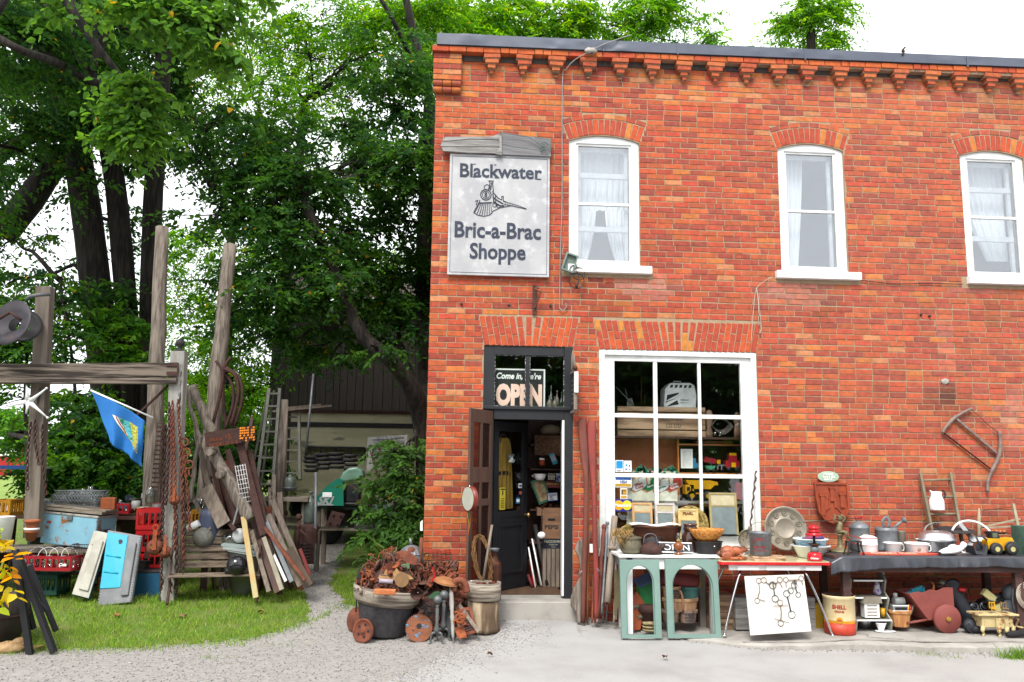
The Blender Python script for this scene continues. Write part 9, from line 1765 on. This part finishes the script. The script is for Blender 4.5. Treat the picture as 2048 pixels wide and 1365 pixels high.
for k,(px,py)in enumerate(((1946,1215),(1966,1213))):
 under('skate_goggle',('left','right')[k]+' dark round goggle with pale rim on the black pile','goggles',px,py,-.55,lambda s:[('lens',mBall,B().sph((0,0,0),10*s,1,.6,1)),('rim',mGalv,B().torus((0,-.03,0),9*s,.004,rotm(R(80),0,0)).torus((0,-.04,3*s),6*s,.003,rotm(R(70),0,0)))],None,ground=False,group='goggles on the black pile')
x=W(1985,1240,-.3);one('dark_clothes','heap of dark folded clothes behind the doll stove','clothes',B().sph((0,0,.14),.26,1.3,.7,.8).sph((.2,0,.28),.16,1.1,.8,.8).sph((-.2,0,.12),.16,1.1,.8,.9).jit(.02,6),mBag,(x.x,-.4,gs(6,-.4)))
under('cream_bag','cream satchel flap above a plaid black trimmed bag','bag',1982,1212,-.62,lambda s:[('flap',M('cream_vinyl',K(225,215,155,1.4),rough=.4),B().box(-6*s,-.02,20*s,26*s,.06,14*s,rotm(0,R(38),0))),('plaid_side',M('plaid',K(215,205,140,1.4),K(50,50,50),scale=40,stretch=(1,1,.3),lo=.55,hi=.58,amt=1),B().box(10*s,-.03,0,22*s,.06,18*s,rotm(0,R(20),0))),('trim',mBlack,B().tube([(-16*s,-.06,12*s),(2*s,-.07,8*s),(22*s,-.06,14*s)],.016,6).sph((14*s,0,14*s),12*s,1,.6,.8))],None,ground=False)
y=-.92;s_=m(1,y);x=W(1990,1262,y);mStove=M('chippy_cream',K(220,200,150,1.4),K(200,180,125,1.4),scale=6,c3=K(165,110,60),s3=9,t3=.52,w3=.08,rough=.6)
t=thing('doll_stove','chippy cream toy stove on curved legs at the pavement edge','toy stove',(x.x,y,gs(x.x,y)));obj('top',B().b2(-45*s_,38*s_,-.13,.12,38*s_,42*s_),mStove,t,bev=.006);obj('body',B().b2(-36*s_,28*s_,-.1,.1,16*s_,38*s_).b2(-10*s_,6*s_,-.13,-.1,14*s_,34*s_),mStove,t,bev=.006)
for px_,yy in((-34,-.09),(-6,-.14),(10,-.14),(30,-.08),(-30,.09),(28,.09)):obj('leg',B().tube(catmull([(px_*s_,yy,18*s_),((px_-3)*s_,yy-.015,10*s_),((px_)*s_,yy-.005,4*s_),((px_-4)*s_,yy-.02,0)],4),[4*s_]*5+[2.2*s_]*8,7),mStove,t)
obj('side_bracket',B().tube(catmull([(30*s_,-.05,34*s_),(42*s_,-.06,30*s_),(38*s_,-.06,18*s_),(52*s_,-.06,14*s_)],4),.012,6),mStove,t)
for k,(dx,c_)in enumerate(((-1,mYT),(22,M('doll_brown',K(165,130,80))))):
 under('doll_chair',('bright yellow','brown')[k]+' tiny doll chair lying on the toy stove','doll chair',1988+dx,1221,-.95,lambda s:[('seat',c_,B().b2(-6*s,6*s,-.02,.03,3*s,4.5*s)),('back',c_,B().b2(-6*s,-4.5*s,.02,.03,4*s,16*s).b2(4.5*s,6*s,.02,.03,4*s,16*s).b2(-5*s,5*s,.022,.028,13*s,15*s).b2(-1*s,.5*s,.022,.028,4*s,14*s)),('leg',c_,B().b2(-6*s,-4.8*s,-.02,-.01,0,3*s).b2(4.8*s,6*s,-.02,-.01,0,3*s))],None,ground=False)
x=W(2042,1250,-.75);t=thing('grey_backpack','large slate grey backpack with white rope at the right edge under the table','backpack',(x.x,-.7,gs(x.x,-.7)));obj('body',B().sph((0,0,.2),.2,.95,.8,1.15).sph((.02,0,.42),.17,1.05,.8,.8).sph((.05,-.1,.15),.12,1.1,.6,1).jit(.012,5),M('slate_nylon',K(90,98,105,1.4),K(55,60,68,1.4),scale=5,bump=.5,bscale=14),t)
f=B()
for k in range(4):f.torus((.03,-.17,.42),.1+.018*k,.006,rotm(R(80),R(15*k),0),20,5)
obj('rope_coil',f,mRope,t);obj('strap',B().tube(catmull([(-.12,-.13,.5),(-.17,-.18,.3),(-.1,-.17,.08)],5),.014,6),mBag,t)
x=W(2052,1284,-1.12);g0=gs(x.x,-1.12);t=thing('black_cat','black cat lying on the pavement at the right edge with its tail stretched out','cat',(x.x+.1,-1.12,g0))
mFur=M('black_fur',(.012,.011,.013),(.02,.018,.02),rough=.9,bump=.8,bscale=120)
f=B();P=catmull([(-.34,-.02,.035),(-.26,-.02,.045),(-.14,-.01,.05),(-.02,0,.075),(.1,.01,.09),(.24,.02,.085),(.34,.0,.09),(.42,-.02,.12)],4);rs=[.02,.028,.032,.034,.036,.037,.036,.034,.034,.036,.042,.055,.068,.08,.088,.09,.092,.092,.09,.088,.086,.082,.078,.074,.07,.066,.06,.055,.05]
f.tube(P,rs[:len(P)],14);f.sph((.46,-.03,.15),.052,1.1,.95,.95).sph((.5,-.04,.135),.025).sph((.05,-.07,.05),.055,1.3,.7,.8).tube([(.02,-.1,.03),(.12,-.13,.02),(.16,-.13,.018)],[.028,.02,.018],8).tube([(.34,-.07,.05),(.42,-.1,.025),(.5,-.1,.018)],[.026,.02,.016],8)
f.lathe([(.016,0),(.001,.035)],(.45,-.0,.19),8).lathe([(.016,0),(.001,.035)],(.45,-.055,.19),8);obj('body',f,mFur,t)
pts=[];q=random.Random(6)
cx=G(2030,1318);
while len(pts)<420:
 a=q.uniform(0,6.28);r_=abs(q.gauss(0,.12));pts.append((cx.x+r_*1.5*math.cos(a)+.05,cx.y+r_*.6*math.sin(a),gz(cx.x,cx.y)))
blades('grass_tuft',pts,.06,.2,.007,3,[(.12,.24,.03),(.18,.3,.04),(.09,.18,.03)],'stuff')
pts=[]
for px,py,n_ in((1855,1311,90),(1900,1316,40),(1500,1272,30),(1720,1276,16),(300,1300,60),(200,1296,80),(420,1316,50),(700,1208,260),(690,1216,160),(1130,1300,0),(480,1290,60),(560,1290,40)):
 c=G(px,py)
 for _ in range(n_):pts.append((c.x+q.gauss(0,.09),c.y+q.gauss(0,.06),gz(c.x,c.y)+.0))
blades('weeds',pts,.02,.07,.006,5,[(.14,.25,.035),(.2,.28,.05)],'stuff')
ty=-.95;c0=G(765,1278);tx,tyy=c0.x,-.78;g0=gz(tx,tyy);s_=m(1,tyy)
t=thing('iron_cauldron','big black iron cauldron carrying a wooden hoop of rusty iron','cauldron',(tx,tyy,g0))
obj('body',B().lathe([(42*s_,0),(44*s_,3*s_),(52*s_,50*s_),(55*s_,62*s_),(56*s_,66*s_),(52*s_,66*s_),(50*s_,50*s_),(40*s_,4*s_)],(0,0,0),36,rotm(0,R(3),0)),M('cauldron_iron',K(78,76,80,1.5),K(52,50,54,1.5),scale=20,c3=K(115,82,62),s3=22,t3=.6,w3=.08,bump=.6,rough=.8),t)
hz_=g0+70*s_;t=thing('wooden_hoop','wide weathered wooden hoop box on top of the iron cauldron','hoop box',(tx+.02,tyy,hz_),(0,R(7),0));
obj('hoop',B().lathe([(56*s_,-14*s_),(62*s_,-8*s_),(64*s_,4*s_),(65*s_,16*s_),(61*s_,16*s_),(60*s_,6*s_),(10*s_,4*s_)],(0,0,0),40,cap=False),M('hoop_box_wood'),t);hoopR=60*s_
mRustG=M('rust_grey',K(128,100,86),K(92,70,62),scale=16,bump=.6,rough=.85);mHeap=[mRust,mRust,mRust2,mRustD,mRust,mRustG]
def scrap(k,s,q):
 f=B()
 if k=='plate':f.prism([(s*a,s*b_)for a,b_ in((-1,-.6),(.2,-.8),(1,-.3),(.8,.5),(0,.9),(-.8,.5))],s*.12)
 elif k=='gear':
  n=10;f.prism([((s*(.9 if i%2 else.72))*math.cos(PI*i/n),(s*(.9 if i%2 else.72))*math.sin(PI*i/n))for i in range(2*n)],s*.2).cyl((0,-.02*s,0),(0,s*.3,0),s*.25)
 elif k=='ring':f.torus((0,0,0),s*.8,s*.14,rotm(R(90),0,0),18,6)
 elif k=='hook':f.tube(catmull([(-s,0,0),(0,0,.1*s),(.7*s,0,.3*s),(.8*s,0,.8*s),(.3*s,0,.9*s)],4),s*.12,6)
 elif k=='pipe':f.lathe([(s*.25,-s),(s*.25,s*.7),(s*.36,s*.7),(s*.36,s),(s*.24,s)],(0,0,0),12)
 elif k=='bracket':f.b2(-s,s,-s*.08,s*.08,-s*.1,s*.14).b2(-s,-s*.75,-s*.08,s*.08,.14*s,s*.9).cyl((s*.6,-.14*s,0),(s*.6,.14*s,0),s*.16,n=8)
 elif k=='disc':f.lathe([(s*.15,0),(s*.8,.05*s),(s,.25*s),(s*.95,.27*s),(s*.15,.1*s)],(0,0,0),20)
 elif k=='bar':f.beam((-s*1.4,0,0),(s*1.4,0,.1*s),s*.2,s*.14).cyl((-s*1.4,-.1*s,0),(-s*1.4,.1*s,0),s*.3,n=10)
 elif k=='wheel':f.torus((0,0,0),s*.9,s*.12,rotm(R(90),0,0),20,6).cyl((0,-.1*s,0),(0,.1*s,0),s*.2);[f.beam((0,0,0),(s*.85*math.cos(a),0,s*.85*math.sin(a)),s*.12,s*.08)for a in(0,1.57,3.14,4.71)]
 elif k=='box':f.box(0,0,0,s*1.5,s*.9,s*.8).cyl((0,-.6*s,0),(0,-.4*s,0),s*.25)
 elif k=='scroll':f.tube(catmull([(-s,0,-.4*s),(-.4*s,0,.5*s),(.3*s,0,.1*s),(.9*s,0,.7*s),(s,0,.2*s),(.7*s,0,.1*s)],4),s*.13,6)
 return f
KN=['plate','gear','ring','hook','pipe','bracket','disc','bar','wheel','box','scroll']
desc={'plate':'broken flat plate','gear':'toothed gear','ring':'heavy ring','hook':'bent hook','pipe':'short flanged pipe','bracket':'angle bracket','disc':'dished disc','bar':'forged bar','wheel':'spoked hand wheel','box':'gearbox lump','scroll':'curled scroll'}
q=random.Random(77);cnt=0
def heap(n,fn,where,seed,smin=.045,smax=.095):
 q=random.Random(seed)
 for i in range(n):
  p=fn(q);k=q.choice(KN);s=q.uniform(smin,smax);mt=q.choice(mHeap);col={'rust':'brown rusty','rust_orange':'orange rusty','rust_dark':'dark rusty','rust_grey':'grey brown'}[mt.name]
  one('scrap_iron','%s %s %s'%(col,desc[k],where),'scrap iron',scrap(k,s,q),mt,p,(q.uniform(-1.2,.6),q.uniform(-.7,.7),q.uniform(-1.5,1.5)),group='rusty iron pieces '+where)
def fh(q):
 a=q.uniform(0,2*PI);r_=hoopR*math.sqrt(q.random())*.92;u=r_/hoopR;return(tx+.02+r_*math.cos(a),tyy+r_*math.sin(a),hz_+.06+(.14+q.random()*.3)*(1-u**2)-r_*math.cos(a)*.1)
heap(170,fh,'in the heap on the wooden hoop',5,.035,.085)
one('scrap_core','packed dark mass of small rusty scraps filling the hoop','scrap iron',B().lathe([(hoopR*.95,0),(hoopR*.8,.1),(hoopR*.5,.26),(0,.34)],(0,0,0),22).jit(.02,4),mRustD,(tx+.02,tyy,hz_+.03))
hx,hy=W(868,1200,-.5).x,-.5;gh=gz(hx,hy)
one('scrap_core','packed dark mass of rusty scraps between cauldron and stump','scrap iron',B().lathe([(.42,0),(.4,.22),(.3,.42),(.15,.55),(0,.6)],(0,0,0),22,None,.95,.8).jit(.03,5),mRustD,(hx,hy,gh))
def fh2(q):
 a=q.uniform(PI,2*PI)if q.random()<.75 else q.uniform(0,PI);v=q.random();r_=.44-.26*v;return(hx+r_*math.cos(a)*.98,hy+r_*math.sin(a)*.85,gh+.3+.36*v)
heap(110,fh2,'in the pile between the cauldron and the stump',9)
def fh3(q):return(hx-.25+.5*q.random(),hy+.1+.2*q.random(),gh+.55+.14*q.random())
heap(26,fh3,'on the crest of the rusty pile by the brick corner',12)
def fh4(q):x=W(q.uniform(835,935),1200,-.9).x;y=q.uniform(-.95,-.65);return(x,y,gz(x,y)+q.uniform(.03,.42)*(1-abs(y+.65)*1.5))
heap(46,fh4,'tumbling down towards the andirons',15,.04,.085)
def fh5(q):a=q.uniform(0,2*PI);return(tx+.02+hoopR*1.0*math.cos(a),tyy+hoopR*1.0*math.sin(a),hz_+.06+.03*q.random()-hoopR*math.cos(a)*.12)
heap(30,fh5,'spilling over the wooden hoop edge',16,.03,.06)
def feat(name,label,cat,px,py,y,b,mat,rot=(0,0,0),**k):return one(name,label,cat,b,mat,W(px,py,y),rot,**k)
s1=m(1,-1.1)
feat('orange_brick_block','orange paint worn wooden block at the front of the hoop','block',770,1184,-1.25,B().box(0,0,0,40*s1,.07,10*s1),M('orange_block',K(225,140,85),K(190,95,50),scale=14),(0,R(2),0),bev=.01)
feat('white_block','small grey white block on the left rim of the hoop','block',740,1192,-1.25,B().box(0,0,0,14*s1,.06,9*s1),mPew,(0,R(6),0),bev=.004)
feat('lilac_handle','pale lilac round handle on top of the rusty heap','handle',773,1163,-1.15,B().tube([(-14*s1,0,0),(-4*s1,0,0),(12*s1,0,0)],[4.5*s1,4*s1,4.5*s1],10),M('lilac',K(205,190,205)),(0,R(4),0))
feat('ochre_casting','ochre brown toothed casting on top of the heap','casting',792,1152,-1.05,B().prism([(x*s1,z*s1)for x,z in((-34,-6),(-30,6),(-24,2),(-20,14),(-14,6),(-4,8),(0,16),(6,8),(16,6),(28,0),(34,-6),(10,-10))],.05),M('ochre_rust',K(185,140,80),K(140,95,55),scale=16,bump=.5),(R(-30),0,0))
feat('green_capped_tool','grey handle with a green square cap on the heap','tool',811,1133,-.85,B().box(0,0,0,16*s1,.06,9*s1).cyl((2*s1,.02,-4*s1),(7*s1,.02,-28*s1),5*s1),M('green_cap',K(110,165,120)),(0,R(-5),0))
feat('ochre_disc','flat ochre disc standing in the heap','disc',803,1160,-1.1,B().lathe([(0,0),(13*s1,0),(14*s1,.01),(0,.012)],(0,0,0),24,rotm(R(80),0,R(20)),sm=False),M('ochre_green',K(165,125,80),K(120,95,65),scale=9))
feat('round_shallow_lid','domed tan lid with a red rim at the right of the heap','lid',892,1165,-.85,B().lathe([(24*s1,0),(22*s1,4*s1),(12*s1,8*s1),(0,10*s1)],(0,0,0),28,rotm(R(8),R(12),0)).torus((0,0,0),24*s1,.006,rotm(R(8),R(12),0)),M('tan_lid',K(190,130,80),K(150,90,55),scale=12))
feat('red_pliers','red handled part in the middle of the heap','tool',868,1150,-.8,B().beam((-.03,0,.08),(.02,0,-.04),.045,.02).box(.02,0,-.05,.06,.03,.05),mRed,(0,R(10),0))
feat('green_trowel','small green trowel blade in the heap','trowel',868,1192,-1.0,B().prism([(-.07,-.02),(0,-.035),(.08,.02),(.05,.05),(0,.04)],.01),M('dark_green_tool',K(60,110,70)),(0,0,0))
feat('iron_elbow','big rusty pipe elbow sticking out of the right of the heap','pipe',918,1172,-.9,B().tube(catmull([(-.06,0,-.06),(-.05,0,.04),(.02,0,.06),(.07,0,.02),(.09,0,-.07)],5),.036,10),mRust)
feat('iron_funnel','open rusty bowl facing out at the front of the hoop','bowl',833,1189,-1.2,B().lathe([(12*s1,0),(9*s1,8*s1),(3*s1,12*s1),(2*s1,11*s1),(8*s1,6*s1),(11*s1,0)],(0,0,0),20,rotm(R(-75),0,R(-10)),cap=False),mRustD)
feat('folded_saddle','dark rusty folded iron mask on the heap crest','casting',806,1132,-.66,B().grid(lambda u,v:Vector(((u-.5)*.34,-.06*math.sin(PI*u)*1.0,.0+.16*v*math.sin(PI*(.15+.7*u)))),12,6),mRust,(R(-20),0,0),solid=.01)
def diskthing(name,label,cat,px,py,y,r,prof,mat,rot,parts=()):
 lo=W(px,py,y);s2=m(1,y)*r;lo.z=max(lo.z,gz(lo.x,y)+s2*.92);t=thing(name,label,cat,lo,rot);obj('disc',B().lathe([(a*s2,b_*s2)for a,b_ in prof],(0,0,0),34,rotm(R(-90),0,0)),mat,t)
 for nm,mt,fn in parts:f=B();fn(f,s2);obj(nm,f,mt,t)
 return t
diskthing('rusty_lid_disc','large thin rusty disc leaning against the left of the cauldron','disc',712,1240,-.75,24,[(0,-.12),(.3,-.12),(.34,-.06),(.85,-.04),(1,.08),(1,.14),(0,.0)],mRust,(R(-12),R(-10),R(-32)))
diskthing('iron_pulley','small rusty pulley wheel with five holes at the front left','wheel',727,1262,-1.08,22,[(.12,-.14),(.2,-.14),(.22,-.06),(.8,-.06),(.86,-.16),(1,-.18),(1,.1),(.12,.1)],mRust,(R(-8),0,R(-28)),[('hole',mBlack,lambda f,s:[f.cyl((.52*s*math.cos(a),-.068*s,.52*s*math.sin(a)),(.52*s*math.cos(a),-.062*s,.52*s*math.sin(a)),.13*s,n=12)for a in[k*2*PI/5 for k in range(5)]])])
lo=W(838,1258,-1.05);s2=m(1,-1.05)*25;n=36;P=[]
for i in range(n):a=2*PI*i/n;P+=[(s2*.97*math.cos(a),s2*.97*math.sin(a)),(s2*1.07*math.cos(a+.04),s2*1.07*math.sin(a+.04))]
t=thing('circular_saw_blade','rusty circular saw blade with flaking blue paint leaning on the cauldron','saw blade',(lo.x,-1.05,gz(lo.x,-1.05)+s2*.98),(R(-14),0,R(12)));obj('blade',B().prism(P,.008),M('blue_rust',K(170,105,70),K(115,70,50),scale=14,c3=K(105,165,205),s3=7,t3=.6,w3=.03,stretch=(1,1,2.2),rough=.8),t);obj('hole',B().cyl((0,-.003,.02),(0,.0,.02),s2*.2,n=18).cyl((-s2*.45,-.003,-.02),(-s2*.45,0,-.02),s2*.06,n=10),mBlack,t)
mAnd=M('andiron',K(118,122,122,1.4),K(85,90,90,1.4),scale=8,metal=.4,rough=.5)
for px,y,lab,zz in((873,-1.12,'front grey iron andiron with a ball top',1.0),(886,-1.0,'second grey andiron with a ball top standing just behind',1.03)):
 x=W(px,1280,y).x;s2=m(1,y)*zz;t=thing('andiron',lab,'andiron',(x,y,gz(x,y)),group='pair of andirons')
 obj('shaft',B().lathe([(4*s2,20*s2),(6*s2,23*s2),(5*s2,27*s2),(3*s2,40*s2),(3.4*s2,64*s2),(2.4*s2,67*s2),(4*s2,69*s2),(2.6*s2,72*s2)],(0,0,0),16),mAnd,t);obj('ball',B().sph((0,0,80*s2),8.5*s2,n=20),mAnd,t)
 for sx in(-1,1):obj('leg',B().tube(catmull([(0,0,20*s2),(sx*8*s2,-.01,19*s2),(sx*11*s2,-.02,10*s2),(sx*11*s2,-.02,3*s2),(sx*16*s2,-.03,0)],4),[2.6*s2]*6+[1.8*s2]*11,7),mAnd,t)
 obj('leg',B().tube(catmull([(0,0,20*s2),(0,.1,14*s2),(0,.16,0)],4),2*s2,7),mAnd,t)
p1,p0=W(901,1157,-.85),W(907,1276,-1.15);p0.z=gz(p0.x,p0.y)+.005;d=(p1-p0);L=d.length;s2=m(1,-1);lo=p0;m3=aim(d)
one('baluster','white turned wooden spindle standing in front of the pile','spindle',B().lathe([(.004,0),(.006,L*.09),(2.6*s2,L*.1),(3.4*s2,L*.2),(3.2*s2,L*.35),(4.6*s2,L*.4),(3*s2,L*.45),(3.6*s2,L*.5),(5*s2,L*.62),(4*s2,L*.78),(2.4*s2,L*.86),(3*s2,L*.9),(1.2*s2,L*.97),(.2*s2,L)],(0,0,0),14,m3),mWWood,lo)
for lab,a,b_,ya,c,d_,yc,w_,mt in(('thin grey lath sloping down to the right of the spindle',908,1196,-.7,958,1265,-1.1,7,mWood),('black flat sole shaped bar between andirons and spindle',888,1212,-.8,906,1270,-1.1,13,mBlack),('tall thin green grey pole stuck in the left of the heap',718,1145,-.9,724,1230,-.9,3,mIron)):
 p1,p0=W(a,b_,ya),W(c,d_,yc);p0.z=max(p0.z,gz(p0.x,p0.y));one('bar',lab,'bar',B().beam((0,0,0),p1-p0,m(w_,-1),.02,(0,1,0)),mt,p0,bev=.003)
lo=W(722,1150,-.9);one('wire_hoop','black wire hoop sticking up at the left of the heap','wire',B().tube(catmull([(-.04,0,-.4),(-.035,0,-.05),(-.02,0,.06),(.02,0,.07),(.05,0,0),(.05,0,-.1)],5),.008,6),mIron,lo)
def vent(label,quad,y0,y1,mat,slats,group=None):
 Q=[W(*quad[0],y0),W(*quad[1],y0),W(*quad[2],y1),W(*quad[3],y1)];lo=Q[0].copy();Q=[p-lo for p in Q];n=((Q[1]-Q[0]).cross(Q[3]-Q[0])).normalized();n=n if n.y<0 else-n
 g=lambda u,v:Q[0]*(1-u)*(1-v)+Q[1]*u*(1-v)+Q[2]*u*v+Q[3]*(1-u)*v
 t=thing('iron_grate',label,'grate',lo,group=group)
 def pl_(us,vs,d,th):return[g(u,v)+n*k for k in(d,d-th)for u,v in((us[0],vs[0]),(us[1],vs[0]),(us[1],vs[1]),(us[0],vs[1]))]
 F6=[(0,1,2,3),(7,6,5,4),(0,4,5,1),(1,5,6,2),(2,6,7,3),(3,7,4,0)]
 if slats:
  f=B();[f.add(pl_(a,b_,0,.015),F6)for a,b_ in(((0,.14),(0,1)),((.86,1),(0,1)),((.14,.86),(0,.12)),((.14,.86),(.88,1)))];obj('frame',f,mat,t)
  f=B();f.add(pl_((.14,.86),(.12,.88),-.008,.004),F6)
  for k in range(7):f.add(pl_((.14,.86),(.14+.1*k,.19+.1*k),.002,.008),F6)
  obj('slats',f,mRustD,t)
 else:
  obj('plate',B().add(pl_((0,1),(0,1),0,.012),F6),mat,t);f=B();[f.cyl(g(*c)+n*.001,g(*c)+n*.004,.006,n=8)for c in((.12,.12),(.88,.12),(.12,.88),(.88,.88),(.5,.5))];obj('screw',f,mIron,t)
vent('rusty slatted floor grate leaning at the right of the pile',[(922,1275),(957,1264),(942,1213),(905,1222)],-1.05,-.85,mRust,True)
vent('small plain rusty plate with screws in front of the grate',[(915,1278),(934,1275),(927,1253),(909,1256)],-1.2,-1.12,mRust2,False)
vent('dark hidden grate behind the andirons',[(885,1262),(925,1258),(915,1205),(880,1210)],-.95,-.8,mRustD,True)
f=B();
for a in range(4):an=a*PI/2+.4;f.tube(catmull([(0,0,0),(.03*math.cos(an)+.01,0,.03*math.sin(an)),(.07*math.cos(an),0,.07*math.sin(an)),(.085*math.cos(an+.4),0,.085*math.sin(an+.4))],4),[.02,.019,.018,.017,.016,.014,.012,.011,.01,.009,.009,.009,.009],6)
f.torus((0,0,0),.045,.014,rotm(R(90),0,0));one('iron_rosette','star shaped rusty iron rosette hung on the baluster','rosette',f,mRust2,W(920,1237,-1.2))
f=B();q=random.Random(3)
for k in range(14):f.tube(catmull([Vector((q.uniform(-.12,.12),q.uniform(-.04,.04),q.uniform(-.12,.12)))for _ in range(4)],4),.0035,4)
one('wire_tangle','dark tangle of iron wire left of the andirons','wire',f,mIron,W(862,1225,-.98))
s2=m(1,-.32);x=W(822,1120,-.32);t=thing('galvanised_feeder','galvanised poultry feeder with a ribbed conical top by the brick corner','feeder',(x.x,-.32,x.z));zz=0
obj('body',B().lathe([(24*s2,-18*s2),(24*s2,10*s2),(23*s2,11*s2)],(0,0,0),30),mGalv,t);P=[]
f=B();n=40
f.grid(lambda u,v:Vector(((25*(1-v)+3*v)*s2*math.cos(2*PI*u)*(1+.025*math.sin(u*2*PI*20)),(25*(1-v)+3*v)*s2*math.sin(2*PI*u)*(1+.025*math.sin(u*2*PI*20)),(11+17*v-5*v*(1-v)*0+4*math.sin(PI*v))*s2)),80,6);obj('ribbed_top',f,mGalv,t);obj('spout',B().cyl((0,0,27*s2),(-3*s2,0,40*s2),3.4*s2,2.4*s2),mGalv,t)
x2=W(822,1150,-.32);one('feeder_stand','rusty drum standing under the galvanised feeder','drum',B().lathe([(.15,0),(.15,x.z-18*s2-gz(x.x,-.3))],(0,0,0),20),mRustD,(x.x,-.3,gz(x.x,-.3)))
lo=W(838,1100,-.4);one('iron_ball_post','rusty iron post with a ball end beside the feeder','post',B().cyl((0,0,-.3),(.03,0,.14),.024,n=10).sph((-.09,0,-.02),.055),mRust,lo)
lo=W(842,1062,-.15);one('white_shard','white enamel shard sticking up at the brick corner','shard',B().prism([(-.01,0),(.02,0),(.015,.13),(-.012,.1)],.02),mWhite,lo)
f=B();q=random.Random(8)
for i in range(7):f.tube([(-.18+.06*i,0,0),(-.12+.05*i,.02,.16)],.003,4)
for j in range(5):f.tube([(-.2+.02*j,0,.035*j),(.16+.01*j,0,.035*j)],.003,4)
one('wire_grill','rusty wire grill lying against the bricks above the pile','grill',f,mRustD,W(872,1125,-.12),(R(-40),R(-10),0))
lo=W(884,1140,-.2);one('grey_spade','dark pointed iron blade standing at the foot of the bricks','blade',B().prism([(-.06,-.09),(.08,-.05),(.05,.03),(-.01,.11),(-.05,.02)],.01),mIron,lo)
q=random.Random(5)
for k,(px,py,c_,lab)in enumerate(((744,1113,K(240,150,60),'orange lily flower left of the heap'),(785,1107,K(245,190,40),'yellow lily flower above the heap'),(784,1101,K(225,100,50),'reddish lily flower above the yellow one'))):
 lo=W(px,py,-.2);t=thing('lily',lab,'flower',lo,group='lilies at the corner');f=B()
 for i in range(6):a=i*PI/3;d=Vector((math.cos(a),math.sin(a)*.7,.5));f.add([(0,0,0),tuple(d*.028+Vector((-.01,0,.0))),tuple(d*.055),tuple(d*.028+Vector((.01,.0,.01)))],[(0,1,2,3)])
 obj('petals',f,M('petal_%d'%k,c_,rough=.6,bump=0),t,solid=.002);obj('stem',B().tube(catmull([(0,0,0),(.08,.05,-.15),(.14,.1,-.35)],4),.004,5),M('stem_green',(.08,.16,.04)),t)
sp=[(W(760+i*8,1135+q.uniform(-6,6),-.05),Vector((q.uniform(-1,1),-.3,q.uniform(.2,.9))),.3)for i in range(8)]
t=thing('lily_leaves','long arching lily leaves at the foot of the corner bush','plant',W(780,1150,0));leafmesh('foliage',[(p-Vector(t.location),d,l)for p,d,l in sp],.3,[(.09,.17,.04),(.12,.2,.04)],3,t,5,asp=.09)
f=B().box(0,0,.1,.07,.05,.24);one('broken_brick_post','short pale broken wooden stub left of the cauldron','stub',f,mWWood,(W(712,1215,-.6).x,-.6,gz(-1,-.6)),(0,R(8),0))
